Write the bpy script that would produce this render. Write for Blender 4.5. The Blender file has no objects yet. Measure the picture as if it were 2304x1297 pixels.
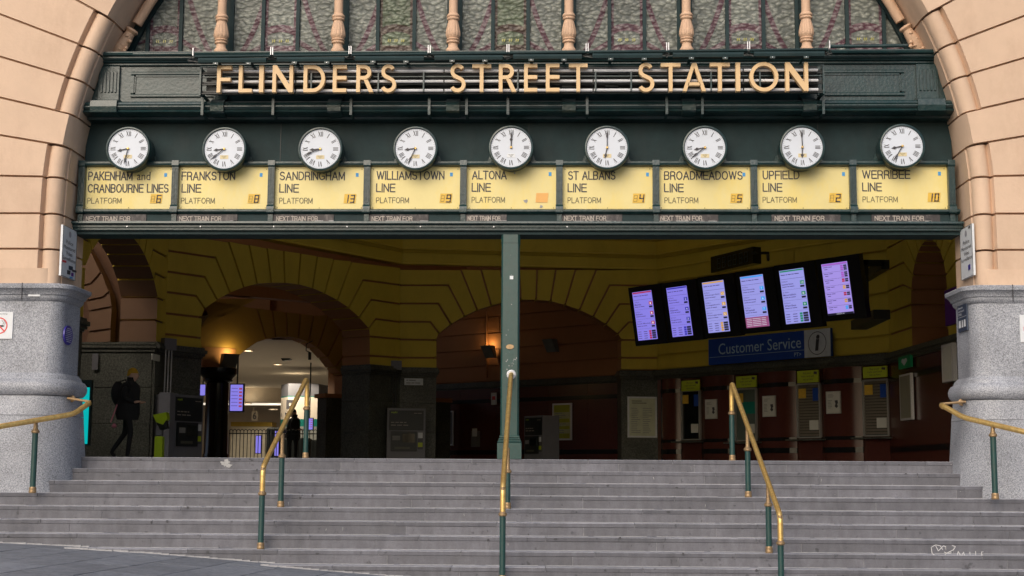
import bpy, bmesh, math, random
from mathutils import Vector, Matrix
R_ = math.radians
rnd = random.Random(7)
scene = bpy.context.scene
col = scene.collection

# ------------------------------------------------------------------ camera
FPX, CX, CY, HOR = 3200., 1152., 648.5, 411.5
th = R_(1.8); pt = math.atan(HOR/FPX); ro = .006
CAM = Vector((.62, -20., -.16))
FW = Vector((-math.sin(th)*math.cos(pt), math.cos(th)*math.cos(pt), math.sin(pt)))
RT0 = Vector((math.cos(th), math.sin(th), 0)); UP0 = RT0.cross(FW)
RT = RT0*math.cos(ro)+UP0*math.sin(ro); UPV = RT.cross(FW)
cd = bpy.data.cameras.new('camera'); cam = bpy.data.objects.new('camera', cd); col.objects.link(cam)
cd.lens = 36*FPX/2304; cd.sensor_width = 36; cd.clip_end = 2000; cd.clip_start = .1
m = Matrix((RT, UPV, -FW)).transposed().to_4x4(); m.translation = CAM
cam.matrix_world = m
scene.camera = cam

# ------------------------------------------------------------------ light
w = bpy.data.worlds.new('World'); scene.world = w; w.use_nodes = True
nt = w.node_tree; bg = nt.nodes['Background']
sky = nt.nodes.new('ShaderNodeTexSky'); sky.sky_type = 'NISHITA'; sky.sun_disc = False
SE, SA = R_(34), R_(200)
sky.sun_elevation = SE; sky.sun_rotation = R_(20)+math.pi; sky.dust_density = 4; sky.air_density = 1; sky.ozone_density = .6
nt.links.new(sky.outputs[0], bg.inputs[0]); bg.inputs[1].default_value = .15
sd = bpy.data.lights.new('sun', 'SUN'); sun = bpy.data.objects.new('sun', sd); col.objects.link(sun)
sd.energy = .85; sd.angle = R_(55); sd.color = (1, .985, .97)
sun.rotation_euler = Vector((math.sin(R_(20))*math.cos(SE)*-1, -math.cos(R_(20))*math.cos(SE), math.sin(SE))).to_track_quat('Z', 'Y').to_euler()
scene.view_settings.view_transform = 'Standard'; scene.view_settings.look = 'None'
scene.view_settings.exposure = 0.13; scene.view_settings.gamma = 1
scene.view_settings.use_curve_mapping = False
scene.render.engine = 'CYCLES'; scene.cycles.max_bounces = 16; scene.cycles.diffuse_bounces = 9

# ------------------------------------------------------------------ projection: pixel of the survey photo -> point on a real plane
def ray(x, y): return FW*FPX + RT*(x-CX) - UPV*(y-CY)
def PY(x, y, Y):
    r = ray(x, y); return CAM + r*((Y-CAM.y)/r.y)
def PZ(x, y, Z):
    r = ray(x, y); return CAM + r*((Z-CAM.z)/r.z)

# ------------------------------------------------------------------ materials
MATS = {}
def mat(name, colr, rough=.6, metal=0., var=.12, vscale=6., bump=.0, bscale=40., emit=None, estr=1., coat=0., dirt=None, dscale=1.2, damt=.0, piece=0., spec=.5):
    if name in MATS: return MATS[name]
    m = bpy.data.materials.new(name); m.use_nodes = True; n = m.node_tree; p = n.nodes['Principled BSDF']
    p.inputs['Roughness'].default_value = rough; p.inputs['Metallic'].default_value = metal
    p.inputs['Specular IOR Level'].default_value = spec
    p.inputs['Coat Weight'].default_value = coat; p.inputs['Coat Roughness'].default_value = .15
    L = n.links
    if emit is not None:
        p.inputs['Base Color'].default_value = (*colr, 1)
        p.inputs['Emission Color'].default_value = (*emit, 1); p.inputs['Emission Strength'].default_value = estr
        MATS[name] = m; return m
    geo = n.nodes.new('ShaderNodeNewGeometry')
    no = n.nodes.new('ShaderNodeTexNoise'); no.inputs['Scale'].default_value = vscale; no.inputs['Detail'].default_value = 6; no.inputs['Roughness'].default_value = .65
    L.new(geo.outputs['Position'], no.inputs['Vector'])
    mr = n.nodes.new('ShaderNodeMapRange'); mr.inputs[1].default_value = .25; mr.inputs[2].default_value = .75
    mr.inputs[3].default_value = 1-var; mr.inputs[4].default_value = 1+var
    L.new(no.outputs[0], mr.inputs[0])
    out = mr.outputs[0]
    if piece:
        oi = n.nodes.new('ShaderNodeObjectInfo'); m2 = n.nodes.new('ShaderNodeMapRange'); m2.inputs[3].default_value = 1-piece; m2.inputs[4].default_value = 1+piece
        L.new(oi.outputs['Random'], m2.inputs[0]); mm = n.nodes.new('ShaderNodeMath'); mm.operation = 'MULTIPLY'
        L.new(out, mm.inputs[0]); L.new(m2.outputs[0], mm.inputs[1]); out = mm.outputs[0]
    vm = n.nodes.new('ShaderNodeVectorMath'); vm.operation = 'SCALE'; vm.inputs[0].default_value = colr
    L.new(out, vm.inputs['Scale']); cout = vm.outputs[0]
    if dirt is not None:
        dn = n.nodes.new('ShaderNodeTexNoise'); dn.inputs['Scale'].default_value = dscale; dn.inputs['Detail'].default_value = 9; dn.inputs['Roughness'].default_value = .7
        mp = n.nodes.new('ShaderNodeMapping'); mp.inputs['Scale'].default_value = (1, 1, .45); L.new(geo.outputs['Position'], mp.inputs[0]); L.new(mp.outputs[0], dn.inputs['Vector'])
        dr = n.nodes.new('ShaderNodeMapRange'); dr.inputs[1].default_value = .48; dr.inputs[2].default_value = .72; dr.inputs[4].default_value = damt
        L.new(dn.outputs[0], dr.inputs[0])
        mx = n.nodes.new('ShaderNodeMix'); mx.data_type = 'RGBA'; L.new(dr.outputs[0], mx.inputs[0]); L.new(cout, mx.inputs[6]); mx.inputs[7].default_value = (*dirt, 1); cout = mx.outputs[2]
    L.new(cout, p.inputs['Base Color'])
    if bump:
        bn = n.nodes.new('ShaderNodeTexNoise'); bn.inputs['Scale'].default_value = bscale; bn.inputs['Detail'].default_value = 4
        L.new(geo.outputs['Position'], bn.inputs['Vector'])
        b = n.nodes.new('ShaderNodeBump'); b.inputs['Strength'].default_value = bump; b.inputs['Distance'].default_value = .02
        L.new(bn.outputs[0], b.inputs['Height']); L.new(b.outputs[0], p.inputs['Normal'])
    MATS[name] = m; return m

PEACH = mat('painted_render', (.62, .45, .325), .75, var=.06, vscale=3, bump=.16, bscale=22, dirt=(.38, .24, .16), dscale=1.6, damt=.38, piece=.045)
PEACH2 = mat('painted_colonnette', (.60, .40, .27), .7, var=.08, vscale=12, bump=.1, bscale=30, dirt=(.30, .2, .13), dscale=7, damt=.35)
GREEN = mat('green_gloss_paint', (.010, .034, .036), .30, var=.3, vscale=5, bump=.24, bscale=24, dirt=(.08, .085, .08), dscale=5, damt=.25, coat=.1)
GREENM = mat('green_flat_paint', (.011, .030, .033), .65, var=.25, vscale=4, dirt=(.035, .045, .045), dscale=3, damt=.35, spec=.3, bump=.1, bscale=12)
GREENP = mat('green_post_paint', (.010, .050, .046), .40, var=.2, vscale=20, dirt=(.04, .06, .055), dscale=18, damt=.5, coat=.2)
YPANEL = mat('yellow_board_enamel', (.71, .605, .26), .42, var=.05, vscale=2.5, dirt=(.80, .58, .06), dscale=1.9, damt=.5, piece=.03)
INK = mat('dark_lettering', (.05, .048, .055), .6, var=.1)
INKF = mat('faded_lettering', (.10, .09, .05), .6, var=.3, vscale=40)
CHALK = mat('cream_lettering', (.40, .36, .32), .7, var=.25, vscale=50)
NTF = mat('black_strip_paint', (.035, .03, .032), .55, var=.3, vscale=14, dirt=(.28, .25, .24), dscale=14, damt=.45)
AMBER = mat('amber_flap', (.68, .43, .05), .5, var=.15, vscale=20)
AMBER2 = mat('faded_amber_flap', (.72, .38, .10), .5, var=.08)
TAPE = mat('blue_tape', (.06, .30, .62), .6)
GOLD = mat('gold_letter_paint', (.67, .46, .235), .42, var=.05, vscale=6, dirt=(.5, .32, .14), dscale=9, damt=.3)
TUBE = mat('fluorescent_tube_glass', (.60, .61, .63), .35, var=.25, vscale=2, spec=.3)
BLACKM = mat('dark_metal', (.012, .016, .017), .45, var=.3, vscale=20)
STEEL = mat('galvanised_steel', (.70, .70, .72), .4, metal=.3, var=.2, vscale=60)
BRASS = mat('worn_brass', (.80, .54, .19), .36, metal=.75, var=.25, vscale=26, bump=.08, bscale=70, dirt=(.50, .27, .08), dscale=13, damt=.55)
BRASSD = mat('tarnished_brass', (.34, .23, .12), .45, metal=.6, var=.3, vscale=40, dirt=(.42, .30, .22), dscale=20, damt=.5)
WHITE = mat('white_enamel', (.60, .65, .73), .4, var=.03)
SIGNW = mat('sign_white', (.66, .69, .72), .45, var=.08, vscale=9, dirt=(.45, .45, .45), dscale=9, damt=.4)
PAPER = mat('paper', (.60, .60, .55), .7, var=.06)
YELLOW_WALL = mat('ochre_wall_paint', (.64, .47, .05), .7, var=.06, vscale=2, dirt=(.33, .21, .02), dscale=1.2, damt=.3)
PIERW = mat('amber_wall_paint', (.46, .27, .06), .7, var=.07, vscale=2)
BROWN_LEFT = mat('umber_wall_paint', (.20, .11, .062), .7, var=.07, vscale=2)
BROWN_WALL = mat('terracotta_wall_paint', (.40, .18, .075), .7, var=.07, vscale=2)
MARBLE = mat('red_polished_granite', (.085, .024, .016), .25, var=.5, vscale=60)
BLKG = mat('black_granite', (.01, .01, .01), .2, var=.3, vscale=40)
CREAM = mat('cream_ceiling_paint', (.70, .62, .52), .8, var=.04)
FLOORM = mat('grey_terrazzo_floor', (.22, .21, .19), .4, var=.25, vscale=4)
GREYM = mat('grey_machine_paint', (.16, .16, .18), .45, var=.08)
LIME = mat('lime_plastic', (.42, .60, .02), .4, var=.05)
LIMES = mat('lime_sign', (.46, .55, .03), .55, var=.05)
BLUES = mat('blue_sign', (.008, .06, .36), .45, var=.04)
GREENS = mat('first_aid_green', (.0, .30, .12), .5)
PURPLE = mat('purple_sign', (.10, .01, .22), .5)
SHUT = mat('shutter_slat', (.18, .155, .12), .5, var=.1)
GLASSD = mat('dark_glass', (.01, .012, .012), .08, var=.1)
NAVY = mat('navy_plate', (.03, .045, .075), .5)
COBALT = mat('cobalt_enamel', (.035, .025, .24), .4)
RED = mat('red_print', (.65, .05, .05), .5)
ORANGE = mat('orange_vest', (.8, .12, .02), .6)

def granite(name, base, dark, light, sc=55., rough=.55, big=.12):
    m = bpy.data.materials.new(name); m.use_nodes = True; n = m.node_tree; p = n.nodes['Principled BSDF']; L = n.links
    geo = n.nodes.new('ShaderNodeNewGeometry')
    v = n.nodes.new('ShaderNodeTexNoise'); v.inputs['Scale'].default_value = sc; v.inputs['Detail'].default_value = 3; v.inputs['Roughness'].default_value = .7
    L.new(geo.outputs['Position'], v.inputs['Vector'])
    r = n.nodes.new('ShaderNodeValToRGB'); e = r.color_ramp.elements
    e[0].position = .36; e[0].color = (*dark, 1); e[1].position = .64; e[1].color = (*light, 1)
    k = e.new(.5); k.color = (*base, 1)
    L.new(v.outputs[0], r.inputs[0])
    b = n.nodes.new('ShaderNodeTexNoise'); b.inputs['Scale'].default_value = 1.7; b.inputs['Detail'].default_value = 8; L.new(geo.outputs['Position'], b.inputs['Vector'])
    mr = n.nodes.new('ShaderNodeMapRange'); mr.inputs[1].default_value = .3; mr.inputs[2].default_value = .7; mr.inputs[3].default_value = 1-big; mr.inputs[4].default_value = 1+big
    L.new(b.outputs[0], mr.inputs[0])
    vm = n.nodes.new('ShaderNodeVectorMath'); vm.operation = 'SCALE'; L.new(r.outputs[0], vm.inputs[0]); L.new(mr.outputs[0], vm.inputs['Scale'])
    L.new(vm.outputs[0], p.inputs['Base Color']); p.inputs['Roughness'].default_value = rough
    bu = n.nodes.new('ShaderNodeBump'); bu.inputs['Strength'].default_value = .15; bu.inputs['Distance'].default_value = .01; L.new(v.outputs[0], bu.inputs['Height']); L.new(bu.outputs[0], p.inputs['Normal'])
    return m
GRAN = granite('grey_granite', (.285, .30, .335), (.13, .137, .155), (.43, .445, .49), 75., .5, .2)
GRANI = granite('dark_granite', (.07, .075, .06), (.035, .036, .028), (.12, .12, .10), 30, .5, .3)

def bluestone(name, base, piece=.14):
    m = bpy.data.materials.new(name); m.use_nodes = True; n = m.node_tree; p = n.nodes['Principled BSDF']; L = n.links
    geo = n.nodes.new('ShaderNodeNewGeometry')
    def noise(sc, det, mapping=None, off=0):
        t = n.nodes.new('ShaderNodeTexNoise'); t.inputs['Scale'].default_value = sc; t.inputs['Detail'].default_value = det; t.inputs['Roughness'].default_value = .65
        mp = n.nodes.new('ShaderNodeMapping'); mp.inputs['Location'].default_value = (off, off, off)
        if mapping: mp.inputs['Scale'].default_value = mapping
        L.new(geo.outputs['Position'], mp.inputs[0]); L.new(mp.outputs[0], t.inputs['Vector']); return t
    def rng(s, a, b, c, d):
        q = n.nodes.new('ShaderNodeMapRange'); q.inputs[1].default_value = a; q.inputs[2].default_value = b; q.inputs[3].default_value = c; q.inputs[4].default_value = d
        L.new(s, q.inputs[0]); return q.outputs[0]
    def mul(a, b):
        q = n.nodes.new('ShaderNodeMath'); q.operation = 'MULTIPLY'; L.new(a, q.inputs[0]); L.new(b, q.inputs[1]); return q.outputs[0]
    oi = n.nodes.new('ShaderNodeObjectInfo')
    v = mul(rng(oi.outputs['Random'], 0, 1, 1-piece, 1+piece), rng(noise(1.3, 8).outputs[0], .3, .7, .82, 1.16))
    v = mul(v, rng(noise(60, 3).outputs[0], .3, .7, .88, 1.12))
    v = mul(v, rng(noise(11, 8, (1, 1, .35), 3).outputs[0], .32, .68, .74, 1.14))
    sp = noise(9, 2, (1, 1, 1), 11); v = mul(v, rng(sp.outputs[0], .66, .72, 1, .5))      # dark gum spots
    vm = n.nodes.new('ShaderNodeVectorMath'); vm.operation = 'SCALE'; vm.inputs[0].default_value = base; L.new(v, vm.inputs['Scale'])
    mx = n.nodes.new('ShaderNodeMix'); mx.data_type = 'RGBA'; L.new(rng(noise(14, 3, (1, 1, 1), 29).outputs[0], .735, .77, 0, .6), mx.inputs[0]); L.new(vm.outputs[0], mx.inputs[6]); mx.inputs[7].default_value = (.42, .42, .43, 1)
    L.new(mx.outputs[2], p.inputs['Base Color']); L.new(rng(noise(5, 4).outputs[0], .3, .7, .5, .75), p.inputs['Roughness'])
    bu = n.nodes.new('ShaderNodeBump'); bu.inputs['Strength'].default_value = .2; bu.inputs['Distance'].default_value = .01; L.new(noise(35, 5).outputs[0], bu.inputs['Height']); L.new(bu.outputs[0], p.inputs['Normal'])
    return m
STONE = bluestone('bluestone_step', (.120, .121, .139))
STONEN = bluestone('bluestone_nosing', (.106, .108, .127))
TREAD = bluestone('worn_skylit_tread', (.32, .325, .36))  # tread tops paler: foot wear plus sky light painted into the colour
PAVE = bluestone('bluestone_paving', (.165, .182, .215), .13)
MORTAR = mat('pale_mortar', (.34, .34, .35), .85, var=.25, vscale=14)
JOINT = mat('dark_joint', (.05, .05, .055), .9)

def lumpy_glass(name, c1, c2, sc=17.):
    m = bpy.data.materials.new(name); m.use_nodes = True; n = m.node_tree; p = n.nodes['Principled BSDF']; L = n.links
    geo = n.nodes.new('ShaderNodeNewGeometry')
    wn = n.nodes.new('ShaderNodeTexNoise'); wn.inputs['Scale'].default_value = 9; L.new(geo.outputs['Position'], wn.inputs['Vector'])
    mxv = n.nodes.new('ShaderNodeVectorMath'); mxv.operation = 'MULTIPLY_ADD'; L.new(wn.outputs['Color'], mxv.inputs[0]); mxv.inputs[1].default_value = (.07, .07, .07); L.new(geo.outputs['Position'], mxv.inputs[2])
    mp = n.nodes.new('ShaderNodeMapping'); mp.inputs['Scale'].default_value = (.72, 1, 1.25); L.new(mxv.outputs[0], mp.inputs[0])
    v = n.nodes.new('ShaderNodeTexVoronoi'); v.feature = 'SMOOTH_F1'; v.inputs['Scale'].default_value = sc; v.inputs['Smoothness'].default_value = .35; L.new(mp.outputs[0], v.inputs['Vector'])
    r = n.nodes.new('ShaderNodeValToRGB'); r.color_ramp.elements[0].position = .2; r.color_ramp.elements[0].color = (*c1, 1); r.color_ramp.elements[1].position = .62; r.color_ramp.elements[1].color = (*c2, 1)
    L.new(v.outputs['Distance'], r.inputs[0])
    b2 = n.nodes.new('ShaderNodeTexNoise'); b2.inputs['Scale'].default_value = 1.1; b2.inputs['Detail'].default_value = 3; L.new(geo.outputs['Position'], b2.inputs['Vector'])
    mr = n.nodes.new('ShaderNodeMapRange'); mr.inputs[1].default_value = .3; mr.inputs[2].default_value = .7; mr.inputs[3].default_value = .75; mr.inputs[4].default_value = 1.2; L.new(b2.outputs[0], mr.inputs[0])
    vm = n.nodes.new('ShaderNodeVectorMath'); vm.operation = 'SCALE'; L.new(r.outputs[0], vm.inputs[0]); L.new(mr.outputs[0], vm.inputs['Scale'])
    L.new(vm.outputs[0], p.inputs['Base Color']); p.inputs['Roughness'].default_value = .22
    bu = n.nodes.new('ShaderNodeBump'); bu.inputs['Strength'].default_value = .6; bu.inputs['Distance'].default_value = .03; bu.invert = True; L.new(v.outputs['Distance'], bu.inputs['Height']); L.new(bu.outputs[0], p.inputs['Normal'])
    tr = n.nodes.new('ShaderNodeBsdfTranslucent'); L.new(vm.outputs[0], tr.inputs[0]); ms = n.nodes.new('ShaderNodeMixShader'); ms.inputs[0].default_value = .6; L.new(p.outputs[0], ms.inputs[1]); L.new(tr.outputs[0], ms.inputs[2]); L.new(ms.outputs[0], n.nodes['Material Output'].inputs[0])
    return m
GL1 = lumpy_glass('pale_green_cathedral_glass', (.60, .63, .57), (.26, .285, .26))
GL2 = lumpy_glass('olive_cathedral_glass', (.46, .53, .40), (.16, .20, .13))
GLP = lumpy_glass('plum_cathedral_glass', (.50, .42, .44), (.19, .09, .12))
GLG = lumpy_glass('brown_cathedral_glass', (.40, .34, .29), (.11, .07, .06))
GLY = mat('yellow_glass_jewel', (.35, .33, .06), .25)

# ------------------------------------------------------------------ mesh helpers
class MB:
    def __init__(s): s.v = []; s.f = []; s.mi = []
    def add(s, vs, fs, mi=0):
        o = len(s.v); s.v += [Vector(v) for v in vs]; s.f += [[i+o for i in f] for f in fs]; s.mi += [mi]*len(fs); return s
    def box(s, x0, x1, y0, y1, z0, z1, b=0.):
        if b <= 0:
            return s.add([(x, y, z) for x in (x0, x1) for y in (y0, y1) for z in (z0, z1)], [(0, 1, 3, 2), (4, 6, 7, 5), (0, 4, 5, 1), (2, 3, 7, 6), (0, 2, 6, 4), (1, 5, 7, 3)])
        b = min(b, (x1-x0)*.45, (y1-y0)*.45, (z1-z0)*.45)
        def ringz(z, i): return [(x0+i, y0+i+0, z), (x1-i, y0+i, z), (x1-i, y1-i, z), (x0+i, y1-i, z)]
        vs = []
        for (z, i) in ((z0, b), (z0+b, 0), (z1-b, 0), (z1, b)): vs += ringz(z, i)
        fs = [(3, 2, 1, 0), (12, 13, 14, 15)]
        for k in range(3):
            for j in range(4): fs.append((k*4+j, k*4+(j+1) % 4, k*4+4+(j+1) % 4, k*4+4+j))
        return s.add(vs, fs)
    def prism(s, poly, d, mi=0):        # poly: 3D points of one face, d: extrusion vector
        n = len(poly); p = [Vector(q) for q in poly]; d = Vector(d)
        return s.add(p+[q+d for q in p], [list(range(n)), list(range(2*n-1, n-1, -1))]+[[i, i+n, (i+1) % n+n, (i+1) % n] for i in range(n)], mi)
    def quad(s, a, b, c, d): return s.add([a, b, c, d], [(0, 1, 2, 3)])
    def tube(s, pts, r, n=10, cap=True):
        pts = [Vector(p) for p in pts]; rs = r if isinstance(r, (list, tuple)) else [r]*len(pts); rings = []
        t0 = (pts[1]-pts[0]).normalized(); a = t0.cross(Vector((.3, .2, 1))).normalized()
        for i, p in enumerate(pts):
            t = (pts[min(i+1, len(pts)-1)]-pts[max(i-1, 0)]).normalized(); a = (a-t*a.dot(t)).normalized(); b = t.cross(a)
            rings.append([p+(a*math.cos(2*math.pi*k/n)+b*math.sin(2*math.pi*k/n))*rs[i] for k in range(n)])
        o = len(s.v)
        vs = [v for r_ in rings for v in r_]; fs = []
        for i in range(len(pts)-1):
            for k in range(n): fs.append((i*n+k, i*n+(k+1) % n, (i+1)*n+(k+1) % n, (i+1)*n+k))
        if cap: fs += [list(range(n))[::-1], [(len(pts)-1)*n+k for k in range(n)]]
        return s.add(vs, fs)
    def lathe(s, c, prof, n=20, axis='z', flute=None):     # prof: (r, h) pairs
        c = Vector(c); vs = []
        for (r, h) in prof:
            for k in range(n):
                a = 2*math.pi*k/n; rr = r*(1+(flute(k, h) if flute else 0))
                if axis == 'z': vs.append(c+Vector((rr*math.cos(a), rr*math.sin(a), h)))
                else: vs.append(c+Vector((rr*math.cos(a), -h, rr*math.sin(a))))
        fs = []
        for i in range(len(prof)-1):
            for k in range(n): fs.append((i*n+k, i*n+(k+1) % n, (i+1)*n+(k+1) % n, (i+1)*n+k))
        fs += [list(range(n))[::-1], [(len(prof)-1)*n+k for k in range(n)]]
        return s.add(vs, fs)
    def sweepx(s, prof, x0, x1):    # (y,z) profile swept along x
        n = len(prof); return s.add([(x0, y, z) for y, z in prof]+[(x1, y, z) for y, z in prof], [list(range(n)), list(range(2*n-1, n-1, -1))]+[[i, i+n, (i+1) % n+n, (i+1) % n] for i in range(n)])

def wloc(o):
    v = Vector((0, 0, 0))
    while o is not None: v += o.location; o = o.parent
    return v
def ob(name, mb, mats, parent=None, smooth=False, label=None, cat=None, group=None, kind=None, loc=None, tri=False):
    me = bpy.data.meshes.new(name)
    off = wloc(parent) if parent else Vector((0, 0, 0))
    if loc is not None: off = Vector(loc)
    me.from_pydata([v-off for v in mb.v], [], mb.f)
    mats = mats if isinstance(mats, (list, tuple)) else [mats]
    for q in mats: me.materials.append(q)
    if len(mats) > 1: me.polygons.foreach_set('material_index', mb.mi)
    bm = bmesh.new(); bm.from_mesh(me); bmesh.ops.recalc_face_normals(bm, faces=bm.faces)
    if tri: bmesh.ops.triangulate(bm, faces=[f for f in bm.faces if len(f.verts) > 4])
    bm.to_mesh(me); bm.free()
    if smooth:
        me.shade_smooth()
        try: me.set_sharp_from_angle(angle=R_(40))
        except Exception: pass
    o = bpy.data.objects.new(name, me); col.objects.link(o)
    if parent: o.parent = parent
    if loc is not None: o.location = loc
    tag(o, label, cat, group, kind)
    return o
def tag(o, label=None, cat=None, group=None, kind=None):
    for k, v in (('label', label), ('category', cat), ('group', group), ('kind', kind)):
        if v: o[k] = v
def thing(name, loc, label, cat, group=None, kind=None):
    o = bpy.data.objects.new(name, None); o.empty_display_size = .1; col.objects.link(o); o.location = loc; tag(o, label, cat, group, kind); return o
def copy_tree(o, parent=None):
    c = o.copy(); col.objects.link(c)
    if parent: c.parent = parent
    for ch in list(o.children): copy_tree(ch, c)
    return c

# lettering: outline text turned into flat mesh, fitted to a box
TXT = {}
def text_mesh(s, bold=0.):
    k = (s, bold)
    if k in TXT: return TXT[k]
    cu = bpy.data.curves.new('t', 'FONT'); cu.body = s; cu.size = 1; cu.resolution_u = 3; cu.offset = bold
    o = bpy.data.objects.new('t', cu); col.objects.link(o)
    dg = bpy.context.evaluated_depsgraph_get(); dg.update()
    me = bpy.data.meshes.new_from_object(o.evaluated_get(dg))
    v = [(q.co.x, q.co.y) for q in me.vertices]; f = [list(p.vertices) for p in me.polygons]
    bpy.data.objects.remove(o); bpy.data.curves.remove(cu); bpy.data.meshes.remove(me)
    xs = [a for a, b in v]; ys = [b for a, b in v]
    TXT[k] = (v, f, min(xs), max(xs), min(ys), max(ys)); return TXT[k]
def put_text(mb, s, o, u, v, bold=0.):     # o: bottom-left, u: full width vector, v: full height vector
    if s[0] == '~':        # print too small to read in the photograph: plain word-length marks
        o = Vector(o); u = Vector(u); v = Vector(v); n = len(s)-1; i = 1
        for wd in s[1:].split(' '):
            a, b = (i-1)/n, (i-1+len(wd))/n; i += len(wd)+1
            mb.add([o+u*a+v*.2, o+u*b+v*.2, o+u*b+v*.75, o+u*a+v*.75], [(0, 1, 2, 3)])
        return
    vs, fs, x0, x1, y0, y1 = text_mesh(s, bold); o = Vector(o); u = Vector(u); v = Vector(v)
    mb.add([o+u*((a-x0)/(x1-x0))+v*((b-y0)/(y1-y0)) for a, b in vs], fs)
def px_text(mb, s, x0, x1, yt, yb, Y, bold=0.):
    a = PY(x0, yb, Y); b = PY(x1, yb, Y); c = PY((x0+x1)/2, yt, Y)
    z = (a.z+b.z)/2
    put_text(mb, s, (a.x, Y, z), (b.x-a.x, 0, 0), (0, 0, c.z-z), bold)

def _a(cx_, cy_, rx, ry, a0, a1, n=8): return [(cx_+rx*math.cos(R_(a0+(a1-a0)*i/n)), cy_+ry*math.sin(R_(a0+(a1-a0)*i/n))) for i in range(n+1)]
GLY_ = {'A': (.68, [[(0, 0), (.5, 1), (1, 0)], [(.17, .32), (.83, .32)]]), 'B': (.6, [[(0, 0), (0, 1), (.6, 1)]+_a(.6, .765, .36, .235, 90, -90)+[(0, .53)], [(.6, .53)]+_a(.62, .265, .38, .265, 90, -90)+[(0, 0)]]),
 'C': (.68, [_a(.5, .5, .5, .5, 42, 318, 18)]), 'D': (.63, [[(0, 0), (0, 1), (.4, 1)]+_a(.4, .5, .6, .5, 90, -90, 12)+[(0, 0)]]), 'E': (.55, [[(1, 0), (0, 0), (0, 1), (1, 1)], [(0, .52), (.92, .52)]]), 'F': (.52, [[(0, 0), (0, 1), (1, 1)], [(0, .50), (.9, .50)]]),
 'G': (.70, [_a(.5, .5, .5, .5, 42, 300, 16)+[(.98, .12), (.98, .46), (.58, .46)]]), 'H': (.6, [[(0, 0), (0, 1)], [(1, 0), (1, 1)], [(0, .52), (1, .52)]]), 'I': (.0, [[(0, 0), (0, 1)]]), 'K': (.6, [[(0, 0), (0, 1)], [(.93, 1), (0, .36)], [(.32, .58), (1, 0)]]), 'L': (.48, [[(0, 1), (0, 0), (1, 0)]]),
 'M': (.72, [[(0, 0), (0, 1), (.5, .1), (1, 1), (1, 0)]]), 'N': (.6, [[(0, 0), (0, 1), (1, 0), (1, 1)]]), 'O': (.72, [_a(.5, .5, .5, .5, 90, 450, 22)]), 'P': (.56, [[(0, 0), (0, 1), (.6, 1)]+_a(.6, .73, .4, .27, 90, -90)+[(0, .46)]]), 'R': (.6, [[(0, 0), (0, 1), (.6, 1)]+_a(.6, .735, .38, .265, 90, -90)+[(0, .47)], [(.55, .47), (.9, .36), (.95, .1), (1, 0)]]),
 'S': (.58, [_a(.5, .755, .46, .245, 30, 250, 10)+_a(.5, .255, .5, .255, 75, -150, 12)]), 'T': (.58, [[(0, 1), (1, 1)], [(.5, 0), (.5, 1)]]), 'U': (.6, [[(0, 1), (0, .35)]+_a(.5, .35, .5, .35, 180, 360, 10)+[(1, 1)]]), 'W': (.95, [[(0, 1), (.25, 0), (.5, 1), (.75, 0), (1, 1)]]), 'X': (.6, [[(0, 0), (1, 1)], [(0, 1), (1, 0)]])}
def stroke_text(mb, s_, x0, x1, z0, z1, Y, t=.13, y_step=.0004):
    H = z1-z0; x = 0; items = []; sp = .24
    for c in s_:
        if c == ' ': x += .46; continue
        w_, pl = GLY_[c]; items.append((x, w_, pl)); x += w_+sp
    tot = x-sp; k = (x1-x0-t*H)/tot; tt = t*H; q_ = 0
    for (gx, w_, pl) in items:
        for line in pl:
            P = [(x0+tt/2+(gx+a*w_)*k, z0+tt/2+b*(H-tt)) for a, b in line]; n = len(P); V = []
            P[0] = (P[0][0]+(P[0][0]-P[1][0])*0, P[0][1]); 
            ext = lambda a, b: (a[0]+(a[0]-b[0])/max(1e-6, math.hypot(a[0]-b[0], a[1]-b[1]))*tt*.5, a[1]+(a[1]-b[1])/max(1e-6, math.hypot(a[0]-b[0], a[1]-b[1]))*tt*.5)
            if math.hypot(P[0][0]-P[-1][0], P[0][1]-P[-1][1]) > 1e-5: P[0], P[-1] = ext(P[0], P[1]), ext(P[-1], P[-2])
            for a, b in zip(P, P[1:]):      # one quad per segment plus overlap, each a hair in front of the last
                dx, dz = b[0]-a[0], b[1]-a[1]; l = math.hypot(dx, dz) or 1; nx_, nz_ = -dz/l*tt/2, dx/l*tt/2; e = (tt*.18 if len(P) < 8 else tt*.08); ex, ez = dx/l*e, dz/l*e
                y = Y-y_step*(q_ % 7); q_ += 1
                mb.add([(a[0]-nx_-ex, y, a[1]-nz_-ez), (b[0]-nx_+ex, y, b[1]-nz_+ez), (b[0]+nx_+ex, y, b[1]+nz_+ez), (a[0]+nx_-ex, y, a[1]+nz_-ez)], [(0, 1, 2, 3)])
def px_stroke(mb, s_, xa, xb, yt, yb, Y, t=.13):
    a = PY(xa, yb, Y); b = PY(xb, yb, Y); c = PY((xa+xb)/2, yt, Y); z = (a.z+b.z)/2
    stroke_text(mb, s_, a.x, b.x, z, c.z, Y, t)

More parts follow.
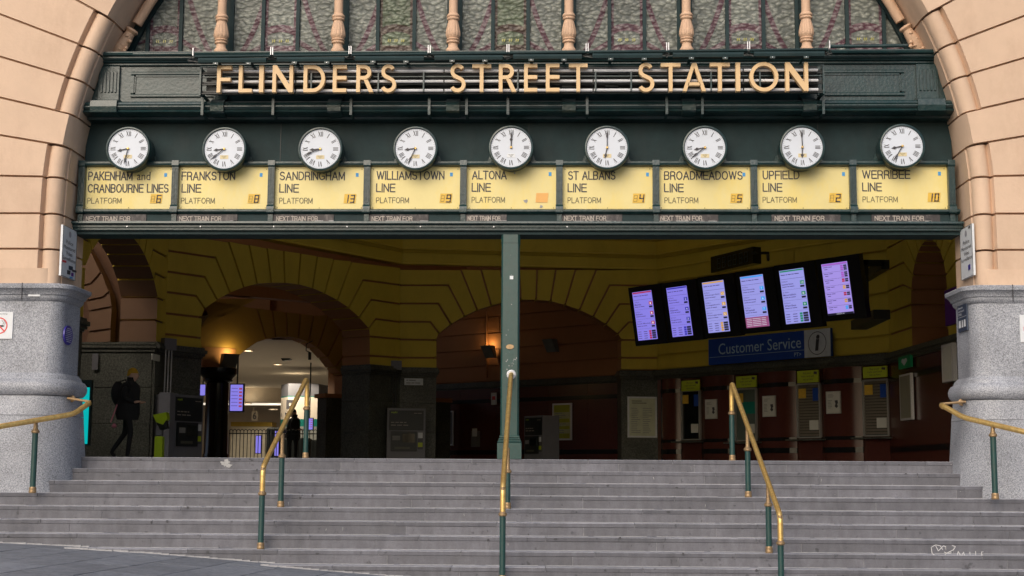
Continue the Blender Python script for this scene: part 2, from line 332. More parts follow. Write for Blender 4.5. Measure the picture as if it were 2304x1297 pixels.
# ================================================================== GROUND, STEPS
RIS, TRD = .162, .34
def edge_y(i): return -.1-TRD*i
def pave_z(x, y):
    xx = max(-9, min(9, x)); yy = max(-24, min(0, y))
    return -1.385-.057*xx+.02*yy-.05+.05*math.exp(-((xx+4.6)/2.2)**2)+(.03 if xx < -6 else 0)*0
g = MB(); N = 24; XS = [-300, -120, -50, -25]+[-14+i*.7 for i in range(41)]+[25, 50, 120, 300]; YS = [-400, -150, -60, -30]+[-24+i*.9 for i in range(25)]
g.v = [Vector((x, y, pave_z(x, y)-.035)) for x in XS for y in YS]; ny = len(YS)
g.f = [[i*ny+j, (i+1)*ny+j, (i+1)*ny+j+1, i*ny+j+1] for i in range(len(XS)-1) for j in range(ny-1)]; g.mi = [0]*len(g.f)
ground = ob('pavement', g, JOINT, kind='structure')
ang = R_(-9)
ca, sa = math.cos(ang), math.sin(ang)
LX, LY = 1.25, .62
row = 0
for r in range(-14, 12):
    for c in range(-9, 9):
        u0 = c*LX+(r % 2)*LX*.5; v0 = r*LY
        pts = [(u0+.006, v0+.008), (u0+LX-.008, v0+.008), (u0+LX-.008, v0+LY-.008), (u0+.006, v0+LY-.008)]
        W_ = [(p[0]*sa*-1+p[1]*ca*1, p[0]*ca+p[1]*sa) for p in pts]
        W_ = [(x*1.0-3.5, y-4.2) for x, y in W_]
        cx_, cy_ = sum(p[0] for p in W_)/4, sum(p[1] for p in W_)/4
        if cy_ > -1.6 or cy_ < -9.5 or abs(cx_) > 9: continue
        mb = MB(); h = rnd.uniform(-.002, .002)
        top = [(x, y, pave_z(x, y)+h) for x, y in W_]
        mb.add(top+[(x, y, z-.05) for x, y, z in top], [(0, 1, 2, 3), (0, 4, 5, 1), (1, 5, 6, 2), (2, 6, 7, 3), (3, 7, 4, 0)])
        ob('paving_slab', mb, PAVE, ground)

mb = MB()
for i in range(11):
    mb.box(-11, 11, edge_y(i)+.011, .6, -RIS*i-RIS-.3, -RIS*i-.02)
steps = ob('stone_steps', mb, MORTAR, kind='structure')
for i in range(10):
    z = -RIS*i; y = edge_y(i)
    for kind in (0, 1):
        x = -9.6+rnd.uniform(0, 1.2)
        while x < 9.6:
            L_ = rnd.uniform(1.0, 1.75) if kind else rnd.uniform(.9, 2.3)
            x1 = x+L_; mb = MB(); j = rnd.uniform(-.003, .003)
            if kind:
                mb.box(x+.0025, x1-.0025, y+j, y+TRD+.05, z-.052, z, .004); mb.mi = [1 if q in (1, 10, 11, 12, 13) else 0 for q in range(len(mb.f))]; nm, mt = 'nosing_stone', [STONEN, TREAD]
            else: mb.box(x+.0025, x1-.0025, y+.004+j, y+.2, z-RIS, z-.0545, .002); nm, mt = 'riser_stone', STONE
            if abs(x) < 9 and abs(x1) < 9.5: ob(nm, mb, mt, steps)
            x = x1
# pale mortar strip along the back of each tread, strengthening its bright line
mb = MB()
for i in range(2, 10):
    x = -8.4
    while x < 8.4:
        l = rnd.uniform(.5, 2.5); mb.box(x, min(x+l, 8.4), edge_y(i-1)-.022-rnd.uniform(0, .02), edge_y(i-1)+.02, -RIS*i-.01, -RIS*i+.004); x += l+rnd.uniform(.0, .25)
ob('mortar_fillet', mb, MORTAR, steps)
mb = MB(); x = -8.
while x < 3.5:
    for i in range(3, 10):
        z = pave_z(x, edge_y(i))
        if -RIS*(i+1) < z < -RIS*i+.004:
            h = rnd.uniform(.006, .016); mb.box(x, x+.102, edge_y(i)-rnd.uniform(.012, .035), edge_y(i)+.01, z-.02, z+h)
    x += .1
ob('pale_grout', mb, MORTAR, steps)['kind'] = 'stuff'
# splashes and chalk scribbles on the risers
def blob(cx_, cy_, r, Y, n=26, rough=.45):
    c = PY(cx_, cy_, Y); pts = []
    k = [rnd.uniform(0, 6.28) for _ in range(3)]
    for q in range(n):
        a = 2*math.pi*q/n; rr = r*(1+rough*(.5*math.sin(3*a+k[0])+.4*math.sin(5*a+k[1])+.35*math.sin(8*a+k[2])))*rnd.uniform(.8, 1.1)
        pts.append(c+Vector((rr*math.cos(a), 0, rr*.9*math.sin(a))))
    return pts
PAINT = mat('pale_splash', (.34, .34, .34), .8, var=.3, vscale=40)
GUM = mat('black_gum', (.05, .05, .055), .8)
mb = MB(); mb.add(blob(508, 1043, .058, -.104), [list(range(26))]); mb.add(blob(516, 1048, .03, -.1045), [list(range(26))])
ob('paint_splash', mb, PAINT, steps, tri=True)
mb = MB()
for _ in range(150):
    i = rnd.randrange(0, 9); x = rnd.uniform(-6.3, 6.3); zz = -RIS*i-rnd.uniform(.005, .045) if rnd.random() < .35 else -RIS*i-rnd.uniform(.06, .15)
    Y = edge_y(i)-.004 if zz > -RIS*i-.052 else edge_y(i)+.006
    n = 9; rx = rnd.uniform(.005, .03); rz = rnd.uniform(.004, .022)
    mb.add([(x+rx*math.cos(6.283*q/n)*rnd.uniform(.6, 1.2), Y, zz+rz*math.sin(6.283*q/n)*rnd.uniform(.6, 1.2)) for q in range(n)], [list(range(n))])
ob('gum_mark', mb, GUM, steps, tri=True)['kind'] = 'stuff'
mb = MB(); mb3 = MB()
for _ in range(70):
    i = rnd.randrange(0, 9); x = rnd.uniform(-6.3, 6.3); z1 = -RIS*i-rnd.uniform(.06, .1); l = rnd.uniform(.015, .06); w_ = rnd.uniform(.002, .006); q = rnd.uniform(-.01, .01)
    (mb if rnd.random() < .6 else mb3).add([(x-w_, edge_y(i)+.0025, z1), (x+w_, edge_y(i)+.0025, z1), (x+w_*.4+q, edge_y(i)+.0025, z1-l), (x-w_*.4+q, edge_y(i)+.0025, z1-l)], [(0, 1, 2, 3)])
ob('dark_drip', mb, GUM, steps)['kind'] = 'stuff'; ob('pale_drip', mb3, PAINT, steps)['kind'] = 'stuff'
def stroke(mb, pts, Y, wd):
    P = [PY(a, b, Y) for a, b in pts]
    for a, b in zip(P, P[1:]):
        t = (b-a).normalized()*wd; nrm = Vector((-t.z, 0, t.x)); mb.add([a-nrm-t*.5, b-nrm+t*.5, b+nrm+t*.5, a+nrm-t*.5], [(0, 1, 2, 3)])
mb = MB(); Yc = edge_y(7)+.005
def zc(pts): return [(1500+a/2.866, 850+b/2.866) for a, b in pts]
for s_ in ([(1735, 1150), (1712, 1135), (1706, 1095), (1735, 1078), (1765, 1085), (1780, 1110)], [(1735, 1085), (1752, 1118), (1785, 1085), (1800, 1090)], [(1800, 1165), (1795, 1140), (1815, 1128), (1850, 1110), (1862, 1090), (1840, 1082)], [(1790, 1125), (1812, 1135), (1835, 1130)],
           [(1870, 1165), (1880, 1120), (1898, 1155), (1915, 1125), (1925, 1165)], [(1955, 1125), (1958, 1165)], [(1992, 1120), (1995, 1168), (2020, 1168)], [(2030, 1125), (2032, 1165), (2040, 1163)], [(2030, 1125), (2042, 1124)], [(2031, 1145), (2040, 1143)]):
    stroke(mb, zc(s_), Yc, .0035)
ob('chalk_scribble', mb, mat('white_chalk', (.62, .62, .63), .9), steps)

# ================================================================== ARCH AND PIERS
R0, CZ, YF = 6.30, 3.48, -.70
EW = 3.4
def circ(t, r): return Vector((-r*math.cos(t), 0, CZ+r*math.sin(t)))
joints = [('z', 2.36, 0), ('z', 2.86, 0), ('z', 3.36, 0), ('t', R_(3.6), .02), ('t', R_(7.6), .17), ('t', R_(11.8), .235), ('t', R_(16.3), .30), ('t', R_(20.6), .385), ('t', R_(25.2), .55)]
a_ = 25.2
kinds = ['r', 'r', 'r', 'r', 'p', 'r', 'r', 'r', 'p']
seq = 0
while a_ < 89:
    a_ = min(a_+5.35, 90); joints.append(('t', R_(a_), math.tan(R_(min(a_+3, 89)))))
    if len(kinds) < len(joints)-1: kinds.append('r' if len(kinds) % 4 else 'p')
def jpt(j, e, tt=None):
    k, a, s = j
    if k == 'z': base = Vector((-R0, 0, a)); d = Vector((-1, 0, 0))
    else: base = circ(a, R0); d = Vector((-1, 0, s)).normalized()
    return base+d*e
prof_r = [(EW, YF), (.275, YF), (.27, YF+.005), (.27, YF+.06)]+[(.135+.125*math.cos(math.pi*f/180), YF+.165-.135*math.sin(math.pi*f/180)) for f in (25, 45, 65, 85, 105, 125, 145, 165, 185)]+[(.035, YF+.20), (.035, YF+.23), (.0, YF+.235), (.0, .35), (EW, .35)]
prof_p = [(EW, YF), (.055, YF), (.0, YF+.15), (.0, .35), (EW, .35)]
def arch_block(j0, j1, prof, e_in, mirror, par, base):
    mb = MB(); n = 5; gap = .015
    rows = []
    for q in range(n+1):
        f = q/n; f2 = min(max(f, 0), 1); row = []
        for (e, y) in prof:
            def P(ee):
                A, B = jpt(j0, ee), jpt(j1, ee)
                if j0[0] == 't':
                    t = j0[1]+(j1[1]-j0[1])*f2; ci = circ(t, R0); A0, B0 = jpt(j0, 0), jpt(j1, 0); lin = A0.lerp(B0, f2)
                    return A.lerp(B, f2)+(ci-lin)*max(0, 1-ee/3.)
                return A.lerp(B, f2)
            p = P(e); row.append(Vector((p.x, y, p.z)))
        rows.append(row)
    # pull end rows in for the joint
    for k in range(len(prof)):
        for (a, b) in ((0, 1), (n, n-1)):
            d = (rows[b][k]-rows[a][k]); rows[a][k] = rows[a][k]+d.normalized()*gap
    # small chamfer ring at the joints: ease the front arris
    m_ = len(prof); V = [v for r in rows for v in r]
    if mirror: V = [Vector((.04-v.x, v.y, v.z)) for v in V]
    F = []
    for q in range(n):
        for k in range(m_-1): F.append((q*m_+k, (q+1)*m_+k, (q+1)*m_+k+1, q*m_+k+1))
    F += [list(range(m_)), [n*m_+k for k in range(m_)][::-1]]
    mb.add(V, F)
    return ob('arch_block', mb, PEACH, par, smooth=True, tri=True)
for mirror in (0, 1):
    side = 'right' if mirror else 'left'
    X = (lambda x: .04-x) if mirror else (lambda x: x)
    arch = thing('rusticated_arch', (X(-6.6), -.3, 2.36), 'peach painted rusticated stone arch side on the %s, rising from the granite pier' % side, 'arch', 'two halves of the peach entrance arch')
    for k in range(len(joints)-1):
        arch_block(joints[k], joints[k+1], prof_p if kinds[k] == 'p' else prof_r, 0, mirror, arch, None)
    # recessed core behind the joints
    mb = MB()
    for k in range(len(joints)-1):
        j0, j1 = joints[k], joints[k+1]
        for q in range(4):
            fs = []
            for f in (q/4, (q+1)/4):
                t = None
                for e in (.035, EW-.02):
                    A, B = jpt(j0, e), jpt(j1, e); p = A.lerp(B, f)
                    if j0[0] == 't' and e < 1: p += circ(j0[1]+(j1[1]-j0[1])*f, R0)-jpt(j0, 0).lerp(jpt(j1, 0), f)
                    fs.append(p)
            a, b, c, d = fs[0], fs[1], fs[3], fs[2]
            a2, d2 = [p+(b-a).normalized()*.25 for p in (a, d)]
            poly1 = [Vector((X(p.x), YF+.045, p.z)) for p in (a2, b, c, d2)]
            mb.prism([p+Vector((0, .035, 0)) for p in poly1], (0, .78, 0))
            poly2 = [Vector((X(p.x), YF+.32, p.z)) for p in (a, b, c, d)]
            mb.prism(poly2, (0, .6, 0))
    ob('joint_core', mb, PEACH, arch)
    # bottom plain band of the lowest block (the roll stops above it)
    mb = MB(); b0 = [(-6.32, -.44), (-6.335, -.52), (-6.38, -.62), (-6.45, -.685), (-6.56, -.703), (-9.7, -.703), (-9.7, .3), (-6.299, .3)]
    mb.prism([(X(x+.002), y, 2.36) for x, y in b0], (0, 0, .23)); ob('base_band', mb, PEACH, arch, smooth=True, tri=True)

    # granite pier
    pier = thing('granite_pier', (X(-6.9), -.4, -.5), 'speckled grey granite pier with moulded cap on the %s of the steps' % side, 'pier', 'granite piers flanking the steps')
    def plan(off, rad):
        xi, yf = -6.19+off, -.74-off; pts = [(xi, .03+off*.3), (xi, yf+rad)]
        for q in range(1, 8):
            a = (math.pi/2)*q/8; pts.append((xi-rad*(1-math.cos(a)), yf+rad*(1-math.sin(a))))
        pts += [(xi-rad, yf), (-10, yf), (-10, .03+off*.3)]
        return pts
    def stack(levels):
        mb = MB(); V = []; n = None
        for (z, off, rad) in levels:
            p = plan(off, rad); n = len(p); V += [(X(x), y, z) for x, y in p]
        F = []
        for l in range(len(levels)-1):
            for k in range(n): F.append((l*n+k, l*n+(k+1) % n, (l+1)*n+(k+1) % n, (l+1)*n+k))
        F += [list(range(n))[::-1], [(len(levels)-1)*n+k for k in range(n)]]
        return mb.add(V, F)
    mb = MB(); mb.box(min(X(-6.703), X(-6.697)), max(X(-6.703), X(-6.697)), -.887, -.86, 2.13, 2.36); ob('cap_joint', mb, JOINT, pier)
    ob('cap', stack([(2.12, .0, .2), (2.15, .03, .2), (2.18, .045, .2), (2.2, .045, .2), (2.21, .065, .2), (2.225, .07, .2), (2.25, .085, .22), (2.285, .12, .22), (2.29, .135, .22), (2.335, .14, .22), (2.35, .13, .22), (2.365, .06, .2)]), GRAN, pier, smooth=True, tri=True)
    ob('shaft', stack([(1.13, 0, .26), (1.6, 0, .22), (2.12, 0, .18)]), GRAN, pier, smooth=True, tri=True)
    ob('base_moulding', stack([(.83, .085, .42), (.86, .115, .42), (.90, .135, .42), (.95, .14, .42), (1.0, .125, .4), (1.035, .10, .38), (1.045, .075, .36), (1.06, .065, .34), (1.1, .05, .3), (1.115, .03, .28), (1.135, .02, .26)]), GRAN, pier, smooth=True, tri=True)
    ob('plinth', stack([(-1.6, .20, .62), (-.6, .185, .6), (0., .15, .56), (.5, .11, .5), (.55, .11, .5)]), GRAN, pier, smooth=True, tri=True)
    ob('plinth_course', stack([(.556, .11, .5), (.7, .09, .46), (.82, .08, .42)]), GRAN, pier, smooth=True, tri=True)
    # dark patches where fixings were filled
    mb = MB()
    for (px_, py_) in ([(140, 975), (2, 980)] if not mirror else [(2232, 605), (2180, 745), (2283, 905), (2160, 990), (2188, 1028)]):
        mb.add(blob(px_, py_, .035, -.745 if py_ < 830 else -.93, 14, .2), [list(range(14))])

# ================================================================== GREEN IRON BEAM
beam = thing('iron_frieze_beam', (0, -.2, 4.2), 'glossy dark green cast iron frieze beam spanning the arch behind the gold letters', 'beam')
XL, XR = -6.22, 6.25
mb = MB()
mb.sweepx([(.3, 5.0), (-.2, 5.0), (-.2, 5.62), (.3, 5.62)], XL, XR); ob('frieze_face', mb, GREEN, beam)
mb = MB()
mb.sweepx([(.35, 5.60), (-.22, 5.60), (-.24, 5.615), (-.24, 5.635), (-.28, 5.645), (-.29, 5.665), (-.32, 5.67), (-.34, 5.69), (-.34, 5.71), (-.39, 5.72), (-.40, 5.75), (-.40, 5.765), (.35, 5.765)], XL, XR); ob('top_cornice', mb, GREEN, beam)
mb = MB()
mb.sweepx([(.1, 4.82), (-.15, 4.83), (-.17, 4.86), (-.27, 4.865), (-.36, 4.875), (-.385, 4.885), (-.39, 4.90), (-.375, 4.915), (-.40, 4.93), (-.42, 4.95), (-.42, 4.965), (-.40, 4.975), (-.41, 4.99), (-.40, 5.015), (-.36, 5.04), (-.28, 5.06), (-.235, 5.075), (-.19, 5.08), (.1, 5.08)], XL, XR); ob('bottom_cornice', mb, GREEN, beam)
def frame_panel(x0, x1, z0, z1, y, wd=.05, pr=.03):
    mb = MB()
    for (a, b, c, d) in ((x0, x1, z1-wd, z1), (x0, x1, z0, z0+wd), (x0, x0+wd, z0+wd, z1-wd), (x1-wd, x1, z0+wd, z1-wd)): mb.box(a, b, y-pr, y+.01, c, d, .012)
    for (a, b, c, d) in ((x0+wd, x1-wd, z1-wd-.022, z1-wd), (x0+wd, x1-wd, z0+wd, z0+wd+.022), (x0+wd, x0+wd+.022, z0+wd, z1-wd), (x1-wd-.022, x1-wd, z0+wd, z1-wd)): mb.box(a, b, y-pr*.5, y+.005, c, d)
    return mb
for (a, b) in ((-5.52, -4.30), (4.32, 5.55)):
    ob('recessed_panel', frame_panel(a, b, 5.14, 5.52, -.2), GREEN, beam)
for xx in (-5.83, 5.86):
    mb = MB(); mb.box(xx-.15, xx+.15, -.25, -.19, 5.09, 5.60, .01)
    for k in range(5): mb.box(xx-.11+k*.05, xx-.09+k*.05+.006, -.27, -.245, 5.2, 5.52, .008)
    ob('fluted_end_block', mb, GREEN, beam)
    mb = MB(); mb.sweepx([(-.2, 4.85), (-.44, 4.87), (-.455, 4.95), (-.44, 5.04), (-.3, 5.085), (-.2, 5.085)], xx-.19, xx+.19); ob('end_bracket', mb, GREEN, beam)
for k, px_ in enumerate((487, 750, 1017, 1278, 1548, 1820)):
    x = PY(px_+2, 225, -.42).x
    mb = MB(); mb.sweepx([(-.19, 4.84), (-.40, 4.86), (-.44, 4.88), (-.45, 4.96), (-.435, 5.0), (-.36, 5.06), (-.27, 5.10), (-.19, 5.10)], x-.095, x+.095); ob('cornice_bracket', mb, GREEN, beam, tri=True)
    mb = MB(); mb.box(x-.1, x+.1, -.235, -.19, 5.10, 5.60, .01); ob('pilaster_strip', mb, GREEN, beam)
# clock board
mb = MB(); mb.box(XL, XR, .04, .2, 4.15, 4.85); ob('clock_backboard', mb, GREENM, beam)
for px_ in (632, 1840, 1190): 
    x = PY(px_, 300, .04).x; mb = MB(); mb.box(x-.004, x+.004, .033, .045, 4.25, 4.84); ob('board_seam', mb, BLACKM, beam)
# frame of the destination boards
lint = thing('board_frame', (0, -.05, 3.2), 'dark green ribbed frame and lintel holding the nine yellow line boards', 'frame')
DX = [183, 393.5, 610, 825.5, 1042.5, 1258.5, 1476, 1696.5, 1919.5, 2141.5]
DXW = [PY(x, 425, -.12).x for x in DX]
mb = MB(); mb.sweepx([(.1, 4.155), (-.10, 4.155), (-.13, 4.165), (-.14, 4.19), (-.14, 4.215), (-.12, 4.222), (.1, 4.222)], XL+.02, XR-.02); mb.sweepx([(.05, 4.222), (.0, 4.222), (-.01, 4.24), (.05, 4.24)], XL+.02, XR-.02); ob('top_rail', mb, GREEN, lint)
mb = MB(); mb.sweepx([(.1, 3.46), (-.11, 3.46), (-.13, 3.475), (-.15, 3.49), (-.15, 3.515), (-.12, 3.53), (.1, 3.53)], XL-.04, XR+.04); ob('bottom_rail', mb, GREEN, lint)
mb = MB(); mb.box(XL-.02, XR+.02, -.09, .1, 3.345, 3.462); ob('lower_fascia', mb, GREENM, lint)
mb = MB(); mb.sweepx([(.15, 3.345), (-.16, 3.345), (-.20, 3.338), (-.205, 3.31), (-.17, 3.30), (-.14, 3.29), (-.14, 3.26), (-.12, 3.25), (-.12, 3.225), (-.1, 3.215), (.15, 3.215)], XL-.12, XR+.07); ob('lintel_ledge', mb, GREEN, lint)
mb = MB(); mb.box(XL-.1, XR+.05, -.07, .35, 3.17, 3.213); ob('soffit_channel', mb, GREENM, lint)
for k, x in enumerate(DXW):
    mb = MB(); mb.box(x-.047, x+.047, -.14, .05, 3.53, 4.16, .006)
    for s_ in (-1, 1): mb.box(x+s_*.018-.007, x+s_*.018+.007, -.15, -.135, 3.62, 4.1, .004)
    for s_ in (-.036, 0, .036): mb.box(x+s_-.004, x+s_+.004, -.15, -.138, 3.58, 4.12, .003)
    ob('mullion', mb, GREEN, lint)
    mb = MB(); mb.sweepx([(.0, 3.462), (-.16, 3.462), (-.175, 3.48), (-.175, 3.525), (-.165, 3.56), (-.14, 3.59), (0, 3.59)], x-.052, x+.052)
    ob('mullion_cap', mb, GREEN, lint); mb = MB(); mb.sweepx([(.0, 4.14), (-.15, 4.14), (-.16, 4.16), (-.155, 4.2), (-.15, 4.232), (0, 4.232)], x-.05, x+.05); ob('mullion_cap', mb, GREEN, lint)
    mb = MB(); mb.box(x-.035, x+.035, -.125, -.09, 3.347, 3.46, .008); ob('mullion_foot', mb, GREEN, lint)
mb = MB()
for k in range(7):
    x = PY(286+k*165, 512, -.14).x; mb.lathe((x, -.145, 3.27), [(.012, 0), (.01, .006)], 8, 'y')
ob('bolt_head', mb, STEEL, lint)
# destination boards
BD = [([('PAKENHAM', 198, 298, 0), ('and', 308, 338, 0), ('CRANBOURNE LINES', 197, 379, 1)], 196, 273, '6', 335, 0, 373, 'Pakenham and Cranbourne lines'),
      ([('FRANKSTON', 408, 529, 0), ('LINE', 408, 452, 1)], 407, 483, '8', 555, 0, 588, 'Frankston line'),
      ([('SANDRINGHAM', 629, 776, 0), ('LINE', 628, 672, 1)], 628, 703, '13', 771, 0, 804, 'Sandringham line'),
      ([('WILLIAMSTOWN', 847, 1000, 0), ('LINE', 846, 889, 1)], 846, 920, '9', 987, -1, 1016, 'Williamstown line'),
      ([('ALTONA', 1062, 1140, 0), ('LINE', 1061, 1104, 1)], 1061, 1136, '', 1203, -2, 1238, 'Altona line'),
      ([('ST ALBANS', 1278, 1385, 0), ('LINE', 1277, 1320, 1)], 1277, 1352, '4', 1421, -1, 1457, 'St Albans line'),
      ([('BROADMEADOWS', 1494, 1671, 0), ('LINE', 1494, 1538, 1)], 1495, 1571, '5', 1641, -1, 1674, 'Broadmeadows line'),
      ([('UPFIELD', 1716, 1799, 0), ('LINE', 1716, 1760, 1)], 1716, 1793, '2', 1863, -2, 1898, 'Upfield line'),
      ([('WERRIBEE', 1940, 2048, 0), ('LINE', 1940, 1984, 1)], 1941, 2020, '10', 2085, -3, 2114, 'Werribee line')]
SEG = {'0': 'abcdef', '1': 'bc', '2': 'abged', '3': 'abgcd', '4': 'fgbc', '5': 'afgcd', '6': 'afgedc', '8': 'abcdefg', '9': 'abcdfg'}
def seg_digit(mb, ch, x, z, w_, h, Y, t=.008, sk=.12):
    q = {'a': ((0, 1), (1, 1)), 'b': ((1, 1), (1, .5)), 'c': ((1, .5), (1, 0)), 'd': ((0, 0), (1, 0)), 'e': ((0, 0), (0, .5)), 'f': ((0, .5), (0, 1)), 'g': ((0, .5), (1, .5))}
    for s_ in SEG[ch]:
        (a, b), (c, d) = q[s_]; p0 = Vector((x+a*w_+sk*b*h, Y, z+b*h)); p1 = Vector((x+c*w_+sk*d*h, Y, z+d*h)); tt = (p1-p0).normalized()*t; n_ = Vector((-tt.z, 0, tt.x))
        mb.add([p0-n_-tt, p1-n_+tt, p1+n_+tt, p0+n_-tt], [(0, 1, 2, 3)])
YB = -.06
for k, (lines, p0, p1, num, nx, dy, tx, nm) in enumerate(BD):
    x0, x1 = DXW[k]+.045, DXW[k+1]-.045; xc = (x0+x1)/2
    t = thing('destination_board', (xc, YB, 3.53), 'yellow board lettered %s, platform %s' % (nm, num if num else 'flap blank'), 'sign', 'yellow train line boards above the entrance')
    mb = MB(); mb.box(x0, x1, YB, .0, 3.525, 4.16); ob('panel', mb, YPANEL, t)
    mb = MB()
    for (s_, a, b, r) in lines:
        yt, yb = ((386.5, 406) if r == 0 else (414.5, 434))
        if s_ == 'and': yt += 1
        if s_ == 'and': px_text(mb, s_, a, b, yt+dy, yb+dy, YB-.003)
        else: px_stroke(mb, s_, a, b, yt+dy, yb+dy, YB-.003, .128)
    ob('line_name', mb, INK, t)
    mb = MB(); px_stroke(mb, 'PLATFORM', p0, p1, 445.5+dy, 458.5+dy, YB-.003, .105); ob('platform_word', mb, INKF, t)
    a = PY(nx+2, 458+dy, YB-.004); b = PY(nx+29, 437+dy, YB-.004)
    mb = MB(); sk = .012
    mb.add([(a.x, YB-.006, a.z), (b.x, YB-.006, a.z), (b.x+sk, YB-.006, b.z), (a.x+sk, YB-.006, b.z)], [(0, 1, 2, 3)]); pl = ob('platform_flap', mb, AMBER if num else AMBER2, t)
    if num:
        mb = MB(); W2 = (b.x-a.x)
        if len(num) == 1: seg_digit(mb, num, a.x+W2*.58, a.z+.014, W2*.3, .1, YB-.009)
        else:
            seg_digit(mb, num[0], a.x+W2*.1, a.z+.014, W2*.24, .1, YB-.009); seg_digit(mb, num[1], a.x+W2*.58, a.z+.014, W2*.28, .1, YB-.009)
        ob('platform_number', mb, INK, pl)
        if len(num) == 1:
            mb = MB(); seg_digit(mb, '8', a.x+W2*.1, a.z+.02, W2*.26, .085, YB-.008, .0022); ob('blank_digit', mb, INKF, pl)
    c = PY(tx, 394+dy, YB); mb = MB(); mb.box(c.x-.022, c.x+.018, YB-.005, YB, c.z-.028, c.z+.026); ob('tape_square', mb, TAPE, t)
    mb = MB()
    for (u, v) in ((.03, .04), (.97, .04), (.03, .95), (.97, .95), (.5, .04)):
        mb.box(x0+(x1-x0)*u-.005, x0+(x1-x0)*u+.005, YB-.005, YB, 3.53+.62*v-.005, 3.53+.62*v+.005)
    ob('screw_head', mb, BLACKM, t)
    if k == 4:
        mb = MB()
        for (u, v, r) in ((1183, 453, .03), (1218, 465, .024), (1158, 390, .014)): mb.add(blob(u, v, r, YB-.005, 14, .4), [list(range(14))])
        ob('paint_chip', mb, PAINT, t, tri=True)
NT = [(190, 295), (400, 535-35), (618, 717), (833, 930), (1049, 1128), (1266, 1366), (1483, 1582), (1740, 1857), (1965, 2081)]
for k, (a, b) in enumerate(NT):
    x0, x1 = PY(a-4, 492, -.1).x, PY(b+(34 if k not in (4,) else 12), 492, -.1).x; x1 = min(x1, DXW[k+1]-.04); x0 = max(x0, DXW[k]+.038)
    t = thing('next_train_strip', ((x0+x1)/2, -.095, 3.35), 'black strip reading NEXT TRAIN FOR beneath the yellow %s board' % BD[k][-1], 'sign', 'black next train strips under the yellow boards')
    mb = MB(); mb.box(x0, x1, -.105, -.088, 3.352, 3.452); ob('strip_panel', mb, NTF, t)
    mb = MB(); px_stroke(mb, 'NEXT TRAIN FOR', a+3, b-2, 487+(-1 if k > 4 else 0)-(1 if k == 4 else 0), 498-(1 if k > 3 else 0), -.109, .15); ob('strip_lettering', mb, CHALK, t)
    mb = MB()
    for q in range(6):
        u = x0+(x1-x0)*rnd.random(); mb.box(u, min(u+rnd.uniform(.03, .2), x1), -.108, -.1, 3.352, 3.352+rnd.uniform(.004, .016))
    ob('bare_edge', mb, PAINT, t)

# ================================================================== CLOCKS
RC = .268
clock = thing('round_clock', (0, 0, 0), '', 'clock', 'nine round clocks in a row above the line boards')
mb = MB(); mb.lathe((0, 0, 0), [(.285, -.30), (.285, -.05), (.30, -.05), (.305, -.02), (.305, .005), (.295, .022), (.278, .026), (RC, .012), (RC, .0)], 48, 'y'); ob('case', mb, GREEN, clock, smooth=True)
mb = MB(); mb.lathe((0, 0, 0), [(RC+.002, 0), (RC+.002, .002)], 48, 'y'); ob('face', mb, WHITE, clock)
def bar(mb, p, q, wd, y):
    p = Vector((p[0], y, p[1])); q = Vector((q[0], y, q[1])); t = (q-p).normalized(); n_ = Vector((-t.z, 0, t.x))*wd/2
    mb.add([p-n_, q-n_, q+n_, p+n_], [(0, 1, 2, 3)])
ROM = ['XII', 'I', 'II', 'III', 'IIII', 'V', 'VI', 'VII', 'VIII', 'IX', 'X', 'XI']
for i, s_ in enumerate(ROM):
    a = R_(30*i); mb = MB(); h = .068; rm = .205; cw = {'I': .017, 'V': .036, 'X': .036}; tot = sum(cw[c] for c in s_); x = -tot/2
    def T(u, v): rr = rm+v; return (rr*math.sin(a)+u*math.cos(a), rr*math.cos(a)-u*math.sin(a))
    for c in s_:
        w_ = cw[c]; m0 = x+w_/2
        if c == 'I': bar(mb, T(m0, -h/2), T(m0, h/2), .0085, -.0045)
        elif c == 'V': bar(mb, T(x+.005, h/2), T(m0, -h/2), .0095, -.0045); bar(mb, T(x+w_-.005, h/2), T(m0, -h/2), .004, -.0045)
        else: bar(mb, T(x+.005, h/2), T(x+w_-.005, -h/2), .0095, -.0045); bar(mb, T(x+w_-.005, h/2), T(x+.005, -h/2), .004, -.0048)
        x += w_
    ob('numeral', mb, INK, clock)
mb = MB()
for i in range(60):
    a = R_(6*i); bar(mb, (.249*math.sin(a), .249*math.cos(a)), (.256*math.sin(a), .256*math.cos(a)), .004, -.0045)
ob('minute_track', mb, INK, clock)
mb = MB(); mb.box(-.056, .056, -.006, -.002, -.135, -.085); ob('maker_plate', mb, mat('brass_plate', (.62, .53, .32), .5), clock)
mb = MB()
for q in range(3): put_text(mb, ('~xxxx xxxxxxx', '~xxxxxxx', '~xxx')[q], (-.035+.012*q, -.0075, -.1-.013*q), (.07-.024*q, 0, 0), (0, 0, .007))
ob('plate_print', mb, INKF, clock)
def hand(L1, wd, bulb, y):
    mb = MB(); o = [(-wd*.5, -.0), (-wd*.45, L1*.55), (-bulb, L1*.72), (-wd*.5, L1*.86), (0, L1), (wd*.5, L1*.86), (bulb, L1*.72), (wd*.45, L1*.55), (wd*.5, 0)]
    mb.prism([(a, y, b) for a, b in o], (0, -.004, 0)); return mb
hh = ob('hour_hand', hand(.15, .015, .020, -.010), INK, clock, tri=True)
mh = ob('minute_hand', hand(.222, .012, .015, -.018), INK, clock, tri=True)
mb = MB(); mb.lathe((0, 0, 0), [(.016, 0), (.016, .026), (.010, .032)], 14, 'y'); ob('hand_boss', mb, BRASS, clock, smooth=True)
mb = MB()
for s_ in (-1, 1):
    pts = [(.22, -.20), (.27, -.03), (.30, -.05), (.315, -.10), (.335, -.13), (.375, -.155), (.40, -.165), (.40, -.20)]
    mb.prism([(s_*a, .30, b) for a, b in pts], (0, .04, 0))
